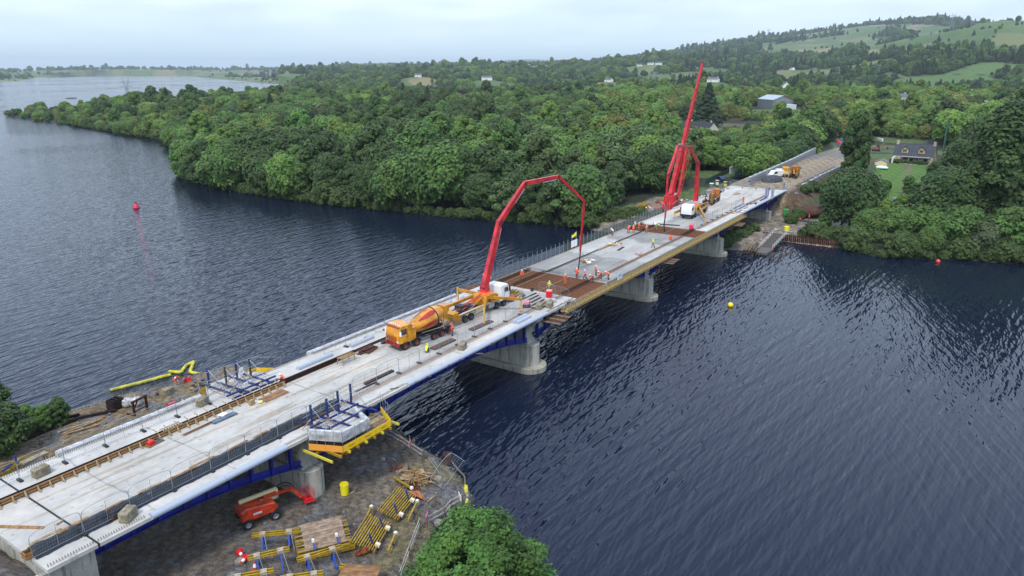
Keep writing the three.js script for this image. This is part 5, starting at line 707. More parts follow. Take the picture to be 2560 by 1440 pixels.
slabThing('steel_grating', 'small dark plate in a timber frame beside the red site machine', 'plate', 396, 1105, 0.9, 0.6, 0.06, 0.1, M('#4a5058', 0.6));
solo('wire_ring', G().lathe([[0.34, 0], [0.37, 0.02], [0.34, 0.04], [0.31, 0.02], [0.34, 0]], 0, 0, 0, null, 20), scaffold, 'thin grey wire ring lying flat near the timber shutter at far left', 'wire ring', null, on(59, 1239));
{ const g = G(); for (const [x, z, a] of [[-0.2, 0, 0.3], [0.1, 0.15, -0.4], [0.15, -0.2, 0.8], [-0.25, 0.22, 0.1]]) g.box(x, 0.04 + RD() * 0.05, z, 0.7, 0.03, 0.12, a); solo('offcuts', g, timberPale, 'small heap of timber offcuts on the roadway by the shutter brackets', 'timber offcuts', null, on(170, 1194)); }
slabThing('long_board', 'long worn board across the deck at the near joint', 'board', 38, 1318, 0.32, 4.4, 0.035, 0.55, timber);
{ const g = G(); for (const [sx, sy] of [[0.5, 0.32]]) { g.box(0, sy / 2, -0.22, sx, sy, 0.03); g.box(0, sy / 2, 0.22, sx, sy, 0.03); g.box(-0.24, sy / 2, 0, 0.03, sy, 0.44); g.box(0.24, sy / 2, 0, 0.03, sy, 0.44); g.box(0, 0.02, 0, sx, 0.03, 0.44); } solo('wooden_crate', g, M('#7c4b2e', 0.85, { t: 'grain', s: 1 }), 'small brown open crate beside the strapped concrete block', 'crate', null, on(285, 1297), 0.3); }
slabThing('timber_offcut', 'short pale timber block lying on the roadway by the sheeting', 'timber block', 150, 1308, 0.55, 0.16, 0.12, 0.35, timberPale);
{ const g = G(); g.box(0, 0.25, 0, 0.55, 0.5, 0.34).box(0, 0.52, 0, 0.5, 0.06, 0.3); solo('cardboard_box', g, M('#9c8460', 0.9), 'small brown cardboard box on the roadway near the plywood sheet', 'box', null, on(630, 1012), 0.2); }
solo('yellow_bag', G().ball(0, 0.14, 0, 0.2, 1.4, 0.7, 1), M('#d8cf86', 0.8), 'pale yellow bag lying right of the cardboard box', 'bag', null, on(652, 1008));
for (const [u, v, L, lab] of [[788, 906, 5.2, 'long pale precast coping length lying inside the left edge, nearer one'], [905, 856, 4.0, 'long pale precast coping length lying inside the left edge, farther one'], [1303, 800, 3.4, 'pair of white coping lengths lying on the walkway right of the pump truck']]) { const t = thing('coping_length', lab, 'precast coping', on(u, v), 0.03), m = new M4().makeRotationY(PI / 2); for (const z of u > 1200 ? [-0.32, 0.32] : [0]) { const o = []; for (let i = 0; i <= 8; i++) { const a = PI * i / 8; o.push([z + 0.29 * cos(a), 0.12 + 0.29 * sin(a)]); } o.push([z - 0.29, 0], [z + 0.29, 0]); G().prism(o, -L / 2, L / 2, 0, m.clone()).build('coping_piece', copingMat, t); } }
solo('coping_length', (() => { const g = G(), o = []; for (let i = 0; i <= 8; i++) { const a = PI * i / 8; o.push([0.32 * cos(a), 0.15 + 0.3 * sin(a)]); } o.push([-0.32, 0], [0.32, 0]); return g.prism(o, -2.6, 2.6, 0, new M4().makeRotationY(PI / 2)); })(), concPale, 'white coping length beside the left deck edge behind the yellow pump arm', 'precast coping', null, on(1148, 753), 0.06);
{ const t = thing('black_sheet_heap', 'heap of crumpled black plastic left of the yellow mixer', 'plastic sheet', on(966, 855), 0.2), g = G(); for (let i = 0; i < 7; i++) g.ball((RD() - 0.5) * 1.4, 0.16 + RD() * 0.1, (RD() - 0.5) * 0.8, 0.32, 1.3, 0.7, 1, 8); g.build('sheet', tarpMat, t); }
// clutter between pump truck and bars
{ const t = thing('timber_stack', 'loose stack of yellow timber beams and boards behind the pump truck white cab', 'timber stack', on(1282, 738), 0.1); for (let i = 0; i < 12; i++) G().box((RD() - 0.5) * 0.8, 0.08 + floor(i / 5) * 0.16, -0.9 + (i % 5) * 0.42 + RD() * 0.1, 3.0 + RD(), 0.14, 0.12, (RD() - 0.5) * 0.25).build('beam', [timberPale, formYellow, timber][i % 3], t); }
slabThing('plywood_sheet', 'orange brown plywood sheet sloping beside the white cab of the pump truck', 'plywood sheet', 1276, 744, 2.4, 1.3, 0.05, 0.4, M('#c4794c', 0.8, { t: 'grain', s: 2 }), 0.3, 0.1);
for (let i = 0; i < 6; i++) slabThing('steel_section', `rusty steel section lying towards the red box, ${ORD[i]} in the row`, 'steel beam', 1322 + i * 9, 742 + i * 4.5, 4.2 - (i % 3) * 0.7, 0.2, 0.12, 0.02 * (i % 3), i % 2 ? rustSteel : M('#6d4a3b', 0.85, { t: 'rusty', s: 1 }));
for (let i = 0; i < 4; i++) slabThing('aluminium_pole', `pale metal pole on the deck near the two concrete blocks, ${ORD[i]} from the left`, 'pole', 1398 + i * 14, 766 - i * 3, 3.0, 0.08, 0.07, 0.3 + i * 0.12, galv);
{ const t = thing('red_box', 'bright red site box with pale lid at the edge of the rusty bars', 'site box', on(1373, 742), 0.3); roundedBox(G(), 0, 0.5, 0, 0.95, 0.95, 0.8).build('box', redPaint, t); G().box(0, 1.0, 0, 1.0, 0.06, 0.85).build('lid', M('#e2938c', 0.5), t); G().box(0, 0.5, 0.42, 0.5, 0.3, 0.02).build('panel', M('#f07a7a', 0.5), t); }
{ const t = thing('red_box', 'bright pinkish red site box on the far deck right of the white cab', 'site box', on(1728, 573), 0.2); roundedBox(G(), 0, 0.5, 0, 0.95, 0.9, 0.8).build('box', M('#e33650', 0.45), t); G().box(0, 0.5, 0.42, 0.4, 0.3, 0.02).build('panel', M('#f2a0aa', 0.5), t); }
const bagShape = (() => { const g = new THREE.SphereGeometry(0.55, 16, 12), p = g.attributes.position; for (let i = 0; i < p.count; i++) { const x = p.getX(i), y = p.getY(i), z = p.getZ(i), k = 0.55 / max(abs(x), abs(z), abs(y) * 1.0, 0.01), b = lerp(1, min(k, 1.35), 0.75), n = 1 + 0.16 * (fbm(x * 4 + 9, z * 4 + y * 3, 331, 3) - 0.5); p.setXYZ(i, x * b * n, y * b * 0.8 + 0.42, z * b * n); } g.computeVertexNormals(); return g; })();
const bag = (label, at, turn, s = 1, m = bagWhite) => { const t = thing('bulk_bag', label, 'bulk bag', at, turn); t.scale.setScalar(s); const o = new THREE.Mesh(bagShape, m); o.name = 'bag'; o.castShadow = true; t.add(o); const h = G(); for (const x of [-0.4, 0.4]) for (const z of [-0.4, 0.4]) h.path([[x * 0.8, 0.8, z * 0.8], [x * 0.9, 1.06, z * 0.6], [x * 0.6, 1.0, z * 0.4], [x * 0.5, 0.82, z * 0.5]], 0.025, 5); h.build('lifting_loop', bagWhite, t); return t; };
bag('small white bag at the foot of the red box, left one', on(1367, 755), 0.2, 0.62); bag('small white bag at the foot of the red box, right one', on(1385, 755), 0.9, 0.62);
{ const t = bag('red and white bag standing on a dark round base by the outrigger foot', on(1317, 762, 0.35), 0.3, 0.8, M('#d98f9a', 0.8)); G().cyl(0, -0.12, 0, 0.75, 0.36, 'y', 0.7, 18).build('round_base', M('#3a3236', 0.7), t); G().box(0, 0.45, 0.52, 0.9, 0.3, 0.06).build('red_print', M('#c2283e', 0.7), t); }
solo('black_drum', G().cyl(0, 0.3, 0, 0.24, 0.6).cyl(0, 0.58, 0, 0.26, 0.06), M('#30323a', 0.6), 'small dark drum standing at the edge of the rusty bars', 'drum', null, on(1330, 728));
solo('cable_tray', G().box(0, 0.12, 0, 1.6, 0.2, 0.5).box(0, 0.26, 0, 1.4, 0.08, 0.3), M('#54565c', 0.7), 'grey tray of clamps and fittings between cab and rusty sections', 'tray', null, on(1305, 743), 0.2);
// signs and flags
function signPanel(name, label, at, turn, w, h, y, m, print, post = true) { const t = thing(name, label, 'sign', at, turn); G().box(0, y, 0, w, h, 0.03).build('panel', m, t); if (print) print(t, y); if (post) { const g = G(); for (const x of [-w * 0.42, w * 0.42]) g.rod([x, 0, -0.04], [x, y + h / 2, -0.04], 0.025, 0.025, 5); g.build('posts', galv, t); } return t; }
const facing = -PI / 2 + 2.05;                                          // panels on the left guard turned to the deck
signPanel('site_banner', 'white banner with pink print on the left guard beside the pump boom', [90.2, DECK, -7.85], 0, 2.2, 1.3, 1.15, whitePaint, (t, y) => { for (let i = 0; i < 5; i++) G().box(-0.4 + i * 0.2, y, 0.02, 0.11, 0.8 - abs(i - 2) * 0.12, 0.012).build('print', M('#c878b8', 0.7), t); });
signPanel('site_banner', 'white banner below the yellow flag on the left guard', [118.5, DECK, -7.85], 0, 2.3, 1.3, 1.0, whitePaint, (t, y) => G().box(0, y, 0.02, 0.05, 1.25, 0.012).build('print', M('#5a6ac0', 0.7), t));
signPanel('site_banner', 'pale banner hanging on the near guard rail by the bent workers', [104.2, DECK, 8.6], 0.0, 1.8, 1.3, 0.55, M('#d5dde0', 0.7), (t, y) => G().box(0, y + 0.1, 0.02, 1.0, 0.4, 0.012).build('print', M('#9db4bd', 0.7), t));
function flag(label, at, m, turn) { const t = thing('flag', label, 'flag', at, turn); G().rod([0, 0, 0], [0, 2.6, 0], 0.025, 0.02, 6).build('pole', galv, t); const g = new THREE.PlaneGeometry(1.1, 0.8, 10, 6), p = g.attributes.position; for (let i = 0; i < p.count; i++) { const f = (p.getX(i) + 0.55) / 1.1; p.setXYZ(i, p.getX(i) + 0.57, p.getY(i) * (1 - f * 0.35) + 2.1 - f * 0.45, 0.12 * sin(f * 7) * f); } g.computeVertexNormals(); const q = G(); q.add(g); q.build('cloth', m, t); return t; }
flag('dark blue flag drooping on the left guard beside the pump boom', [92.0, DECK + 0.5, -7.9], M('#24427e', 0.8), 0.2); flag('yellow flag on the left guard beside the hanging hose', [119.5, DECK + 0.6, -7.95], M('#e6d84a', 0.8), 2.8);
signPanel('notice_board', 'small red and white notice fixed to the left fence above the coping', [36.0, DECK, -7.5], 0, 1.0, 0.55, 0.75, M('#b8203a', 0.6), (t, y) => { G().box(0, y - 0.18, 0.02, 0.94, 0.12, 0.012).build('print', whitePaint, t); G().box(0, y + 0.12, 0.02, 0.7, 0.08, 0.012).build('print', M('#e8b8be', 0.6), t); }, true);
signPanel('notice_board', 'small white notice on the left formwork frames, upper one', [43.4, DECK, -6.3], 0.3, 0.6, 0.75, 1.9, whitePaint, (t, y) => G().box(0, y, 0.02, 0.4, 0.3, 0.012).build('print', M('#c9ccd4', 0.6), t));
signPanel('notice_board', 'small white notice on the left formwork frames, lower one', [42.6, DECK, -4.6], 0.3, 0.6, 0.55, 1.1, whitePaint, (t, y) => G().box(0, y, 0.02, 0.4, 0.2, 0.012).build('print', M('#c9ccd4', 0.6), t));
// formwork frames in the two lookout bays
function bayFrames(s) {
  const side = s > 0 ? 'near right' : 'left', t = thing('shoring_tower', `${s > 0 ? 'blue steel formwork frames with struts standing in the near right lookout bay' : 'tangle of blue formwork frames and struts in the left lookout bay'}`, 'formwork frame', [0, DECK, 0]);
  const frameBlue = M('#2b3f86', 0.55, { t: 'mottle', s: 1 }), xs = s > 0 ? [41.4, 43.2, 45.0, 46.9] : [41.4, 42.6, 44.3, 45.6];
  xs.forEach((x, i) => { const z = s > 0 ? [6.7, 6.9, 6.5, 6.3][i] : [-9.3, -8.0, -8.5, -7.9][i], q = s > 0 ? z + 1.6 : z; G().box(x, 1.1, z, 0.16, 2.3, 0.2).build('post', i % 2 && s < 0 ? M('#3d3a3a', 0.7) : frameBlue, t); G().rod([x, 2.1, z], [x + 0.3, 0.1, z + 2.1 * (s > 0 ? 1 : 1.3)], 0.035, 0.035, 6).build('prop', galv, t); G().bar([x - 0.1, 0.16, z - 1.4], [x + 0.15, 0.18, z + 3.4], 0.13, 0.16).build('sole_beam', frameBlue, t); G().rod([x, 1.2, z], [x + 1.6, 1.25, z + 0.1], 0.03, 0.03, 6).build('tube', galv, t); });
  for (const [y, z] of s > 0 ? [[0.4, 7.4], [0.5, 9.1]] : [[0.35, -5.2], [0.3, -4.3]]) G().bar([40.6, y, z], [46.8, y + 0.04, z], 0.13, 0.18).build('waler', frameBlue, t);
  for (const [y, z] of s > 0 ? [[2.2, 6.6], [1.3, 6.7]] : [[2.2, -8.4], [1.3, -8.2], [0.9, -5.4]]) G().rod([40.4, y, z], [47, y + 0.1, z + (s < 0 ? 0.8 : -0.3)], 0.028, 0.028, 6).build('tube', galv, t);
  for (let i = 0; i < (s < 0 ? 34 : 16); i++) { const x = 40 + RD() * 5.5, z = s < 0 ? -(4.4 + RD() * 5.6) : 5.6 + RD() * 3.6, c = i % 6; G().bar([x, 0.12 + RD() * 0.5, z], [x + (RD() - 0.3) * 2.6, 0.1 + RD() * 0.8, z + (RD() - 0.5) * 2.4], c === 3 ? 0.05 : 0.09, c === 3 ? 0.05 : 0.07).build(c === 3 ? 'loose_tube' : 'loose_timber', [timberPale, timber, timberGrey, galv, M('#4a4f58', 0.7), frameBlue][c], t); }
  const w = thing('bay_formwork', s > 0 ? 'yellow board shutter and platform under the near right lookout bay with dark lettering' : 'timber platform beneath the left lookout bay on the upstream side', 'formwork', [0, DECK, 0]), pts = s > 0 ? [[39.6, 8.2], [41.0, 11.2], [47.4, 11.2], [49, 8.3]] : [[39.6, 8.2], [41.0, 10.8], [48.4, 10.8], [50, 8.3]];
  for (let i = 0; i < 3; i++) { const [a, b] = [pts[i], pts[i + 1]], dx = b[0] - a[0], dz = b[1] - a[1], L = hypot(dx, dz), n = i === 1 ? 3 : 2; for (let k = 0; k < n; k++) { const A = [lerp(a[0], b[0], (k + 0.01) / n), -0.85, s * lerp(a[1], b[1], (k + 0.01) / n)], B = [lerp(a[0], b[0], (k + 0.99) / n), -0.85, s * lerp(a[1], b[1], (k + 0.99) / n)]; const bd = G().bar(A, B, 0.05, 0.62).build('edge_board', i === 0 ? M('#e39a3a', 0.6) : M('#eec31c', 0.5), w); if (s > 0 && i > 0 && lettering) lettering(bd, A, B); } for (let k = 0; k < 5; k++) { const f = k / 4; G().rod([lerp(a[0], b[0], f), -1.2, s * lerp(a[1], b[1], f)], [lerp(a[0], b[0], f), 1.0, s * lerp(a[1], b[1], f)], 0.025, 0.025, 5).build('guard_post', galv, w); } G().rod([a[0], 0.8, s * a[1]], [b[0], 0.8, s * b[1]], 0.02, 0.02, 5).build('guard_rail', galv, w); }
  for (let i = 0; i < 9; i++) { const x = 39.4 + i * 1.1; G().box(x, -1.3, s * 9.5, 0.14, 0.22, 4.0).build('joist', i % 2 ? formYellow : M('#c6b83a', 0.7), w); } for (let i = 0; i < 4; i++) G().box(44.4, -1.14, s * (8.3 + i * 0.8), 8.4 - i * 0.5, 0.05, 0.74).build('platform_plank', i % 2 ? timberPale : timberGrey, w);
  G().box(44.3, -1.5, s * 8.8, 9, 0.2, 0.16).build('beam', formYellow, w); G().box(44.3, -1.5, s * 10.8, 6.6, 0.2, 0.16).build('beam', formYellow, w);
}
const canvasText = (txt, w, h, bg, fg, font) => { const c = document.createElement('canvas'); c.width = w; c.height = h; const x = c.getContext('2d'); x.fillStyle = bg; x.fillRect(0, 0, w, h); x.fillStyle = fg; x.font = font; x.textAlign = 'center'; x.textBaseline = 'middle'; txt.split('\n').forEach((l, i, a) => x.fillText(l, w / 2, h * (i + 0.5) / a.length)); const t = new THREE.CanvasTexture(c); t.colorSpace = THREE.SRGBColorSpace; return t; };
function decal(name, txt, w, h, bg, fg, parent, at, turn, font = 'bold 44px sans-serif') { const g = new THREE.PlaneGeometry(w, h), m = new THREE.MeshStandardMaterial({ map: canvasText(txt, 256, round(256 * h / w), bg, fg, font), roughness: 0.6 }), o = new THREE.Mesh(g, m); o.name = name; o.position.set(...at); o.rotation.y = turn; parent.add(o); return o; }
function lettering(bd, A, B) { const turn = heading(A, B), L = hypot(B[0] - A[0], B[2] - A[2]); decal('lettering', 'PROJECT', L * 0.5, 0.36, '#e8bd1c', '#3a2c10', bd, [(A[0] + B[0]) / 2 + sin(turn) * 0.03, -0.85, (A[2] + B[2]) / 2 + cos(turn) * 0.03], turn, 'bold 46px sans-serif'); }
bayFrames(1); bayFrames(-1);
// rusty working platforms slung beside the piers
for (const [x, z, lab] of [[84, 8.6, 'second pier under the near edge'], [123.5, 9.2, 'third pier under the near edge'], [163.5, 9.4, 'fourth pier under the near edge'], [88.5, -9.8, 'upstream edge behind the pump truck']]) { const t = thing('hung_platform', `rusty brown slung working platform at the ${lab}`, 'platform', [x, DECK - 1.1, z], 0.1); for (let i = 0; i < 8; i++) G().box(-1.9 + i * 0.54, 0.1, 0, 0.5, 0.05, 3.0, (RD() - 0.5) * 0.03).build('plank', i % 3 ? M('#7d5140', 0.9, { t: 'rusty', s: 1.2 }) : timberGrey, t); for (const q of [-1.2, 1.2]) G().box(0, 0, q, 4.6, 0.14, 0.1).build('bearer', rustSteel, t); if (z < 0) { const g = G(); for (let i = 0; i < 24; i++) g.rod([-2.2 + i * 0.2, 0.1, -1.4], [-2.1 + i * 0.2, 0.6 + 0.2 * RD(), 1.2], 0.014, 0.014, 4); tag(g.build('loose_bars', rebarMat, t), null, null, null, 'stuff'); } }
// heaps on the pale concrete
function heap(name, label, cat, at, n, w, ms, turn = 0) { const t = thing(name, label, cat, at, turn); for (let i = 0; i < n; i++) { if (i % 3) G().box((RD() - 0.5) * w, 0.1 + RD() * 0.3, (RD() - 0.5) * w * 0.5, 0.3 + RD() * 1.1, 0.1 + RD() * 0.15, 0.12 + RD() * 0.2, RD() * 3, (RD() - 0.5) * 0.4).build('piece', ms[i % ms.length], t); else { G().ball((RD() - 0.5) * w, 0.14, (RD() - 0.5) * w * 0.5, 0.2 + RD() * 0.14, 1.2, 0.8, 1, 8).build('sack', ms[i % ms.length], t); } } return t; }
heap('material_heap', 'heap of bags tools and offcuts on the concrete beside the hanging hose', 'material heap', on(1470, 655), 16, 3.2, [timberPale, M('#d8c7a2', 0.8), whitePaint, M('#8a6a52', 0.9)]);
heap('material_heap', 'heap of timber and sacks left on the pale concrete before the far group', 'material heap', on(1535, 612), 14, 3.4, [timberPale, M('#cfae7a', 0.8), whitePaint]);
slabThing('long_board', 'long pale board lying on the concrete leading to the far heap', 'board', 1512, 619, 5.0, 0.4, 0.15, 0.02, M('#c9b07c', 0.85, { t: 'grain', s: 1.5 })); slabThing('rusty_plate', 'narrow rusty plate on the pale concrete right of the far heap', 'steel plate', 1552, 622, 3.2, 0.5, 0.05, 0.12, rustSteel); slabThing('dark_beam', 'dark beam lying across the far deck before the white cab', 'beam', 1670, 563, 0.3, 5.0, 0.2, 0.25, M('#4a4038', 0.8));
heap('tool_heap', 'small heap of pinkish sheeting on the right of the fresh concrete', 'material heap', on(1597, 638), 5, 1.0, [M('#b88a7a', 0.8), M('#c9a594', 0.8)]);
heap('material_heap', 'bags and boards at the left deck edge before the far pump boom', 'material heap', on(1640, 562), 10, 3.0, [whitePaint, M('#d9d9d6', 0.8), timberPale]);
heap('material_heap', 'pale bags tools and timber on the walkway right of the far pump', 'material heap', on(1842, 530), 18, 5.5, [timberPale, whitePaint, M('#b58d72', 0.8), galv]);
heap('material_heap', 'rusty boards and tools on the far walkway below the orange person', 'material heap', on(1880, 510), 14, 5.0, [rustSteel, timberPale, galv]);
for (let i = 0; i < 3; i++) slabThing('coping_length', `white coping length stacked on the far walkway edge, ${ORD[i]} from the water side`, 'precast coping', 1856 - i * 5, 524 - i * 4, 8.0, 0.35, 0.3, 0.0, copingMat, 0.05);
slabThing('plywood_sheet', 'pale plywood sheet lying flat on the far deck', 'plywood sheet', 1842, 485, 4.0, 1.4, 0.08, 0.05, M('#c7b493', 0.85, { t: 'grain', s: 2 }));
{ const t = thing('shoring_tower', 'group of grey blue upright frames at the far right deck edge', 'formwork frame', on(1912, 495), 0); for (let i = 0; i < 7; i++) G().box((i % 4) * 1.1, 1.2, floor(i / 4) * 1.6, 0.16, 2.4, 0.16).build('post', i % 2 ? formBlue : galv, t); for (const y of [0.5, 1.4, 2.3]) G().box(1.6, y, 0, 3.6, 0.1, 0.1).build('rail', galv, t); G().bar([-6, 0.25, 0.4], [0, 0.3, 0.6], 0.25, 0.25).build('beam', formBlue, t); }
{ const t = thing('shoring_tower', 'low blue and grey formwork frames along the far left deck edge', 'formwork frame', on(1795, 483), 0.1); for (let i = 0; i < 12; i++) G().bar([-3 + RD() * 8, 0.1 + RD() * 0.5, -1.6 + RD() * 2.6], [-1 + RD() * 8, 0.3 + RD() * 0.6, -1.6 + RD() * 2.6], 0.14, 0.14).build('beam', i % 3 ? M('#6d7f9e', 0.6) : galv, t); }
{ const t = thing('blue_screen', 'blue translucent screen frame at the far end of the deck', 'screen', on(1960, 472), 0.3); G().box(0, 0.9, 0, 3.4, 1.7, 0.06).build('panel', M('#5c7fae', 0.6), t); for (const x of [-1.7, 0, 1.7]) G().box(x, 0.9, 0, 0.08, 1.8, 0.1).build('post', galv, t); G().box(0.1, 1.1, 0.05, 0.8, 0.5, 0.02).build('notice', M('#a8cdf0', 0.6), t); }
for (let i = 0; i < 7; i++) slabThing('timber_offcut', `short grey timber lying on the near walkway, ${ORD[i]} from the lookout bay`, 'timber', 985 + i * 41 + (i % 2) * 9, 972 - i * 19 + (i % 3) * 4, 0.9, 0.12, 0.08, -0.5 - 0.2 * (i % 3), timberGrey);
// ---------- the near bank ----------
function gnd(u, v, f = nearHeight, h = 1) { let p; for (let i = 0; i < 5; i++) { p = P(u, v, h); h = max(0.05, f(p[0], p[2])); } p[1] = h; return p; }
const floatYellow = M('#e8df3c', 0.5, { t: 'mottle', s: 2 }), RN = mulberry(909);
function floatBoom(label, pts) { const t = thing('floating_boom', label, 'floating boom', pts[0]); for (let i = 0; i + 1 < pts.length; i++) { const A = new V3(...pts[i]).sub(t.position), B = new V3(...pts[i + 1]).sub(t.position), d = B.clone().sub(A), n = max(1, round(d.length() / 3.2)); d.normalize(); for (let k = 0; k < n; k++) { const a = A.clone().lerp(B, (k + 0.03) / n), b = A.clone().lerp(B, (k + 0.97) / n), g = G(); g.rod(a.toArray(), b.toArray(), 0.24, 0.24, 10); g.ball(a.x, a.y, a.z, 0.24, 1, 1, 1, 8); g.ball(b.x, b.y, b.z, 0.24, 1, 1, 1, 8); const s = g.build('float', floatYellow, t); G().bar([a.x, a.y - 0.22, a.z], [b.x, b.y - 0.22, b.z], 0.06, 0.3).build('skirt', M('#3a3a20', 0.8), s); } } return t; }
const W = (u, v) => P(u, v, 0.14);
floatBoom('long straight yellow floating boom along the left shore', [W(277, 975), W(350, 957), W(426, 937)]);
floatBoom('kinked yellow floating boom on the water by the left lookout bay', [W(424, 929), W(452, 931), W(466, 913), W(484, 905), W(475, 930), W(500, 936), W(560, 950)]);
floatBoom('yellow floating boom beside the near shore right of the timber pile', [W(1164, 1216), W(1166, 1255), W(1165, 1300)]);
// boom lift
{
  const a = gnd(625, 1322), b = gnd(692, 1297), t = thing('boom_lift', 'orange articulated boom lift with cream arm and red basket parked under the bridge', 'boom lift', [(a[0] + b[0]) / 2 + 0.25, (a[1] + b[1]) / 2 - 0.02, (a[2] + b[2]) / 2 - 1.0], heading(a, b)), or = M('#ef4a1c', 0.4, { coat: 0.4, t: 'mottle', s: 3 }), cream = M('#d8cfa0', 0.5);
  const L = hypot(b[0] - a[0], b[2] - a[2]) / 2; for (const x of [-L, L]) for (const s of [-1, 1]) wheel(t, x, s * 1.05, 0.5, 0.38, M('#84888e', 0.5)); G().box(0, 0.72, 0, 2 * L + 0.7, 0.3, 1.5).build('chassis', M('#a8331c', 0.6), t);
  const bd = G(); bd.prism([[-1.6, 0.9], [1.0, 0.95], [1.45, 1.3], [1.2, 1.75], [-1.2, 1.95], [-1.65, 1.7]], 0.15, 1.12, 0.1); bd.prism([[-1.6, 0.9], [1.0, 0.95], [1.3, 1.3], [1.1, 1.6], [-1.2, 1.7], [-1.65, 1.5]], -1.1, 0.1, 0.08); const body = bd.build('body', or, t); decal('lettering', 'BOOM LIFT', 0.75, 0.18, '#e8e4e0', '#2a2a30', body, [-0.35, 1.42, 1.235], 0, 'bold 40px sans-serif');
  const c = G(); c.taper([-1.5, 2.2, -0.25], [1.9, 2.3, -0.3], 0.22, 0.26); c.taper([-1.4, 1.9, -0.5], [1.9, 2.1, -0.5], 0.16, 0.2); c.taper([0.3, 1.6, -0.2], [2.0, 1.55, -0.2], 0.2, 0.28); c.box(1.9, 1.9, -0.35, 0.22, 0.9, 0.5); c.build('lower_arm', cream, t); const u = G(); u.taper([0.6, 2.0, -0.05], [3.3, 1.9, -0.1], 0.26, 0.28, 0.2, 0.22); u.build('upper_arm', or, t); const j = G(); j.taper([3.2, 2.1, -0.2], [4.0, 0.9, 0.3], 0.18, 0.22); j.build('jib', or, t); const h = G(); h.path([[1.5, 1.9, -0.6], [2.6, 2.3, -0.9], [3.3, 2.2, -0.6], [3.7, 1.4, -0.2]], 0.06, 6); h.path([[1.6, 1.8, -0.5], [2.8, 2.0, -0.9], [3.5, 1.8, -0.5]], 0.05, 6); h.build('hoses', blackPaint, t);
  const k = G(); for (const [x, z] of [[4.2, -0.5], [4.2, 0.7], [5.1, -0.5], [5.1, 0.7], [4.65, 0.7], [4.65, -0.5]]) k.rod([x, 0.35, z], [x, 1.45, z], 0.028, 0.028, 5); for (const y of [0.4, 0.8, 1.15, 1.45]) { k.rod([4.2, y, -0.5], [5.1, y, -0.5], 0.025, 0.025, 5); k.rod([4.2, y, 0.7], [5.1, y, 0.7], 0.025, 0.025, 5); k.rod([4.2, y, -0.5], [4.2, y, 0.7], 0.025, 0.025, 5); k.rod([5.1, y, -0.5], [5.1, y, 0.7], 0.025, 0.025, 5); } k.box(4.65, 0.36, 0.1, 0.95, 0.05, 1.25); k.build('basket', redPaint, t); G().box(4.35, 1.35, 0.1, 0.25, 0.3, 0.5).build('control_panel', M('#3a3a40', 0.6), t);
}
// formwork tables: yellow timber beams on blue lattice legs
function formTable(label, u0, v0, u1, v1, h, o = {}) {
  const a = gnd(u0, v0), b = gnd(u1, v1), L = o.L ?? hypot(b[0] - a[0], b[2] - a[2]), t = thing('formwork_table', label, 'formwork table', [(a[0] + b[0]) / 2, (a[1] + b[1]) / 2 - 0.05, (a[2] + b[2]) / 2], heading(a, b), o.group);
  for (const z of [-0.16, 0.16]) { const g = G(); g.box(0, h, z, L, 0.05, 0.1).box(0, h - 0.16, z, L, 0.05, 0.1).box(0, h - 0.08, z, L, 0.14, 0.035); g.build('yellow_beam', formYellow, t); }
  for (const x of [-L * 0.28, L * 0.28]) { const g = G(); g.bar([x, h - 0.2, 0.12], [x, 0.05, 0.9], 0.12, 0.1); g.bar([x, h - 0.2, -0.12], [x, 0.05, -0.5], 0.12, 0.1); for (let k = 0; k < 5; k++) g.bar([x, h * (0.1 + 0.17 * k), 0.9 - 0.16 * k], [x, h * (0.18 + 0.17 * k), -0.5 + 0.08 * k], 0.04); g.build('leg_frame', formBlue, t); G().box(x, h - 0.07, 0, 0.5, 0.28, 0.46).build('clamp', M('#dccdb4', 0.8, { t: 'grain', s: 1 }), t); G().rod([x + 0.2, h * 0.9, 0.3], [x + 0.5, 0.1, 1.1], 0.03, 0.03, 5).build('prop', galv, t); }
  if (o.deck) G().box(0.3, h + 0.06, o.deck / 2 - 0.2, L * 0.95, 0.04, o.deck).build('plywood_deck', ply, t); if (o.tilt) t.rotation.x = o.tilt; return t;
}
formTable('yellow beam table on two blue legs just below the boom lift', 634, 1372, 752, 1362, 1.5);
formTable('yellow beam table with red cones at its left end', 622, 1424, 728, 1418, 1.55);
formTable('yellow beam table at the bottom edge left of the others', 572, 1480, 690, 1472, 1.6);
formTable('yellow beam table at the bottom edge right of the leftmost one', 704, 1480, 812, 1474, 1.55);
formTable('yellow beam table in front of the plywood faced panel', 745, 1430, 858, 1404, 1.45);
formTable('yellow beam table with slanting brown plywood deck at the bottom right', 852, 1448, 948, 1456, 1.35, { deck: 2.2 });
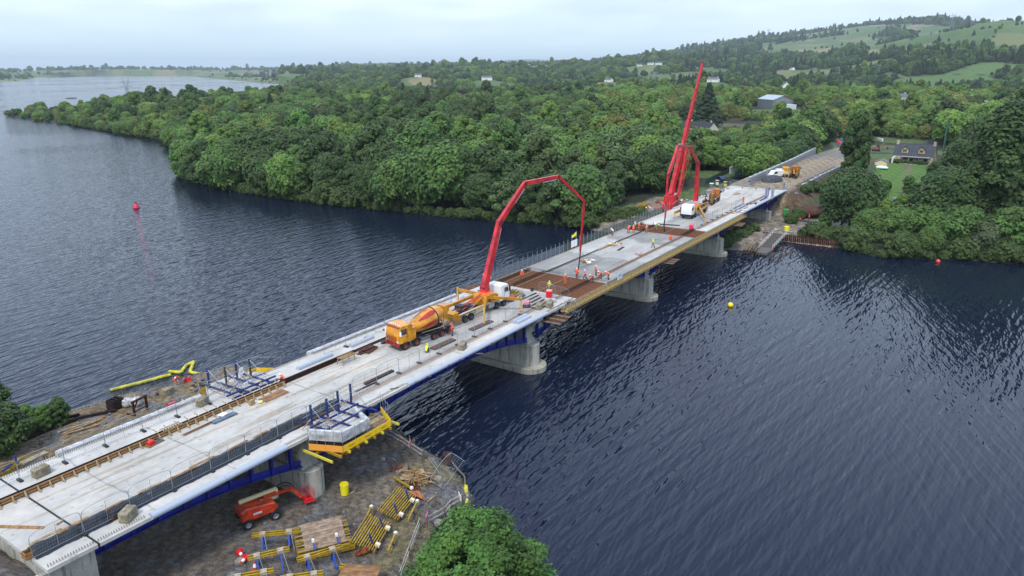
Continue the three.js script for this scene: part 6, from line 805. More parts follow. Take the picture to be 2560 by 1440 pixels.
{ const a = gnd(765, 1400), b = gnd(868, 1382), t = thing('plywood_shutter', 'large plywood faced panel backed by yellow beams leaning between the tables', 'formwork panel', [(a[0] + b[0]) / 2, 1.5, (a[2] + b[2]) / 2], heading(a, b)); const L = 4.0; for (let i = 0; i < 9; i++) G().box(0, 0.18 + i * 0.09, -0.3 - i * 0.3, L + 0.6, 0.14, 0.1).build('yellow_beam', formYellow, t); const p = G(); p.box(0, 0, 0, L * 0.86, 0.03, 2.6); const pl = p.build('plywood_face', M('#b9a08a', 0.8, { t: 'grain', s: 2 }), t); pl.position.set(0.1, 0.85, -1.7); pl.rotation.x = 0.42; for (let i = 0; i < 6; i++) { const s = G().box(0, 0, 0, L + 0.5, 0.06, 0.12).build('batten', timberPale, t); s.position.set(0, 0.35 + i * 0.19, -0.7 - i * 0.42); } for (let i = 0; i < 4; i++) G().box(0, -0.1 + i * 0.16, 0.05, L + 0.8, 0.13, 0.12).build('yellow_beam', formYellow, t); for (const x of [-0.95, 1.0]) { G().bar([x, 1.15, -0.5], [x + 0.1, 0.0, 0.2], 0.1).build('leg_frame', formBlue, t); G().box(x, 1.2, -0.5, 0.2, 0.26, 0.2).build('clamp', whitePaint, t); } }
function slatPanel(label, u0, v0, u1, v1, wdt, n, turnUp) { const a = gnd(u0, v0), b = gnd(u1, v1), L = hypot(b[0] - a[0], b[2] - a[2]), t = thing('slatted_formwork', label, 'slatted panel', [(a[0] + b[0]) / 2, (a[1] + b[1]) / 2 + 0.7, (a[2] + b[2]) / 2], heading(a, b)); for (let i = 0; i < n; i++) { const z = (i / (n - 1) - 0.5) * wdt; G().box((i % 2) * 0.12, 0.14, z, L, 0.18, 0.1).build('slat', i % 3 ? formYellow : M('#c9a838', 0.7, { t: 'grain', s: 1 }), t); } for (const x of [-L * 0.3, L * 0.3]) { G().box(x, 0, 0, 0.14, 0.14, wdt + 0.6).build('steel_waler', M('#3d5870', 0.6), t); G().bar([x, 0.2, wdt * 0.3], [x - 0.5, 1.4, wdt * 0.1], 0.13).build('blue_strut', formBlue, t); G().box(x, 0.25, wdt / 2, 0.3, 0.3, 0.4).build('clamp', M('#dccdb4', 0.8), t); G().bar([x, 0, wdt * 0.5], [x + 0.4, -0.9, wdt * 0.8], 0.13).build('blue_strut', formBlue, t); } t.rotation.order = 'YXZ'; t.rotation.x = turnUp; return t; }
slatPanel('tilted yellow slatted panel with orange edge right of the plywood panel', 905, 1388, 948, 1318, 2.2, 11, 0.3); slatPanel('second yellow slatted panel with blue struts nearer the timber pile', 968, 1308, 1016, 1248, 2.0, 10, 0.34);
{ const a = gnd(888, 1398), b = gnd(928, 1384); solo('orange_plate', G().bar([0, 0, 0], [b[0] - a[0], 0.1, b[2] - a[2]], 0.08, 0.5), M('#e08a54', 0.7, { t: 'rusty', s: 2 }), 'orange brown edge board at the foot of the tilted slatted panel', 'board', null, [a[0], a[1] + 0.5, a[2]]); }
for (const [u0, v0, u1, v1, lab] of [[984, 1206, 1030, 1240, 'yellow beam propped at the foot of the timber pile'], [1022, 1312, 1044, 1274, 'loose yellow beam standing free right of the slatted panels'], [972, 1390, 990, 1352, 'loose yellow beam leaning over the dry bank'], [908, 1325, 930, 1290, 'short yellow beam raised on a blue strut between slatted panels']]) { const a = gnd(u0, v0), b = gnd(u1, v1), t = thing('yellow_beam', lab, 'beam', [a[0], a[1] + 0.55, a[2]]); G().taper([0, 0, 0], [b[0] - a[0], 0.25, b[2] - a[2]], 0.14, 0.2).build('timber', formYellow, t); G().box(b[0] - a[0], 0.28, b[2] - a[2], 0.24, 0.24, 0.24).build('clamp', whitePaint, t); G().bar([(b[0] - a[0]) / 2, 0.1, (b[2] - a[2]) / 2], [(b[0] - a[0]) / 2 + 0.5, -0.7, (b[2] - a[2]) / 2 - 0.3], 0.12).build('strut', formBlue, t); }
// timber pile
{ const c = gnd(1040, 1205), t = thing('timber_pile', 'heap of discarded planks and plywood on the near bank by the water', 'timber pile', c, 0.9); for (let i = 0; i < 9; i++) G().box((RN() - 0.5) * 1.6, 0.12 + i * 0.045, (RN() - 0.5) * 1.6, 1.5 + RN() * 1.1, 0.025, 0.7 + RN() * 0.7, RN() * 3, (RN() - 0.5) * 0.12).build('plywood', [M('#c09a74', 0.85, { t: 'grain', s: 2 }), ply, timberPale][i % 3], t); for (let i = 0; i < 22; i++) { const L = 1.0 + RN() * 2.8; G().box((RN() - 0.5) * 2, 0.4 + RN() * 0.35, (RN() - 0.5) * 2.2, L, 0.07, 0.11, (RN() - 0.5) * 1.2 + (i % 4 === 0 ? 1.4 : 0), (RN() - 0.5) * 0.22).build('plank', [timberPale, timber, M('#b09552', 0.85, { t: 'grain', s: 1.2 }), timberGrey][i % 4], t); } }
{ const c = gnd(1048, 1242), t = thing('brown_formwork', 'orange and dark red brown ribbed panels at the foot of the timber pile', 'panel', c, 0.95); G().prism([[-0.9, 0], [0.9, 0], [0.5, 1.6]], -0.03, 0.03, 0, new M4().makeRotationX(-PI / 2 + 0.35)).build('orange_sheet', M('#d98a56', 0.8, { t: 'grain', s: 2 }), t).position.set(-0.4, 0.3, 0.3); for (let i = 0; i < 7; i++) G().box(0.4 + i * 0.38, 0.35, -0.2, 0.34, 0.06, 0.95).build('ribbed_panel', M('#8f5438', 0.85, { t: 'rusty', s: 1 }), t); }
for (const [u, v, a, L] of [[1025, 1100, 0.8, 2.2], [1000, 1180, 0.2, 1.4], [1078, 1248, 0.1, 1.3], [985, 1150, 1.3, 1.0], [1062, 1215, 2.2, 1.1], [1092, 1200, 1.0, 1.2], [880, 1233, 0.0, 0.8]]) solo('plank', G().box(0, 0.06, 0, L, 0.05, 0.14), timberPale, `loose plank lying on the gravel ${u === 880 ? 'beside the yellow bin' : u === 1025 ? 'below the pink notice' : u === 1000 ? 'left of the timber pile' : u === 1078 ? 'right of the brown panels' : u === 985 ? 'in the middle of the grey gravel' : u === 1062 ? 'across the timber pile edge' : 'towards the fallen fence'}`, 'plank', null, gnd(u, v), a);
{ const p = gnd(862, 1235), t = thing('yellow_bin', 'bright yellow plastic bin standing by the first pier', 'bin', p, 0.3); G().cyl(0, 0.55, 0, 0.36, 1.1, 'y', 0.42, 18).build('drum', M('#f0e31c', 0.5), t); G().cyl(0, 1.12, 0, 0.44, 0.1, 'y', 0.4, 18).build('lid', M('#e6d916', 0.5), t); }
function cone(label, at, o = {}) { const t = thing('traffic_cone', label, 'traffic cone', at, o.turn ?? 0), q = o.lying ? new M4().makeTranslation(0, 0.25, 0).multiply(new M4().makeRotationZ(1.45)) : null, c = o.red ?? redPaint; G().lathe([[0.17, 0.04], [0.12, 0.3]], 0, 0, 0, q?.clone(), 14).build('cone_body', c, t); G().lathe([[0.12, 0.3], [0.075, 0.55]], 0, 0, 0, q?.clone(), 14).build('white_band', whitePaint, t); G().lathe([[0.075, 0.55], [0.035, 0.75], [0, 0.76]], 0, 0, 0, q?.clone(), 14).build('tip', c, t); const b = G(); b.add(new THREE.BoxGeometry(0.46, 0.05, 0.46).translate(0, 0.025, 0), q?.clone()); b.build('base', c, t); t.scale.setScalar(1.25); return t; }
cone('upright cone standing under the corner of the lookout bay platform', gnd(866, 1134), { red: orangePaint }); cone('white topped cone with red base toppled left of the yellow tables', gnd(600, 1388), { lying: true, turn: 1.2 }); cone('red cone lying against the end of the yellow table', gnd(616, 1402), { lying: true, turn: 0.4 }); cone('faded cone standing under the yellow table among stones', gnd(638, 1424), { red: M('#b04a3c', 0.6) });
// rails, fallen fence and notices by the water
function railing(label, pts, posts = true) { const t = thing('handrail', label, 'handrail', pts[0]), q = pts.map((p) => new V3(...p).sub(t.position)); for (let i = 0; i + 1 < q.length; i++) for (const y of [1.05, 0.55]) G().bar([q[i].x, q[i].y + y, q[i].z], [q[i + 1].x, q[i + 1].y + y, q[i + 1].z], 0.06, 0.12).build('rail', M('#c9c3bd', 0.7, { t: 'mottle', s: 2 }), t); if (posts) for (const p of q) G().box(p.x, p.y + 0.5, p.z, 0.08, 1.2, 0.08).build('post', timberGrey, t); return t; }
railing('pale timber handrail zigzagging to the water with a white board at its end', [[1068, 1318], [1112, 1292], [1128, 1268], [1156, 1260]].map(([u, v]) => gnd(u, v))); railing('twin pale rails running down the dry bank towards the bottom edge', [[1050, 1322], [1024, 1392], [1000, 1460]].map(([u, v]) => gnd(u, v))); railing('pale handrail along the shore behind the lookout bay with a pink notice', [[945, 1082], [1000, 1112], [1058, 1150]].map(([u, v]) => gnd(u, v)));
signPanel('notice_board', 'small pink and white notice on the rail behind the lookout bay', gnd(1025, 1132), 0.4, 0.7, 0.55, 1.1, M('#d9a0ae', 0.7), (t, y) => G().box(0, y, 0.02, 0.5, 0.2, 0.012).build('print', M('#c22a50', 0.6), t), false); signPanel('notice_board', 'pink notice where the twin rails meet the zigzag handrail', gnd(1068, 1318), 0.5, 0.9, 0.75, 1.15, M('#e3557c', 0.7), (t, y) => G().box(0, y + 0.18, 0.02, 0.8, 0.16, 0.012).build('print', whitePaint, t), false); signPanel('white_board', 'blank white board at the water end of the zigzag handrail', gnd(1150, 1262), 0.9, 1.1, 0.6, 0.9, whitePaint, null, false);
{ const p = gnd(1098, 1185), t = fencePanel([p[0], p[1] + 0.1, p[2]], 0.7, 'wire fence panel with torn green netting leaning over by the shore', null, false); t.rotation.x = -0.8; } { const p = gnd(1112, 1225), t = fencePanel([p[0], p[1] + 0.06, p[2]], -0.6, 'wire fence panel fallen flat at the water edge', null, false); t.rotation.x = -1.35; }
solo('rusty_box', (() => { const g = G(); roundedBox(g, 0, 0.55, 0, 0.9, 1.1, 0.8); return g.box(0, 1.12, 0, 1.0, 0.06, 0.9); })(), M('#6b4236', 0.85, { t: 'rusty', s: 1 }), 'rusty red brown steel box standing at the shore right of the pile', 'steel box', null, gnd(1118, 1158), 0.5);
solo('silt_curtain', G().path([gnd(1125, 1150), P(1148, 1178, 0.1), P(1160, 1190, 0.1), P(1162, 1214, 0.1)].map((p) => [p[0], 0.12, p[2]]), 0.1, 6), M('#6b6350', 0.8), 'grey tube edge of silt curtain curving round the shore', 'silt curtain'); solo('orange_rag', G().box(0, 0.1, 0, 0.8, 0.1, 0.4, 0.4).ball(0.7, 0.1, 0.2, 0.3, 1.4, 0.5, 1, 8), M('#a8623e', 0.8, { t: 'rusty', s: 1 }), 'rust coloured scrap lying on the grey gravel', 'scrap', null, gnd(982, 1176));
for (let i = 0; i < 5; i++) { const p = gnd(958 + i * 26, 1075 + i * 18); solo('shore_pole', G().rod([0, 0, 0], [0.3 + 0.2 * RN(), 1.1 + RN() * 0.6, 0.3], 0.035, 0.03, 6), timberGrey, `thin leaning pole on the shore, ${ORD[i]} from the lookout bay`, 'pole', null, p, RN() * 3); }
// stones
{
  const g = new THREE.IcosahedronGeometry(1, 1), p = g.attributes.position; for (let i = 0; i < p.count; i++) { const k = 0.72 + 0.5 * vnoise(p.getX(i) * 1.6 + 9, p.getY(i) * 1.6 + p.getZ(i) * 2.3 + 4, 3); p.setXYZ(i, p.getX(i) * k, p.getY(i) * k * 0.7, p.getZ(i) * k); } g.computeVertexNormals();
  const spots = []; for (let k = 0; k < 5200; k++) { const x = 16 + RN() * 44, z = -40 + RN() * 66, d = sdf(NEAR_SHORE, x, z); if (d < -0.3) continue; const n = fbm(x / 2.6, z / 2.6, 401, 3), edge = d < 2.5 ? 0.35 : 0; if (n + edge < 0.52 && !(x < 27 && z > 5)) continue; if (abs(z) < 9 && RN() < 0.5) continue; spots.push([x, nearHeight(x, z), z, (x < 30 && z > 8 ? 1.4 : 1) * (0.06 + 0.16 * RN() ** 3 + 0.05 * RN())]); }
  const im = new THREE.InstancedMesh(g, M('#9a9a9c', 0.95, { t: 'mottle', s: 1 }), spots.length), m = new M4(), c = new THREE.Color(); spots.forEach(([x, y, z, s], i) => { m.compose(new V3(x, y + s * 0.15, z), new Q().setFromEuler(new THREE.Euler(RN() * 0.6, RN() * 6, RN() * 0.6)), new V3(s * (0.8 + 0.6 * RN()), s, s)); im.setMatrixAt(i, m); const b = 0.3 + 0.6 * RN() ** 2; im.setColorAt(i, c.setRGB(b * 1.02, b, b * (0.95 + 0.1 * RN()))); }); im.name = 'loose_stones'; tag(im, 'loose grey stones and rubble scattered over the near bank', 'stones', null, 'stuff'); im.castShadow = im.receiveShadow = true; scene.add(im);
  for (const [u, v, s, lab] of [[710, 1376, 0.4, 'pale rock under the second yellow table'], [603, 1405, 0.5, 'pale boulder beside the toppled cones'], [957, 1150, 0.35, 'white stone on the grey gravel below the lookout bay'], [1096, 1198, 0.45, 'pale rock at the right foot of the timber pile'], [1096, 1308, 0.5, 'tan boulder beside the zigzag handrail']]) { const o = new THREE.Mesh(g, M('#a9a093', 0.95, { t: 'mottle', s: 1 })); o.name = numbered('boulder'); const q = gnd(u, v); o.position.set(q[0], q[1] + 0.1, q[2]); o.scale.setScalar(s); scene.add(tag(o, lab, 'rock')); }
}
// ---------- left part of the near bank ----------
{ const p = gnd(337, 1040), t = thing('steel_portal', 'rusty brown steel portal frame standing on the left bank', 'steel frame', p, 0.25), g = (n) => rustSteel; for (const x of [0, 1.9]) G().box(x, 0.9, 0, 0.22, 1.8, 0.22).build('leg', rustSteel, t); G().box(0.95, 1.78, 0, 2.3, 0.22, 0.24).build('top_beam', M('#7d4a35', 0.85, { t: 'rusty', s: 1 }), t); G().box(0.95, 0.5, 0, 1.8, 0.12, 0.12).build('cross_beam', rustSteel, t); G().bar([0.1, 0.9, 0], [0.7, 1.7, 0], 0.12).build('brace', rustSteel, t); G().bar([0, 0.1, 0], [0, 0.1, -1.2], 0.16).build('foot_beam', rustSteel, t); }
bag('white bulk bag half filled with stones by the rusty portal, left one', gnd(318, 1015), 0.2, 1.15); bag('white bulk bag half filled with stones by the rusty portal, right one', gnd(342, 1013), 0.6, 1.15);
{ const p = gnd(290, 1020), t = thing('steel_skip', 'dark rusty steel box with holes left of the white bags', 'steel box', p, 0.2); const b = G(); b.box(0, 0.6, 0.6, 1.5, 1.2, 0.06).box(0, 0.6, -0.6, 1.5, 1.2, 0.06).box(-0.75, 0.6, 0, 0.06, 1.2, 1.2).box(0.75, 0.6, 0, 0.06, 1.2, 1.2).box(0, 0.05, 0, 1.5, 0.06, 1.2); b.build('shell', darkRust, t); for (let i = 0; i < 3; i++) { G().box(-0.5 + i * 0.5, 1.22, 0, 0.12, 0.06, 1.25).build('cross_bar', darkRust, t); } }
for (const [pts, lab] of [[[[28, 1117], [120, 1078], [205, 1047], [290, 1030]], 'long dark rusty steel rail lying along the left bank, nearer one'], [[[0, 1108], [90, 1068], [150, 1052], [200, 1040]], 'long dark rusty steel rail lying along the left bank, farther one']]) { const t = thing('steel_rail', lab, 'steel beam', gnd(...pts[0])); const q = pts.map(([u, v]) => new V3(...gnd(u, v)).sub(t.position)); for (let i = 0; i + 1 < q.length; i++) G().bar([q[i].x, q[i].y + 0.2, q[i].z], [q[i + 1].x, q[i + 1].y + 0.2, q[i + 1].z], 0.3, 0.35).build('section', darkRust, t); }
for (const [u, v, u2, v2, m, lab] of [[145, 1083, 240, 1052, timberPale, 'upper'], [160, 1085, 258, 1048, timberPale, 'middle'], [165, 1087, 250, 1062, M('#d2b49a', 0.85, { t: 'grain', s: 1.4 }), 'lower'], [232, 1055, 262, 1044, timber, 'shortest orange']]) { const a = gnd(u, v), b = gnd(u2, v2); solo('timber_length', G().bar([0, 0, 0], [b[0] - a[0], b[1] - a[1], b[2] - a[2]], 0.2, 0.1), m, `long timber in the pale pile on the left bank, ${lab} one`, 'timber', null, [a[0], a[1] + 0.12, a[2]]); }
{ const p = gnd(246, 1028), t = thing('timber_pallet', 'pale timber pallet lying on the left bank by the dark steel box', 'pallet', p, 0.3); for (let i = 0; i < 6; i++) G().box(0, 0.12, -0.7 + i * 0.28, 1.4, 0.03, 0.14).build('slat', timberGrey, t); for (const x of [-0.6, 0, 0.6]) G().box(x, 0.05, 0, 0.1, 0.1, 1.5).build('bearer', timberGrey, t); } { const p = gnd(172, 1048), t = thing('timber_pallet', 'small broken pallet beside the far rusty rail on the left bank', 'pallet', p, 0.2); for (let i = 0; i < 5; i++) G().box(-0.6 + i * 0.3, 0.1, 0, 0.12, 0.03, 0.8).build('slat', timberPale, t); for (const z of [-0.35, 0.35]) G().box(0, 0.05, z, 1.5, 0.07, 0.08).build('bearer', timberPale, t); }
solo('plywood_sheet', G().box(0, 0, 0, 1.6, 0.03, 1.7, 0, 0.35), M('#b5805c', 0.8, { t: 'grain', s: 2 }), 'brown plywood sheet propped at the far left edge of the bank', 'plywood sheet', null, (() => { const p = gnd(8, 1115); p[1] += 0.4; return p; })(), 0.9); { const p = gnd(18, 1128), t = thing('black_tyre_heap', 'black rubbery heap on the ground below the plywood at left edge', 'tyre', p, 0.3); G().add(new THREE.TorusGeometry(0.55, 0.22, 10, 24), new M4().makeRotationX(PI / 2).setPosition(0, 0.24, 0)).build('tyre', darkRubber, t); G().ball(0.1, 0.3, 0, 0.45, 1, 0.4, 1, 10).build('sheet', tarpMat, t); }
{ const p = gnd(90, 1165, nearHeight), t = thing('stone_table', 'pale slab topped trestle on the left bank beside the left fence', 'trestle', p, 0.15); G().box(0, 0.95, 0, 2.6, 0.16, 0.7).build('top', M('#b3a78c', 0.9, { t: 'mottle', s: 1.5 }), t); for (const x of [-1.1, 1.1]) for (const z of [-0.25, 0.25]) G().box(x, 0.45, z, 0.1, 0.95, 0.1).build('leg', timberGrey, t); } { const p = gnd(25, 1178), t = thing('yellow_pipes', 'stack of yellow beams with a blue clamp at the left edge of the deck', 'beams', p, 0.25); for (let i = 0; i < 8; i++) G().box(0, 0.12 + floor(i / 4) * 0.22, -0.7 + (i % 4) * 0.34, 4.5, 0.2, 0.12).build('beam', formYellow, t); G().box(0.8, 0.7, 0, 0.16, 1.3, 0.16).build('blue_post', formBlue, t); G().bar([-1, 0.6, 0.3], [0.4, 0.55, -0.2], 0.16).build('blue_strut', formBlue, t); }
solo('concrete_block', blockShape, concBlock, 'pale concrete block on the left bank below the red life rings', 'concrete block', null, gnd(422, 985), 0.1);
{ const p = gnd(443, 962), t = thing('life_ring', 'orange red life ring hung on a stand by the left shore', 'life ring', p, 0.4); G().add(new THREE.TorusGeometry(0.38, 0.11, 8, 20), new M4().makeTranslation(0, 0.75, 0)).build('ring', M('#e8502e', 0.5), t); for (let k = 0; k < 4; k++) { const a = k * PI / 2 + 0.4; G().add(new THREE.TorusGeometry(0.382, 0.116, 8, 4, 0.35), new M4().makeTranslation(0, 0.75, 0).multiply(new M4().makeRotationZ(a))).build('white_band', whitePaint, t); } G().rod([0, 0, -0.1], [0, 1.2, -0.1], 0.04).build('post', timberGrey, t); } { const p = gnd(466, 955), t = thing('red_barrier', 'red plastic barriers heaped beside the life ring on the left shore', 'barrier', p, 0.3); t.scale.setScalar(0.6); for (const [x, z, a, c] of [[-0.4, 0, 0.3, '#cc1f2c'], [0.5, 0.2, -0.5, '#d83a42'], [1.2, -0.1, 0.2, '#e07a78']]) { const g = G(); g.box(x, 0.5, z, 1.0, 0.9, 0.12, a); g.box(x, 0.06, z, 0.9, 0.1, 0.4, a); g.build('panel', M(c, 0.5), t); } }
fenceRun('along the left shore', gnd(232, 1022), gnd(400, 985), 'low fence panels along the left shore'); solo('shore_rail', G().rod([0, 0.5, 0], (() => { const a = gnd(112, 1055), b = gnd(300, 1000); return [b[0] - a[0], 0.5 + b[1] - a[1], b[2] - a[2]]; })(), 0.04), galv, 'thin grey rail along the left shore behind the rusty rails', 'rail', null, gnd(112, 1055));
heap('debris_heap', 'heap of dark debris and timber between life ring and left lookout bay', 'debris', gnd(500, 968), 18, 4, [M('#4a4038', 0.9), timberPale, rustSteel, M('#8a8f9a', 0.8)]); for (let i = 0; i < 10; i++) solo('timber_offcut', G().box(0, 0.05, 0, 0.5 + RN(), 0.05, 0.12), i % 3 ? timberPale : timberGrey, `scrap of timber on the brown left bank, ${ORD[i]} of the scatter`, 'timber scrap', 'timber scraps on the left bank', gnd(60 + RN() * 340, 1062 + RN() * 60), RN() * 3);
// bushes, the tree at the left edge and the big tree at the bottom
const BIG = crownShape(4411, { w: 4.9, h: 9.6, base: 0.6, boughs: 120, per: 330, leaf: 0.18, color: [0.085, 0.185, 0.034], vary: 0.42, lump: 0.6, form: 'ragged' });
{ const t = thing('broadleaf_tree', 'large bright green leafy tree at the bottom edge in front of the water', 'tree', [37.5, -1.3, 28.9], 0.4); const c = new THREE.Mesh(BIG, leafMat); c.name = 'crown'; c.castShadow = true; c.scale.set(1.0, 1.0, 1.0); const k = new THREE.Mesh(trunkShape(5, 7, 0.3, 8, 3), barkMat); k.name = 'trunk'; t.add(k, c); t.scale.setScalar(1.0); }
tree('mid', 1, [41.2, -0.3, 34.6], 1.1, [0.28, 0.22, 0.28], 'tip of a green shrub poking up at the bottom edge over the dark water', null, 'bush');
{ const L = [[-3, 1135, 1.15, 'dark', 'very dark leafy tree cut off by the left edge above the bank'], [-40, 1040, 1.0, 'dark', 'dark leafy bough reaching in from the left edge over the water']]; for (const [u, v, k, kind, lab] of L) { const p = gnd(u, v); tree(kind, 0, [p[0], p[1] - 0.2, p[2]], 1, [k * 0.62, k * 0.55, k * 0.62], lab); } }
for (const [u, v, k, kind, lab] of [[70, 1085, 1.0, 'mid', 'green bush next to the dark tree at left edge'], [112, 1075, 0.9, 'mid', 'middle green bush of the three on the left shore'], [152, 1062, 0.95, 'dark', 'rightmost green bush on the left shore by the rail']]) { const p = gnd(u, v); const R2 = 0.34 * k; tree(kind, 1, [p[0], p[1] - 0.5, p[2]], u, [R2, R2 * 0.95, R2], lab, null, 'bush'); }
// ---------- the far bank ----------
const far = (u, v, h = 3) => { let p; for (let i = 0; i < 8; i++) { p = P(u, v, h); h = max(0.05, landHeight(p[0], p[2])); } p[1] = h; return p; };
const RF = mulberry(3131), blockGrey = M('#9fa5aa', 0.9, { t: 'mottle', s: 2 }), hedgeGeo = null;
// retaining walls of big blocks either side of the approach
function blockWall(label, pts, courses, top) { const t = thing('retaining_wall', label, 'retaining wall', pts[0]); let s = 0; for (let i = 0; i + 1 < pts.length; i++) { const a = new V3(...pts[i]), b = new V3(...pts[i + 1]), L = a.distanceTo(b), n = max(1, round(L / 1.9)), turn = heading(a.toArray(), b.toArray()); for (let k = 0; k < n; k++) for (let c = 0; c < courses; c++) { const f = (k + 0.5 + (c % 2) * 0.25) / n; if (f > 1) continue; const p = a.clone().lerp(b, f).sub(t.position), g = G(); roundedBox(g, 0, 0, 0, L / n - 0.04, 0.86, 0.9, 0.06); const o = g.build('block', s++ % 3 ? blockGrey : M('#adb2b5', 0.9, { t: 'mottle', s: 2 }), t); o.position.set(p.x, p.y - 0.2 + (courses - c - 1) * 0.88, p.z); o.rotation.y = turn + (RF() - 0.5) * 0.03; if (c === 0 && k % 3 === 0) G().box(0, 0.52, 0, 0.5, 0.2, 0.6).build('cap', M('#c9cdd0', 0.9), o); } } return t; }
{ const w = (u, v) => { const p = far(u, v, 8); return [p[0], 8.2, p[2]]; }; blockWall('long grey concrete block wall along the left of the dusty approach road', [w(1872, 462), w(1920, 440), w(1975, 415), w(2036, 386)], 3, 0); blockWall('grey concrete block wall with upright panels along the right of the approach road', [[226, 7.0, 9.2], [250, 7.0, 9.0], [272, 7.0, 9.6], [285, 7.0, 10.4]], 2, 0); }
{ const t = thing('wing_wall_steps', 'pale concrete wing wall and stairs beside the far abutment', 'retaining wall', [214, 0, 8.2]); G().prism([[0, 1.5], [0, 7.6], [3.5, 7.6], [8.5, 3.2], [8.5, 1.5]], -0.2, 0.2).build('wall', conc, t); for (let i = 0; i < 16; i++) G().box(1.5 + i * 0.42, 7.0 - i * 0.34, 1.6, 0.44, 0.3, 1.5).build('step', conc, t); for (const z of [0.9, 2.4]) { const g = G(); g.rod([1.4, 8.1, z], [8.2, 2.7, z], 0.035); g.rod([1.4, 7.7, z], [8.2, 2.3, z], 0.03); for (let i = 0; i < 6; i++) g.rod([1.5 + i * 1.3, 7.0 - i * 1.05, z], [1.5 + i * 1.3, 8.0 - i * 1.03, z], 0.03); g.build('handrail', galv, t); } }
fenceRun('beside the right of the approach road', [228, 8.3, 8.6], [272, 8.3, 9.0], 'fence panels beside the approach road'); fenceRun('across the far end of the deck', [209, 8.1, -7], [211, 8.1, 4], 'fence panels at the far deck end');
// vehicles by the approach
function van(name, label, cat, at, turn, paint, L = 5.2, H = 2.1, o = {}) { const t = thing(name, label, cat, at, turn), b = G(); b.prism(o.car ? [[-L / 2, 0.45], [L / 2, 0.45], [L / 2, 0.8], [L * 0.27, 0.95], [L * 0.1, H], [-L * 0.3, H], [-L * 0.46, 1.0], [-L / 2, 0.9]] : [[-L / 2, 0.45], [L / 2, 0.45], [L / 2, 1.0], [L * 0.36, 1.2], [L * 0.22, H], [-L / 2 + 0.05, H]], -0.92, 0.92, 0.08); const bd = b.build('body', paint, t); const x0 = o.car ? L * 0.26 : L * 0.355, x1 = o.car ? L * 0.11 : L * 0.235, y0 = o.car ? 0.98 : 1.24; G().bar([x0 + 0.03, y0, 0], [x1 + 0.03, H - 0.06, 0], 1.5, 0.03).build('windscreen', glassDark, bd); for (const s of [-1, 1]) { G().prism(o.car ? [[-L * 0.3, 1.0], [L * 0.2, 1.0], [L * 0.08, H - 0.08], [-L * 0.27, H - 0.08]] : [[L * 0.02, 1.25], [L * 0.33, 1.25], [L * 0.22, H - 0.2], [L * 0.02, H - 0.2]], s * 0.925 - 0.01, s * 0.925 + 0.01).build('side_window', glassDark, bd); G().box(L / 2, 0.75, s * 0.68, 0.05, 0.16, 0.3).build('headlight', whitePaint, bd); G().box(-L / 2, 0.9, s * 0.75, 0.05, 0.24, 0.18).build('tail_light', redPaint, bd); } if (o.car) G().bar([-L * 0.47, 1.02, 0], [-L * 0.31, H - 0.06, 0], 1.4, 0.03).build('rear_window', glassDark, bd); for (const x of [-L * 0.31, L * 0.31]) for (const s of [-1, 1]) wheel(t, x, s * 0.82, 0.33, 0.2); return t; }
van('blue_van', 'dark blue panel van parked at the start of the approach road', 'van', far(1846, 444, 6), 0.15, M('#1e2a78', 0.35, { coat: 0.6 })); van('dark_car', 'dark grey estate car parked below the blue van', 'car', far(1828, 461, 6), 0.5, M('#2a2f38', 0.35, { coat: 0.6 }), 4.5, 1.5, { car: true }); van('white_van', 'white van on the approach road behind the gravel heap', 'van', far(1938, 443, 8), 2.6, vanWhite); van('white_car', 'white car on the road beyond the approach', 'car', far(2079, 330, 5), 2.2, vanWhite, 4.4, 1.45, { car: true }); van('blue_pickup', 'dark blue pickup beside the low machines left of the deck end', 'car', far(1802, 452, 5), 0.7, M('#24365e', 0.4), 4.6, 1.5, { car: true });
{ const t = thing('tipper_truck', 'small white tipper truck beside the white van on the approach', 'truck', far(1954, 441, 8), 0.9); truckCab(t, 1.2, 2.6, 0.6, 2.2, 1.9, vanWhite, {}); const g = G(); g.box(-0.8, 1.05, 0, 3.4, 0.12, 1.9); for (const z of [-0.95, 0.95]) g.box(-0.8, 1.35, z, 3.4, 0.5, 0.06); g.box(-2.5, 1.35, 0, 0.06, 0.5, 1.9); g.build('tipper_body', M('#d8c890', 0.6), t); G().box(-0.3, 0.7, 0, 4.4, 0.2, 0.8).build('frame', blackPaint, t); for (const x of [-1.6, 1.8]) for (const s of [-1, 1]) wheel(t, x, s * 0.8, 0.38, 0.24); }
mixerTruck('orange concrete mixer truck seen from behind on the dusty approach road', far(1985, 442, 8), 0.15, M('#c9822e', 0.5, { t: 'mottle', s: 3 }), { bumper: blackPaint, hopper: M('#b5701e', 0.6) });
{ const p = far(1963, 430, 8), t = thing('yellow_skip', 'ochre yellow metal skip standing before the orange truck by the wall', 'skip', p, 0.2); const g = G(); g.prism([[-1.8, 0.1], [1.6, 0.1], [2.1, 1.6], [-2.1, 1.6]], 0.85, 0.95); g.prism([[-1.8, 0.1], [1.6, 0.1], [2.1, 1.6], [-2.1, 1.6]], -0.95, -0.85); g.box(0, 0.15, 0, 3.4, 0.08, 1.8); g.bar([-1.8, 0.1, 0], [-2.1, 1.6, 0], 1.85, 0.08); g.bar([1.6, 0.1, 0], [2.1, 1.6, 0], 1.85, 0.08); g.build('shell', M('#d8991c', 0.6), t); }
{ const p = far(1842, 436, 6), t = thing('site_container', 'pale grey green site container behind the blue van', 'container', [p[0] + 3, p[1], p[2] - 2], 0.1); roundedBox(G(), 0, 1.3, 0, 6, 2.5, 2.4, 0.06).build('shell', M('#a9b5ad', 0.6), t); for (let i = 0; i < 14; i++) G().box(-2.7 + i * 0.41, 1.3, 1.21, 0.12, 2.3, 0.04).build('rib', M('#98a59e', 0.6), t); }
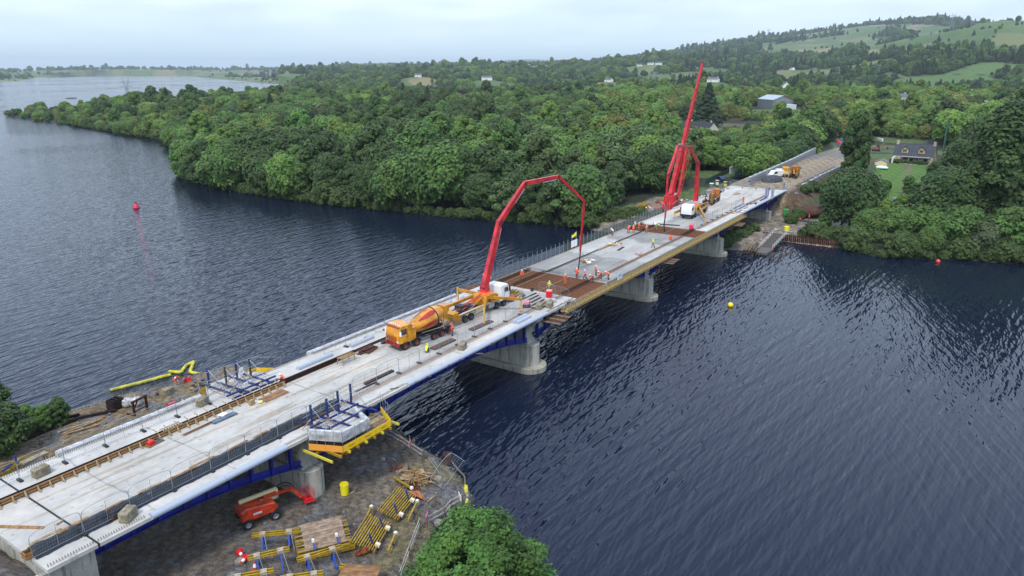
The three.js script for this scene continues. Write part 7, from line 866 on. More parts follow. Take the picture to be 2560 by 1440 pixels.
{ const t = thing('gravel_heap', 'low heap of dark grey gravel at the start of the approach', 'gravel heap', far(1930, 452, 8), 0); G().add(new THREE.SphereGeometry(1, 20, 10), new M4().makeScale(5.5, 1.7, 3.0)).build('heap', M('#6b7078', 0.95, { t: 'rubble', s: 3 }), t); }
for (const [u, v, m, lab] of [[1792, 466, '#cfc9b4', 'pale canopy roller at the left end of the far deck'], [1812, 470, '#c9b042', 'yellow roller right of the pale one at the far deck end']]) { const t = thing('site_roller', lab, 'roller', far(u, v, 5), 0.4); for (const x of [-0.8, 0.8]) G().cyl(x, 0.42, 0, 0.42, 1.1, 'z').build('drum', blackPaint, t); roundedBox(G(), 0, 0.95, 0, 2.2, 0.7, 1.0).build('body', M(m, 0.6), t); G().box(0, 2.05, 0, 1.4, 0.08, 1.1).build('canopy', M(m, 0.6), t); for (const x of [-0.6, 0.6]) G().box(x, 1.5, 0.45, 0.06, 1.1, 0.06).build('post', blackPaint, t); }
{ const t = thing('portable_toilet', 'white roofed portable toilet beside the far formwork frames', 'portable toilet', far(1778, 476, 5), 0.2); roundedBox(G(), 0, 1.1, 0, 1.1, 2.2, 1.1).build('cabin', M('#4f7a72', 0.6), t); G().box(0, 2.28, 0, 1.2, 0.16, 1.2).build('roof', whitePaint, t); G().box(0, 1.05, 0.57, 0.7, 1.8, 0.03).build('door', M('#3f655e', 0.6), t); }
// green boundary fence and timber yard left of the bridge
{ const t = thing('green_fence', 'dark green panel fence by the small field left of the approach', 'fence', far(1763, 462, 4)), a = far(1763, 462, 4), b = far(1832, 428, 4); for (let i = 0; i < 14; i++) { const f = (i + 0.5) / 14; const p = [lerp(0, b[0] - a[0], f), 0.9 + lerp(0, b[1] - a[1], f), lerp(0, b[2] - a[2], f)], g = G().box(0, 0, 0, hypot(b[0] - a[0], b[2] - a[2]) / 14 - 0.05, 1.9, 0.05).build('panel', M('#274a3c', 0.8), t); g.position.set(...p); g.rotation.y = heading(a, b); } }
for (const [u, v, m, lab] of [[1610, 515, '#d9b832', 'stack of bright yellow formwork beams on the far bank left of the deck'], [1592, 530, '#cdb877', 'stack of weathered yellow timber nearer the water left of the deck'], [1650, 505, '#b8946a', 'brown timber stack left of the red crane']]) { const t = thing('timber_stack', lab, 'timber stack', far(u, v, 3), 0.1 + RF() * 0.2); for (let i = 0; i < 12; i++) G().box((RF() - 0.5) * 0.6, 0.12 + floor(i / 4) * 0.22, -0.9 + (i % 4) * 0.55, 5 + RF(), 0.2, 0.3, (RF() - 0.5) * 0.08).build('beam', M(m, 0.7, { t: 'grain', s: 1.5 }), t); }
for (let i = 0; i < 5; i++) heap('debris_heap', `heap of pale timber and site debris on the far bank, ${ORD[i]} from the left`, 'debris', far(1580 + i * 42, 532 - i * 10, 3), 12, 5, [timberPale, rustSteel, whitePaint, M('#b8663c', 0.85)]);
heap('debris_heap', 'orange brown spoil and timber beyond the far pump boom', 'debris', far(1752, 500, 4), 16, 7, [M('#b87a4c', 0.9), timberPale, redPaint]); { const t = thing('concrete_hut', 'small pale concrete wall among trees at the far water edge', 'wall', far(1512, 540, 2), 0.2); G().box(0, 1.4, 0, 3.2, 3.2, 0.4).build('wall', M('#b5b0a6', 0.9, { t: 'stain', s: 3 }), t); G().box(-2.6, 0.8, 0.6, 2.4, 2.0, 0.4, 0.5).build('wall', M('#c9c5bb', 0.9, { t: 'stain', s: 3 }), t); }
// right bank works: sheet piles, jetty, dolphins
{ const t = thing('sheet_pile_wall', 'brown steel sheet pile wall along the right bank at the water', 'sheet pile wall', [183.2, 0, 12]), n = 38; for (let i = 0; i < n; i++) { const f = i / n, x = lerp(-0.4, 0.3, f) + (i % 2 ? 0.16 : -0.05), z = lerp(-1.5, 16.5, f); const g = G(); g.box(x, 0.35, z, 0.1, 2.9, 0.3); g.box(x + (i % 2 ? -0.1 : 0.1), 0.35, z + 0.19, 0.22, 2.9, 0.07); g.build('pile', i % 4 === 2 ? M('#8a4d2e', 0.85, { t: 'rusty', s: 1 }) : M('#5f3a26', 0.85, { t: 'rusty', s: 1 }), t); } }
{ const t = thing('jetty', 'sloping grey gangway with white handrails down to a float on the right', 'jetty', [172.5, 0, 14.5], -0.02), g = G(); g.prism([[-2, 0.5], [9.5, 2.0], [9.5, 1.8], [-2, 0.3]], -1.5, 1.5); g.build('gangway', M('#5e5a54', 0.9, { t: 'mottle', s: 2 }), t); const fl = G(); roundedBox(fl, -4.2, 0.35, 0, 5.4, 0.55, 3.4, 0.08); fl.build('float', M('#77746e', 0.9, { t: 'mottle', s: 2 }), t); for (const z of [-1.5, 1.5]) { const q = G(); for (const y of [0.5, 1.0]) q.rod([-2, 0.5 + y, z], [9.5, 1.95 + y, z], 0.04); for (let i = 0; i < 8; i++) { const x = -2 + i * 1.64; q.rod([x, 0.45 + (x + 2) * 0.13, z], [x, 1.55 + (x + 2) * 0.13, z], 0.04); } q.build('handrail', M('#d5d3d0', 0.6), t); } G().box(-1.9, 0.9, 1.55, 0.06, 0.5, 0.3).build('red_marker', redPaint, t); }
for (const [x, z, L, lab] of [[166, 12.5, 7, 'brown timber staging on steel piles between fourth pier and gangway'], [164.5, 18.5, 4.5, 'lone brown beam on piles in front of the gangway'], [171.5, 19.5, 5, 'pair of brown beams on piles under the gangway float']]) { const t = thing('pile_staging', lab, 'staging', [x, 0, z], 0.15); for (const q of [-0.5, 0.5]) { G().rod([L * q * 0.8, -2, 0.6], [L * q * 0.8, L > 6 ? 1.9 : 0.8, 0.6], 0.22, 0.22, 10).build('pile', M('#8a8f98', 0.7, { t: 'rusty', s: 1 }), t); } for (let i = 0; i < (L > 6 ? 6 : 2); i++) G().box(0, L > 6 ? 1.4 - (i > 3 ? 0.9 : 0) : 0.7, -1.4 + i * 0.7, L, 0.2, 0.24).build('beam', M('#6b4a38', 0.9, { t: 'rusty', s: 1.2 }), t); if (L > 6) for (let i = 0; i < 5; i++) G().bar([-L / 2, 1.55, -1.4 + i * 0.6], [L / 2, 1.6, -1.2 + i * 0.6], 0.3, 0.06).build('plank', timberGrey, t); }
for (const [u, v, lab] of [[1966, 578, 'bright yellow bin above the sheet piles, left one'], [2007, 586, 'bright yellow bin above the sheet piles at the grassy end']]) { const t = thing('yellow_bin', lab, 'bin', far(u, v, 2)); G().cyl(0, 0.6, 0, 0.6, 1.2, 'y', 0.66, 16).build('drum', M('#f0e31c', 0.5), t); G().cyl(0, 1.22, 0, 0.68, 0.08, 'y', 0.6, 16).build('lid', M('#e6d916', 0.5), t); }
{ const t = thing('green_cabin', 'bright green portable toilet on the right bank under the bridge', 'portable toilet', far(1963, 544, 2), 0.2); roundedBox(G(), 0, 1.1, 0, 1.1, 2.2, 1.1).build('cabin', M('#1f8a48', 0.5), t); G().box(0, 2.26, 0, 1.2, 0.14, 1.2).build('roof', M('#2aa858', 0.5), t); G().box(-0.57, 1.05, 0, 0.03, 1.8, 0.7).build('door', M('#187a3c', 0.5), t); }
worker('bend', 'orange', 'orange', far(1974, 548, 2), 0.3, 'person in orange leaning over a dark pipe on the right bank, leftmost', 'orange'); worker('crouch', 'orange', 'orange', far(2000, 552, 2), 2.8, 'person in orange crouching over the dark pipe on the right bank', 'orange'); worker('stand', 'orange', 'dark', far(2022, 552, 2), 1.5, 'person in orange standing at the right end of the dark pipe', 'orange');
{ const a = far(1968, 550, 2), b = far(2024, 556, 2), t = thing('dark_pipe', 'long dark pipe lying on the ground between the orange people', 'pipe', a); for (const q of [0, 0.7]) G().rod([0, 0.3, q], [b[0] - a[0], 0.3, b[2] - a[2] + q], 0.2, 0.2, 8).build('pipe', M('#3a4052', 0.6), t); }
for (const [u, v, s, lab] of [[2040, 580, 5, 'pale slabs with a yellow frame on the right bank'], [2058, 582, 4, 'pale wet slab area on the right bank, right part']]) { const t = thing('paving_area', lab, 'slab', far(u, v, 1.7), 0.2); G().box(0, 0.12, 0, s, 0.14, 3).build('slab', M('#b0b8b6', 0.7, { t: 'mottle', s: 2 }), t); G().box(0, 0.3, 1.6, s, 0.3, 0.12).build('yellow_edge', M('#c9bb5c', 0.7), t); }
for (let i = 0; i < 4; i++) heap('debris_heap', `small heap of site materials on the right bank, ${ORD[i]} from the bridge`, 'debris', far(1900 + i * 36, 575 + i * 2, 2), 10, 4, [timberPale, M('#cfc9a8', 0.8), galv, M('#7d94a8', 0.7)]); fenceRun('under the far right of the bridge', far(1878, 562, 2), far(1935, 552, 2), 'wire fence panels under the bridge on the right bank'); fenceRun('round the slabs on the right bank', far(2028, 575, 2), far(2078, 566, 2), 'wire fence panels round the slabs');
{ const t = thing('earth_bank', 'brown earth heap beside the wing wall stairs', 'earth heap', far(2030, 520, 3), 0); G().add(new THREE.SphereGeometry(1, 18, 8), new M4().makeScale(6, 1.6, 3.5)).build('heap', M('#7a5138', 0.95, { t: 'rubble', s: 4 }), t); }
// buoys
{ const t = thing('channel_buoy', 'red channel marker buoy on the open water at left', 'buoy', P(341, 521, 0)); G().lathe([[0.02, 1.6], [0.5, 1.5], [0.62, 0.7], [0.95, 0.5], [1.0, 0.1], [0.7, -0.5], [0, -0.6]], 0, 0, 0, null, 16).build('body', M('#c81f44', 0.5), t); G().cyl(0, 1.9, 0, 0.3, 0.7, 'y', 0.26, 10).build('lantern_frame', M('#a81838', 0.5), t); const g = G(); for (let k = 0; k < 3; k++) g.rod([cos(k * 2.1) * 0.4, 1.4, sin(k * 2.1) * 0.4], [cos(k * 2.1) * 0.2, 2.4, sin(k * 2.1) * 0.2], 0.05); g.build('topmark', M('#8f5560', 0.5), t); t.scale.setScalar(0.95); }
for (const [u, v, r, c, lab] of [[1826, 766, 0.48, '#f5d818', 'bright yellow ball buoy on the dark water right of the bridge'], [2345, 656, 0.45, '#ee4a3a', 'small orange red ball buoy near the right bank'], [1958, 602, 0.35, '#e8602e', 'tiny orange ball buoy below the sheet pile wall']]) { const t = thing('ball_buoy', lab, 'buoy', P(u, v, 0)); G().ball(0, r * 0.55, 0, r, 1, 1, 1, 18).build('ball', M(c, 0.4), t); G().cyl(0, -r * 0.35, 0, r * 0.35, r * 0.5).build('stem', M('#5a4a24', 0.7), t); }
for (const [u, v, w] of [[178, 246, 9], [95, 261, 6]]) { const p = P(u, v, 0), t = thing('rock_islet', w > 7 ? 'dark low rock islet in the far lake, larger one' : 'dark low rock islet in the far lake, smaller one', 'rock', p); G().add(new THREE.SphereGeometry(1, 12, 6), new M4().makeScale(w, 1.3, 4)).build('rock', M('#2e3030', 0.9), t); }
// ---------- houses ----------
function house(name, label, at, turn, o) {
  const { L = 12, Wd = 8, h = 3, rh = 2.6, wall = M('#dcdad2', 0.85, { t: 'mottle', s: 4 }), roof = M('#4a4c54', 0.85, { t: 'stain', s: 3 }), win = 3, group } = o, t = thing(name, label, o.cat ?? 'house', at, turn, group), w = G(); w.prism([[-Wd / 2, -1], [Wd / 2, -1], [Wd / 2, h], [0, h + rh - 0.12], [-Wd / 2, h]], -L / 2, L / 2, 0, new M4().makeRotationY(PI / 2)); const wl = w.build('wall', wall, t), r = G(); for (const s of [-1, 1]) { const q = new THREE.BoxGeometry(L + 0.6, 0.16, hypot(Wd / 2 + 0.35, rh + 0.1)); r.add(q, new M4().makeTranslation(0, h + rh / 2 + 0.03, s * (Wd / 4 + 0.1)).multiply(new M4().makeRotationX(s * atan2(rh, Wd / 2)))); } const rf = r.build('roof', roof, t);
  if (o.chimney !== false) for (const x of [-L * 0.4, L * 0.42]) G().box(x, h + rh + 0.35, 0, 0.7, 1.3, 0.6).build('chimney', wall, rf);
  for (const s of [-1, 1]) { for (let i = 0; i < win; i++) { const x = -L / 2 + L * (i + 0.5) / win, f = G().box(x, h * 0.55, s * (Wd / 2 + 0.02), 1.3, 1.2, 0.05).build('window', whitePaint, wl); G().box(x, h * 0.55, s * (Wd / 2 + 0.05), 1.08, 0.98, 0.03).build('pane', glassDark, f); } G().box(L * 0.1, 1.05, s * (Wd / 2 + 0.02), 0.95, 2.1, 0.06).build('door', M('#4a3328', 0.7), wl); } return t;
}
{ // the cottage with dormers behind the lawn
  const p = far(2265, 408, 2.5), turn = PI / 2 - 0.06, cream = M('#d9cfae', 0.85, { t: 'mottle', s: 4 }), slate = M('#4d525e', 0.8, { t: 'stain', s: 2.5 }), t = thing('cottage', 'cream cottage with blue grey slate roof and two dormers behind the lawn', 'house', [p[0] + 6, p[1], p[2] + 2.2], turn);
  const L = 15, Wd = 9, h = 3.0, rh = 4.4, w = G(); w.prism([[-Wd / 2, -1], [Wd / 2, -1], [Wd / 2, h], [0, h + rh], [-Wd / 2, h]], -L / 2, L / 2, 0, new M4().makeRotationY(PI / 2)); const wl = w.build('wall', cream, t), r = G(); for (const s of [-1, 1]) r.add(new THREE.BoxGeometry(L + 0.5, 0.16, hypot(Wd / 2, rh) + 0.3), new M4().makeTranslation(0, h + rh / 2 + 0.08, s * Wd / 4).multiply(new M4().makeRotationX(s * atan2(rh, Wd / 2)))); const rf = r.build('roof', slate, t);
  for (const x of [-L / 2 + 0.6, L / 2 - 0.6]) { const c = G().box(x, h + rh + 0.5, 0, 1.0, 1.6, 0.9).build('chimney', cream, rf); G().cyl(x, h + rh + 1.5, 0, 0.15, 0.4).build('chimney_pot', M('#8a4a34', 0.8), c); }
  const sd = -1; for (const x of [-2.9, 3.3]) { const d = G(); d.prism([[-1.2, 0], [1.2, 0], [1.2, 1.6], [0, 2.7], [-1.2, 1.6]], -1.4, 1.4, 0); const o = d.build('dormer', cream, t); o.position.set(x, h + 1.0, sd * (Wd / 2 - 1.9)); const q = G(); for (const s of [-1, 1]) q.add(new THREE.BoxGeometry(0.14, 1.75, 3.4), new M4().makeTranslation(s * 0.68, 2.22, sd * 0.1).multiply(new M4().makeRotationZ(s * 0.82))); q.build('dormer_roof', slate, o); const f = G().box(0, 0.95, sd * 1.42, 1.6, 1.1, 0.06).build('window', M('#caa05a', 0.7), o); for (const k of [-0.5, 0, 0.5]) G().box(k, 0.95, sd * 1.46, 0.42, 0.9, 0.03).build('pane', glassDark, o); }
  const v = G(); v.box(-1.2, 2.75, sd * (Wd / 2 + 1.6), 11, 0.16, 3.3); for (const x of [-6.3, -2.8, 0.8, 4]) v.box(x, 1.3, sd * (Wd / 2 + 3.0), 0.2, 2.7, 0.2); v.build('veranda', M('#8d8f92', 0.7), t); for (const x of [-5, -2.5, 0.5, 3]) { const f = G().box(x, 1.3, sd * (Wd / 2 + 0.03), 1.5, 1.5, 0.06).build('window', M('#7a4f30', 0.7), wl); G().box(x, 1.3, sd * (Wd / 2 + 0.07), 1.2, 1.2, 0.03).build('pane', glassDark, f); } G().box(-0.5, 0.1, sd * (Wd / 2 + 3.6), 14, 0.25, 5).build('patio', M('#a8a49c', 0.9, { t: 'mottle', s: 2 }), t); G().box(6.5, 1.2, sd * (Wd / 2 + 3), 0.6, 2.6, 5).build('side_wall', M('#d8d6cc', 0.85), t);
  for (let i = 0; i < 7; i++) tree('shrub', i, [p[0] - 4 + RF() * 2, p[1], p[2] - 5 + i * 2.1], i, 0.35 + RF() * 0.25, `low garden shrub before the cottage veranda, ${ORD[i]} from the left`, 'garden shrubs before the cottage');
}
{ const p = far(2203, 418, 2.5), t = thing('garden_shed', 'pale cream garden shed left of the lawn top', 'shed', p, -PI / 2); const g = G(); g.prism([[-2.2, -0.5], [2.2, -0.5], [2.2, 2.2], [0, 3.1], [-2.2, 2.2]], -2.5, 2.5, 0); g.build('wall', M('#d6caa4', 0.85), t); const r = G(); for (const s of [-1, 1]) r.box(s * 1.2, 2.72, 0, 2.7, 0.12, 5.3, 0, -s * 0.39); r.build('roof', M('#6d6c6e', 0.85), t); G().box(2.22, 1.0, 0.4, 0.05, 2.0, 1.0).build('door', M('#b8aa84', 0.8), t); }
{ const p = far(2204, 424, 2.5), t = thing('covered_boat', 'small boat under a white and green cover before the shed', 'boat', p, -PI / 2); G().add(new THREE.SphereGeometry(1, 16, 8), new M4().makeScale(2.4, 0.75, 0.95).setPosition(0, 0.75, 0)).build('cover', M('#dbe0de', 0.6), t); G().add(new THREE.SphereGeometry(1, 16, 8), new M4().makeScale(2.5, 0.5, 1.0).setPosition(0, 0.5, 0)).build('hull', M('#2f8a6c', 0.5), t); for (const s of [-1, 1]) wheel(t, 0, s * 0.9, 0.3, 0.16); }
{ const p = far(2268, 522, 2.2), t = thing('boathouse', 'dark navy flat roofed boathouse with white windows at the lawn foot', 'shed', p, PI / 2); roundedBox(G(), 0, 1.3, 0, 7, 2.8, 4.5, 0.05).build('wall', M('#1f2a48', 0.7), t); G().box(0, 2.8, 0, 7.6, 0.2, 5.2).build('roof', M('#6b6d72', 0.8), t); for (const x of [-1.2, 1.0]) { const f = G().box(x, 1.6, -2.27, 1.1, 1.0, 0.06).build('window', whitePaint, t); G().box(x, 1.6, -2.31, 0.4, 0.8, 0.03).build('pane', glassDark, f); } G().box(4.2, 0.9, -2, 0.2, 2, 8).build('side_wall', M('#7e7870', 0.9), t); }
house('bungalow', 'bungalow with dark slate roof and brick end among trees left of approach', far(1752, 332, 4), 1.25, { L: 18, Wd: 10, h: 3, rh: 3.6, wall: M('#c9c2b4', 0.85), roof: M('#3c3e46', 0.85, { t: 'stain', s: 3 }) });
{ const p = far(1936, 270, 5), t = thing('barn', 'large grey metal barn with rusty red roof in a pale yard', 'barn', p, 0.75), g = G(), L = 30, Wd = 20; g.prism([[-Wd / 2, -1], [Wd / 2, -1], [Wd / 2, 8], [0, 12], [-Wd / 2, 8]], -L / 2, L / 2, 0, new M4().makeRotationY(PI / 2)); g.build('wall', M('#8b959e', 0.7, { t: 'stain', s: 6 }), t); for (const s of [-1, 1]) { const r = G(); r.add(new THREE.BoxGeometry(L + 1, 0.2, hypot(Wd / 2, 4) + 0.6), new M4().makeTranslation(0, 10.15, s * Wd / 4).multiply(new M4().makeRotationX(s * atan2(4, Wd / 2)))); r.build('roof', s > 0 ? M('#c2512c', 0.8, { t: 'stain', s: 5 }) : M('#a5b0b4', 0.7), t); } for (const x of [-9, -2, 5]) G().box(x, 2.4, Wd / 2 + 0.05, 5, 4.8, 0.1).build('opening', M('#3a4047', 0.8), t); G().box(-L / 2 - 6, 2.2, 0, 12, 4.4, 14).build('lean_to', M('#c4cacc', 0.7), t); }
// digger, spoil and site things on the dirt field
function digger(label, at, turn, paint) { const t = thing('excavator', label, 'excavator', at, turn); for (const s of [-1, 1]) roundedBox(G(), 0, 0.45, s * 1.0, 3.2, 0.85, 0.55, 0.2).build('track', blackPaint, t); roundedBox(G(), -0.5, 1.6, 0.1, 2.6, 1.1, 2.2).build('body', paint, t); roundedBox(G(), 0.6, 2.1, 0.7, 1.2, 1.6, 0.9).build('operator_cab', glassDark, t); const b = G(); b.taper([0.7, 1.8, -0.3], [3.0, 4.0, -0.3], 0.35, 0.5); b.taper([3.0, 4.0, -0.3], [4.8, 2.0, -0.3], 0.3, 0.4); b.build('boom', paint, t); G().prism([[4.4, 1.2], [5.3, 1.2], [5.0, 2.1], [4.6, 2.1]], -0.8, 0.2).build('bucket', blackPaint, t); return t; }
digger('brown and white excavator parked on the track by the cottage', far(2190, 378, 3), -1.4, M('#8a5a44', 0.6)); digger('orange excavator on the dirt field left of the barn', far(1830, 292, 4), 0.4, M('#d9702e', 0.5)); for (const [u, v, c, lab] of [[1812, 284, '#b8733e', 'orange brown spoil heap on the dirt field, left one'], [1868, 286, '#8d7a66', 'grey brown spoil heap on the dirt field, right one'], [1838, 302, '#6d6358', 'dark spoil heap in front of the orange excavator']]) { const t = thing('spoil_heap', lab, 'earth heap', far(u, v, 4)); G().add(new THREE.SphereGeometry(1, 16, 8), new M4().makeScale(11, 2.6, 6)).build('heap', M(c, 0.95, { t: 'rubble', s: 5 }), t); } for (const [u, v, lab] of [[1850, 284, 'white site cabin on the dirt field'], [1815, 274, 'pale site cabin at the edge of the dirt field'], [2000, 262, 'white container in the barn yard']]) { const t = thing('site_cabin', lab, 'cabin', far(u, v, 5), 0.4); roundedBox(G(), 0, 1.4, 0, 7, 2.7, 2.6).build('cabin', whitePaint, t); G().box(0, 1.5, 1.32, 4, 0.9, 0.04).build('window', glassDark, t); }
// road gear beyond the approach
for (let i = 0; i < 8; i++) { const p = far(2076 + i * 5 - (i > 4 ? 4 : 0), 340 + i * 3.4, 5), t = thing('road_barrier', `red plastic road barrier on the road beyond the approach, ${ORD[i]} along`, 'barrier', p, 1.2, 'red road barriers beyond the approach'); const g = G(); g.prism([[-0.35, 0], [0.35, 0], [0.2, 0.35], [0.12, 1.0], [-0.12, 1.0], [-0.2, 0.35]], -0.9, 0.9, 0.03); g.build('body', M('#e0402c', 0.5), t); G().box(0, 1.02, 0, 0.2, 0.08, 1.7).build('white_top', whitePaint, t); } { const t = thing('blue_container', 'bright blue box at the end of the red barriers', 'container', far(2103, 356, 5), 0.3); roundedBox(G(), 0, 0.9, 0, 3.4, 1.8, 1.8).build('shell', M('#2f6d96', 0.6), t); G().box(0, 1.85, 0, 3.5, 0.1, 1.9).build('lid', M('#3a80aa', 0.6), t); }
heap('debris_heap', 'dark heap with pipes at the far end of the block wall', 'debris', far(2005, 366, 7), 18, 8, [M('#2f3a4a', 0.8), M('#c9b23c', 0.7), timberGrey, M('#8a7c6a', 0.9)]);
{ const t = thing('concrete_stop', 'white concrete stop block beside the road junction', 'barrier', far(2200, 352, 3), 0.5); roundedBox(G(), 0, 0.6, 0, 7, 1.4, 0.8, 0.1).build('block', M('#d6d8d6', 0.85), t); }
for (const [u0, v0, v1, lab] of [[2216, 352, 306, 'utility pole with white box behind the cottage, left one'], [2257, 352, 308, 'dark utility pole behind the cottage, middle one'], [2285, 356, 328, 'short pale pole behind the cottage, right one']]) { const p = far(u0, v0, 3), H = abs(v1 - v0) / 1820 * hypot(p[0], p[2] - EYE.z), t = thing('utility_pole', lab, 'pole', p); G().rod([0, -0.5, 0], [0, H, 0], 0.15, 0.1, 8).build('pole', timberGrey, t); if (v1 < 320) { G().box(0, H - 0.6, 0, 0.1, 0.12, 2.0).build('cross_arm', timberGrey, t); G().box(0.25, H - 2.2, 0, 0.4, 0.9, 0.4).build('box', whitePaint, t); } }
{ const a = far(2358, 372, 3), b = far(2392, 318, 3), t = thing('ball_net', 'tall green ball stop net on poles beside the side road', 'sports net', a), net = M('#1f6a58', 0.8, { net: 1 }), n = 6; net.transparent = true; net.opacity = 0.55; const L = hypot(b[0] - a[0], b[2] - a[2]); for (let i = 0; i <= n; i++) { const f = i / n; G().rod([lerp(0, b[0] - a[0], f), -0.5, lerp(0, b[2] - a[2], f)], [lerp(0, b[0] - a[0], f), 14.5, lerp(0, b[2] - a[2], f)], 0.16, 0.12, 6).build('pole', M('#3f7d6e', 0.6), t); } for (let i = 0; i < n; i++) { const g = G().box(0, 7.2, 0, L / n - 0.2, 14.2, 0.03).build('net_panel', net, t); g.position.set(lerp(0, b[0] - a[0], (i + 0.5) / n), 0, lerp(0, b[2] - a[2], (i + 0.5) / n)); g.rotation.y = heading(a, b); } }
{ const p = far(2452, 318, 3), t = thing('floodlight_mast', 'pale twin legged floodlight mast on the pitch behind the trees', 'floodlight', p, -1.0); for (const z of [-0.5, 0.5]) G().rod([0, -0.5, z], [0.3, 17, z * 0.5], 0.2, 0.14, 8).build('leg', M('#a9bcb8', 0.5), t); for (let i = 0; i < 8; i++) G().rod([0, 1 + i * 2, -0.45], [0.05, 2.6 + i * 2, 0.4], 0.06, 0.06, 5).build('brace', M('#a9bcb8', 0.5), t); for (const y of [15, 17.2]) for (const z of [-1.1, 0, 1.1]) G().box(0.3, y, z, 0.5, 0.6, 0.8).build('lamp_head', M('#c9d6d4', 0.5), t); }
// lattice pylons
function pylon(label, at, H, turn) { const t = thing('lattice_pylon', label, 'pylon', at, turn), g = G(), b = H * 0.1; for (const sx of [-1, 1]) for (const sz of [-1, 1]) { g.rod([sx * b, 0, sz * b], [sx * b * 0.25, H * 0.72, sz * b * 0.25], H * 0.006, H * 0.005, 4); g.rod([sx * b * 0.25, H * 0.72, sz * b * 0.25], [sx * b * 0.2, H, sz * b * 1.0], H * 0.005, H * 0.004, 4); } for (let i = 0; i < 8; i++) { const y0 = H * 0.09 * i, y1 = y0 + H * 0.09, w0 = lerp(b, b * 0.25, y0 / (H * 0.72)), w1 = lerp(b, b * 0.25, y1 / (H * 0.72)); for (const s of [-1, 1]) { g.rod([s * w0, y0, -w0], [s * w1, y1, w1], H * 0.0035, H * 0.0035, 4); g.rod([-w0, y0, s * w0], [w1, y1, s * w1], H * 0.0035, H * 0.0035, 4); } } g.build('lattice', M('#7e8a96', 0.6), t); const a = G(); for (const y of [0.74, 0.86]) { a.rod([0, H * y, -H * 0.2], [0, H * y, H * 0.2], H * 0.006, H * 0.006, 4); a.rod([0, H * (y + 0.05), 0], [0, H * y, H * 0.2], H * 0.004, H * 0.004, 4); a.rod([0, H * (y + 0.05), 0], [0, H * y, -H * 0.2], H * 0.004, H * 0.004, 4); } a.build('cross_arms', M('#7e8a96', 0.6), t); return t; }
{ const [x, z] = polar(310, 830); pylon('tall grey lattice pylon rising behind the left peninsula', [x, 2, z], 31, 0.6); for (const [u, d, H, lab] of [[1640, 1750, 34, 'grey lattice pylon beyond the woods left of the red crane top'], [1912, 5000, 60, 'faint lattice pylon on the distant hill slope'], [2362, 2900, 55, 'faint lattice pylon among the right hill fields'], [2196, 1500, 26, 'thin lattice mast in the conifer wood']]) { const [px, pz] = polar(u, d); pylon(lab, [px, landHeight(px, pz), pz], H, 0.5); } const a = polar(310, 830), b = polar(1640, 1750); const w = G(); for (const dy of [0, 3]) w.path([[a[0], 27 + dy, a[1]], [(a[0] + b[0]) / 2, 15 + dy, (a[1] + b[1]) / 2], [b[0], 44 + dy, b[1]]], 0.07, 4, 40); solo('power_lines', w, M('#5f6a72', 0.6), 'thin power lines crossing the woods from the left pylon', 'power line'); }
// ---------- houses far across the valley ----------
{
  for (const o of HOMES) house(o.d > 1300 ? 'farmhouse' : 'house', o.lab, [o.x, landHeight(o.x, o.z), o.z], 0.3 + hash2(o.x, o.d, 2) * 2.4, { L: 13 * (0.7 + o.n * 0.4), Wd: 8, h: 3.4 + (o.n === 2 ? 1.5 : 0), rh: 3, wall: M('#e4e2dc', 0.85), roof: M('#5f646c', 0.85), win: 3, chimney: o.d < 2000 });
}
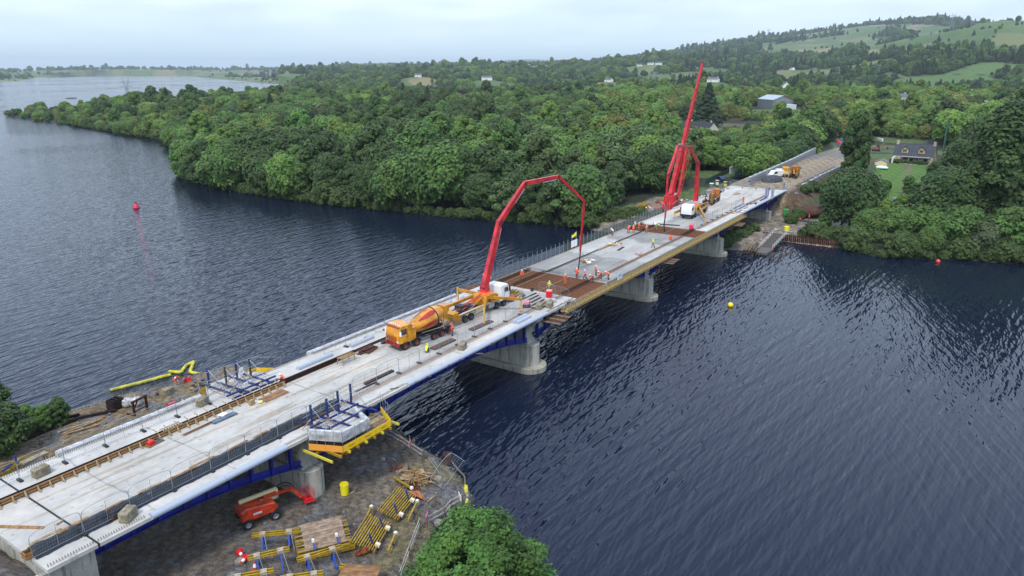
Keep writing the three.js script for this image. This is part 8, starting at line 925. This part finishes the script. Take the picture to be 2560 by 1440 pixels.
// single trees that stand out
{ const at = (u, v, h) => { const p = far(u, v, h); return p; };
  const one = (kind, u, v, k, lab, o) => { const p = at(u, v, 3); tree(kind, o?.v ?? 0, [p[0], p[1] - 0.3, p[2]], u, k, lab); };
  one('conifer', 1766, 314, [2.5, 1.95, 2.5], 'tall dark spruce standing alone right of the crane boom'); one('copper', 1098, 296, [1.6, 1.6, 1.6], 'dark purple copper beech in the left wood, lower one'); one('copper', 1152, 275, [1.7, 1.9, 1.7], 'dark purple copper beech in the left wood, upper one', { v: 0 });
  one('dark', 2128, 470, [1.3, 2.0, 1.3], 'tall dark tree left of the lawn, upper one', { v: 1 }); one('grand', 2122, 578, [0.98, 1.0, 0.98], 'tall dark tree left of the lawn, nearer one', { v: 2 }); [[2165, 596, 0.8, 'mid'], [2200, 590, 0.72, 'light'], [2236, 596, 0.9, 'mid'], [2275, 592, 0.8, 'grey'], [2312, 600, 1.0, 'mid'], [2352, 612, 0.85, 'light'], [2186, 566, 0.6, 'dark'], [2250, 560, 0.62, 'light'], [2400, 618, 1.05, 'mid'], [2060, 578, 0.4, 'mid'], [2460, 622, 0.9, 'dark'], [2520, 630, 1.0, 'mid']].forEach(([u, v, k, kind], i) => one(kind, u, v, [k * 1.1, k, k * 1.1], `${ORD[i]} tree from the left in the thicket between lawn and right bank water`, { v: i })); one('dark', 2060, 360, [1.6, 1.7, 1.6], 'large dark round tree leaning over the approach road end'); one('mid', 2212, 478, 0.42, 'small young tree on the lawn'); one('mid', 2268, 486, 0.5, 'round bush beside the garden path', { v: 1 });
  one('yellow', 1342, 372, [1.0, 1.5, 1.0], 'pale yellow green pointed tree in the middle of the left wood'); one('dark', 265, 300, [1.5, 1.6, 1.5], 'big dark round tree on the peninsula, left one'); one('dark', 312, 305, [1.7, 1.5, 1.7], 'big dark round tree on the peninsula, right one', { v: 2 }); one('dark', 596, 308, [1.5, 1.3, 1.5], 'dark round tree beside the meadow on the peninsula'); one('dark', 560, 268, [1.8, 1.7, 1.8], 'dark spreading tree behind the peninsula meadow', { v: 1 }); one('mid', 390, 278, [1.2, 1.1, 1.2], 'small tree by the lake behind the peninsula');
  for (let i = 0; i < 26; i++) { const [u, v] = [2010 + i * 22, 606 + i * 2.1 + (i > 20 ? 4 : 0)], p = P(u, v - 4, 0.3), k = 0.75 + 0.5 * RF(); tree('shrub', i, [p[0] + 1.5, 0.3, p[2]], i, k, `${i % 2 ? 'green' : 'leafy'} bush along the right bank water edge`, `${i % 2 ? 'green' : 'leafy'} bushes along the right bank water edge`); }
  for (let i = 0; i < 9; i++) { const p = far(1985 + i * 15, 498 - i * 8, 5); tree('shrub', i, [p[0], p[1] - 0.2, p[2]], i, 0.8, 'clipped green hedge bush on the slope beside the approach', 'hedge bushes on the slope beside the approach'); } for (let i = 0; i < 5; i++) { const p = far(1850 + i * 14, 600 - i * 7, 1); tree('shrub', i, [p[0] - 4, 0.3, p[2] - 2], i, 0.9, 'dark bush under the far right of the bridge by the water', 'dark bushes under the far right of the bridge'); }
  for (let i = 0; i < 12; i++) { const p = P(1440 + i * 14, 572 - i * 2.4 + (i % 3) * 3, 0.3); tree('shrub', i, [p[0] + 2, 0.3, p[2]], i, 0.9 + 0.4 * RF(), 'low bush at the far water edge left of the green netting', 'low bushes at the far water edge left of the netting'); }
}
renderer.render(scene, camera);
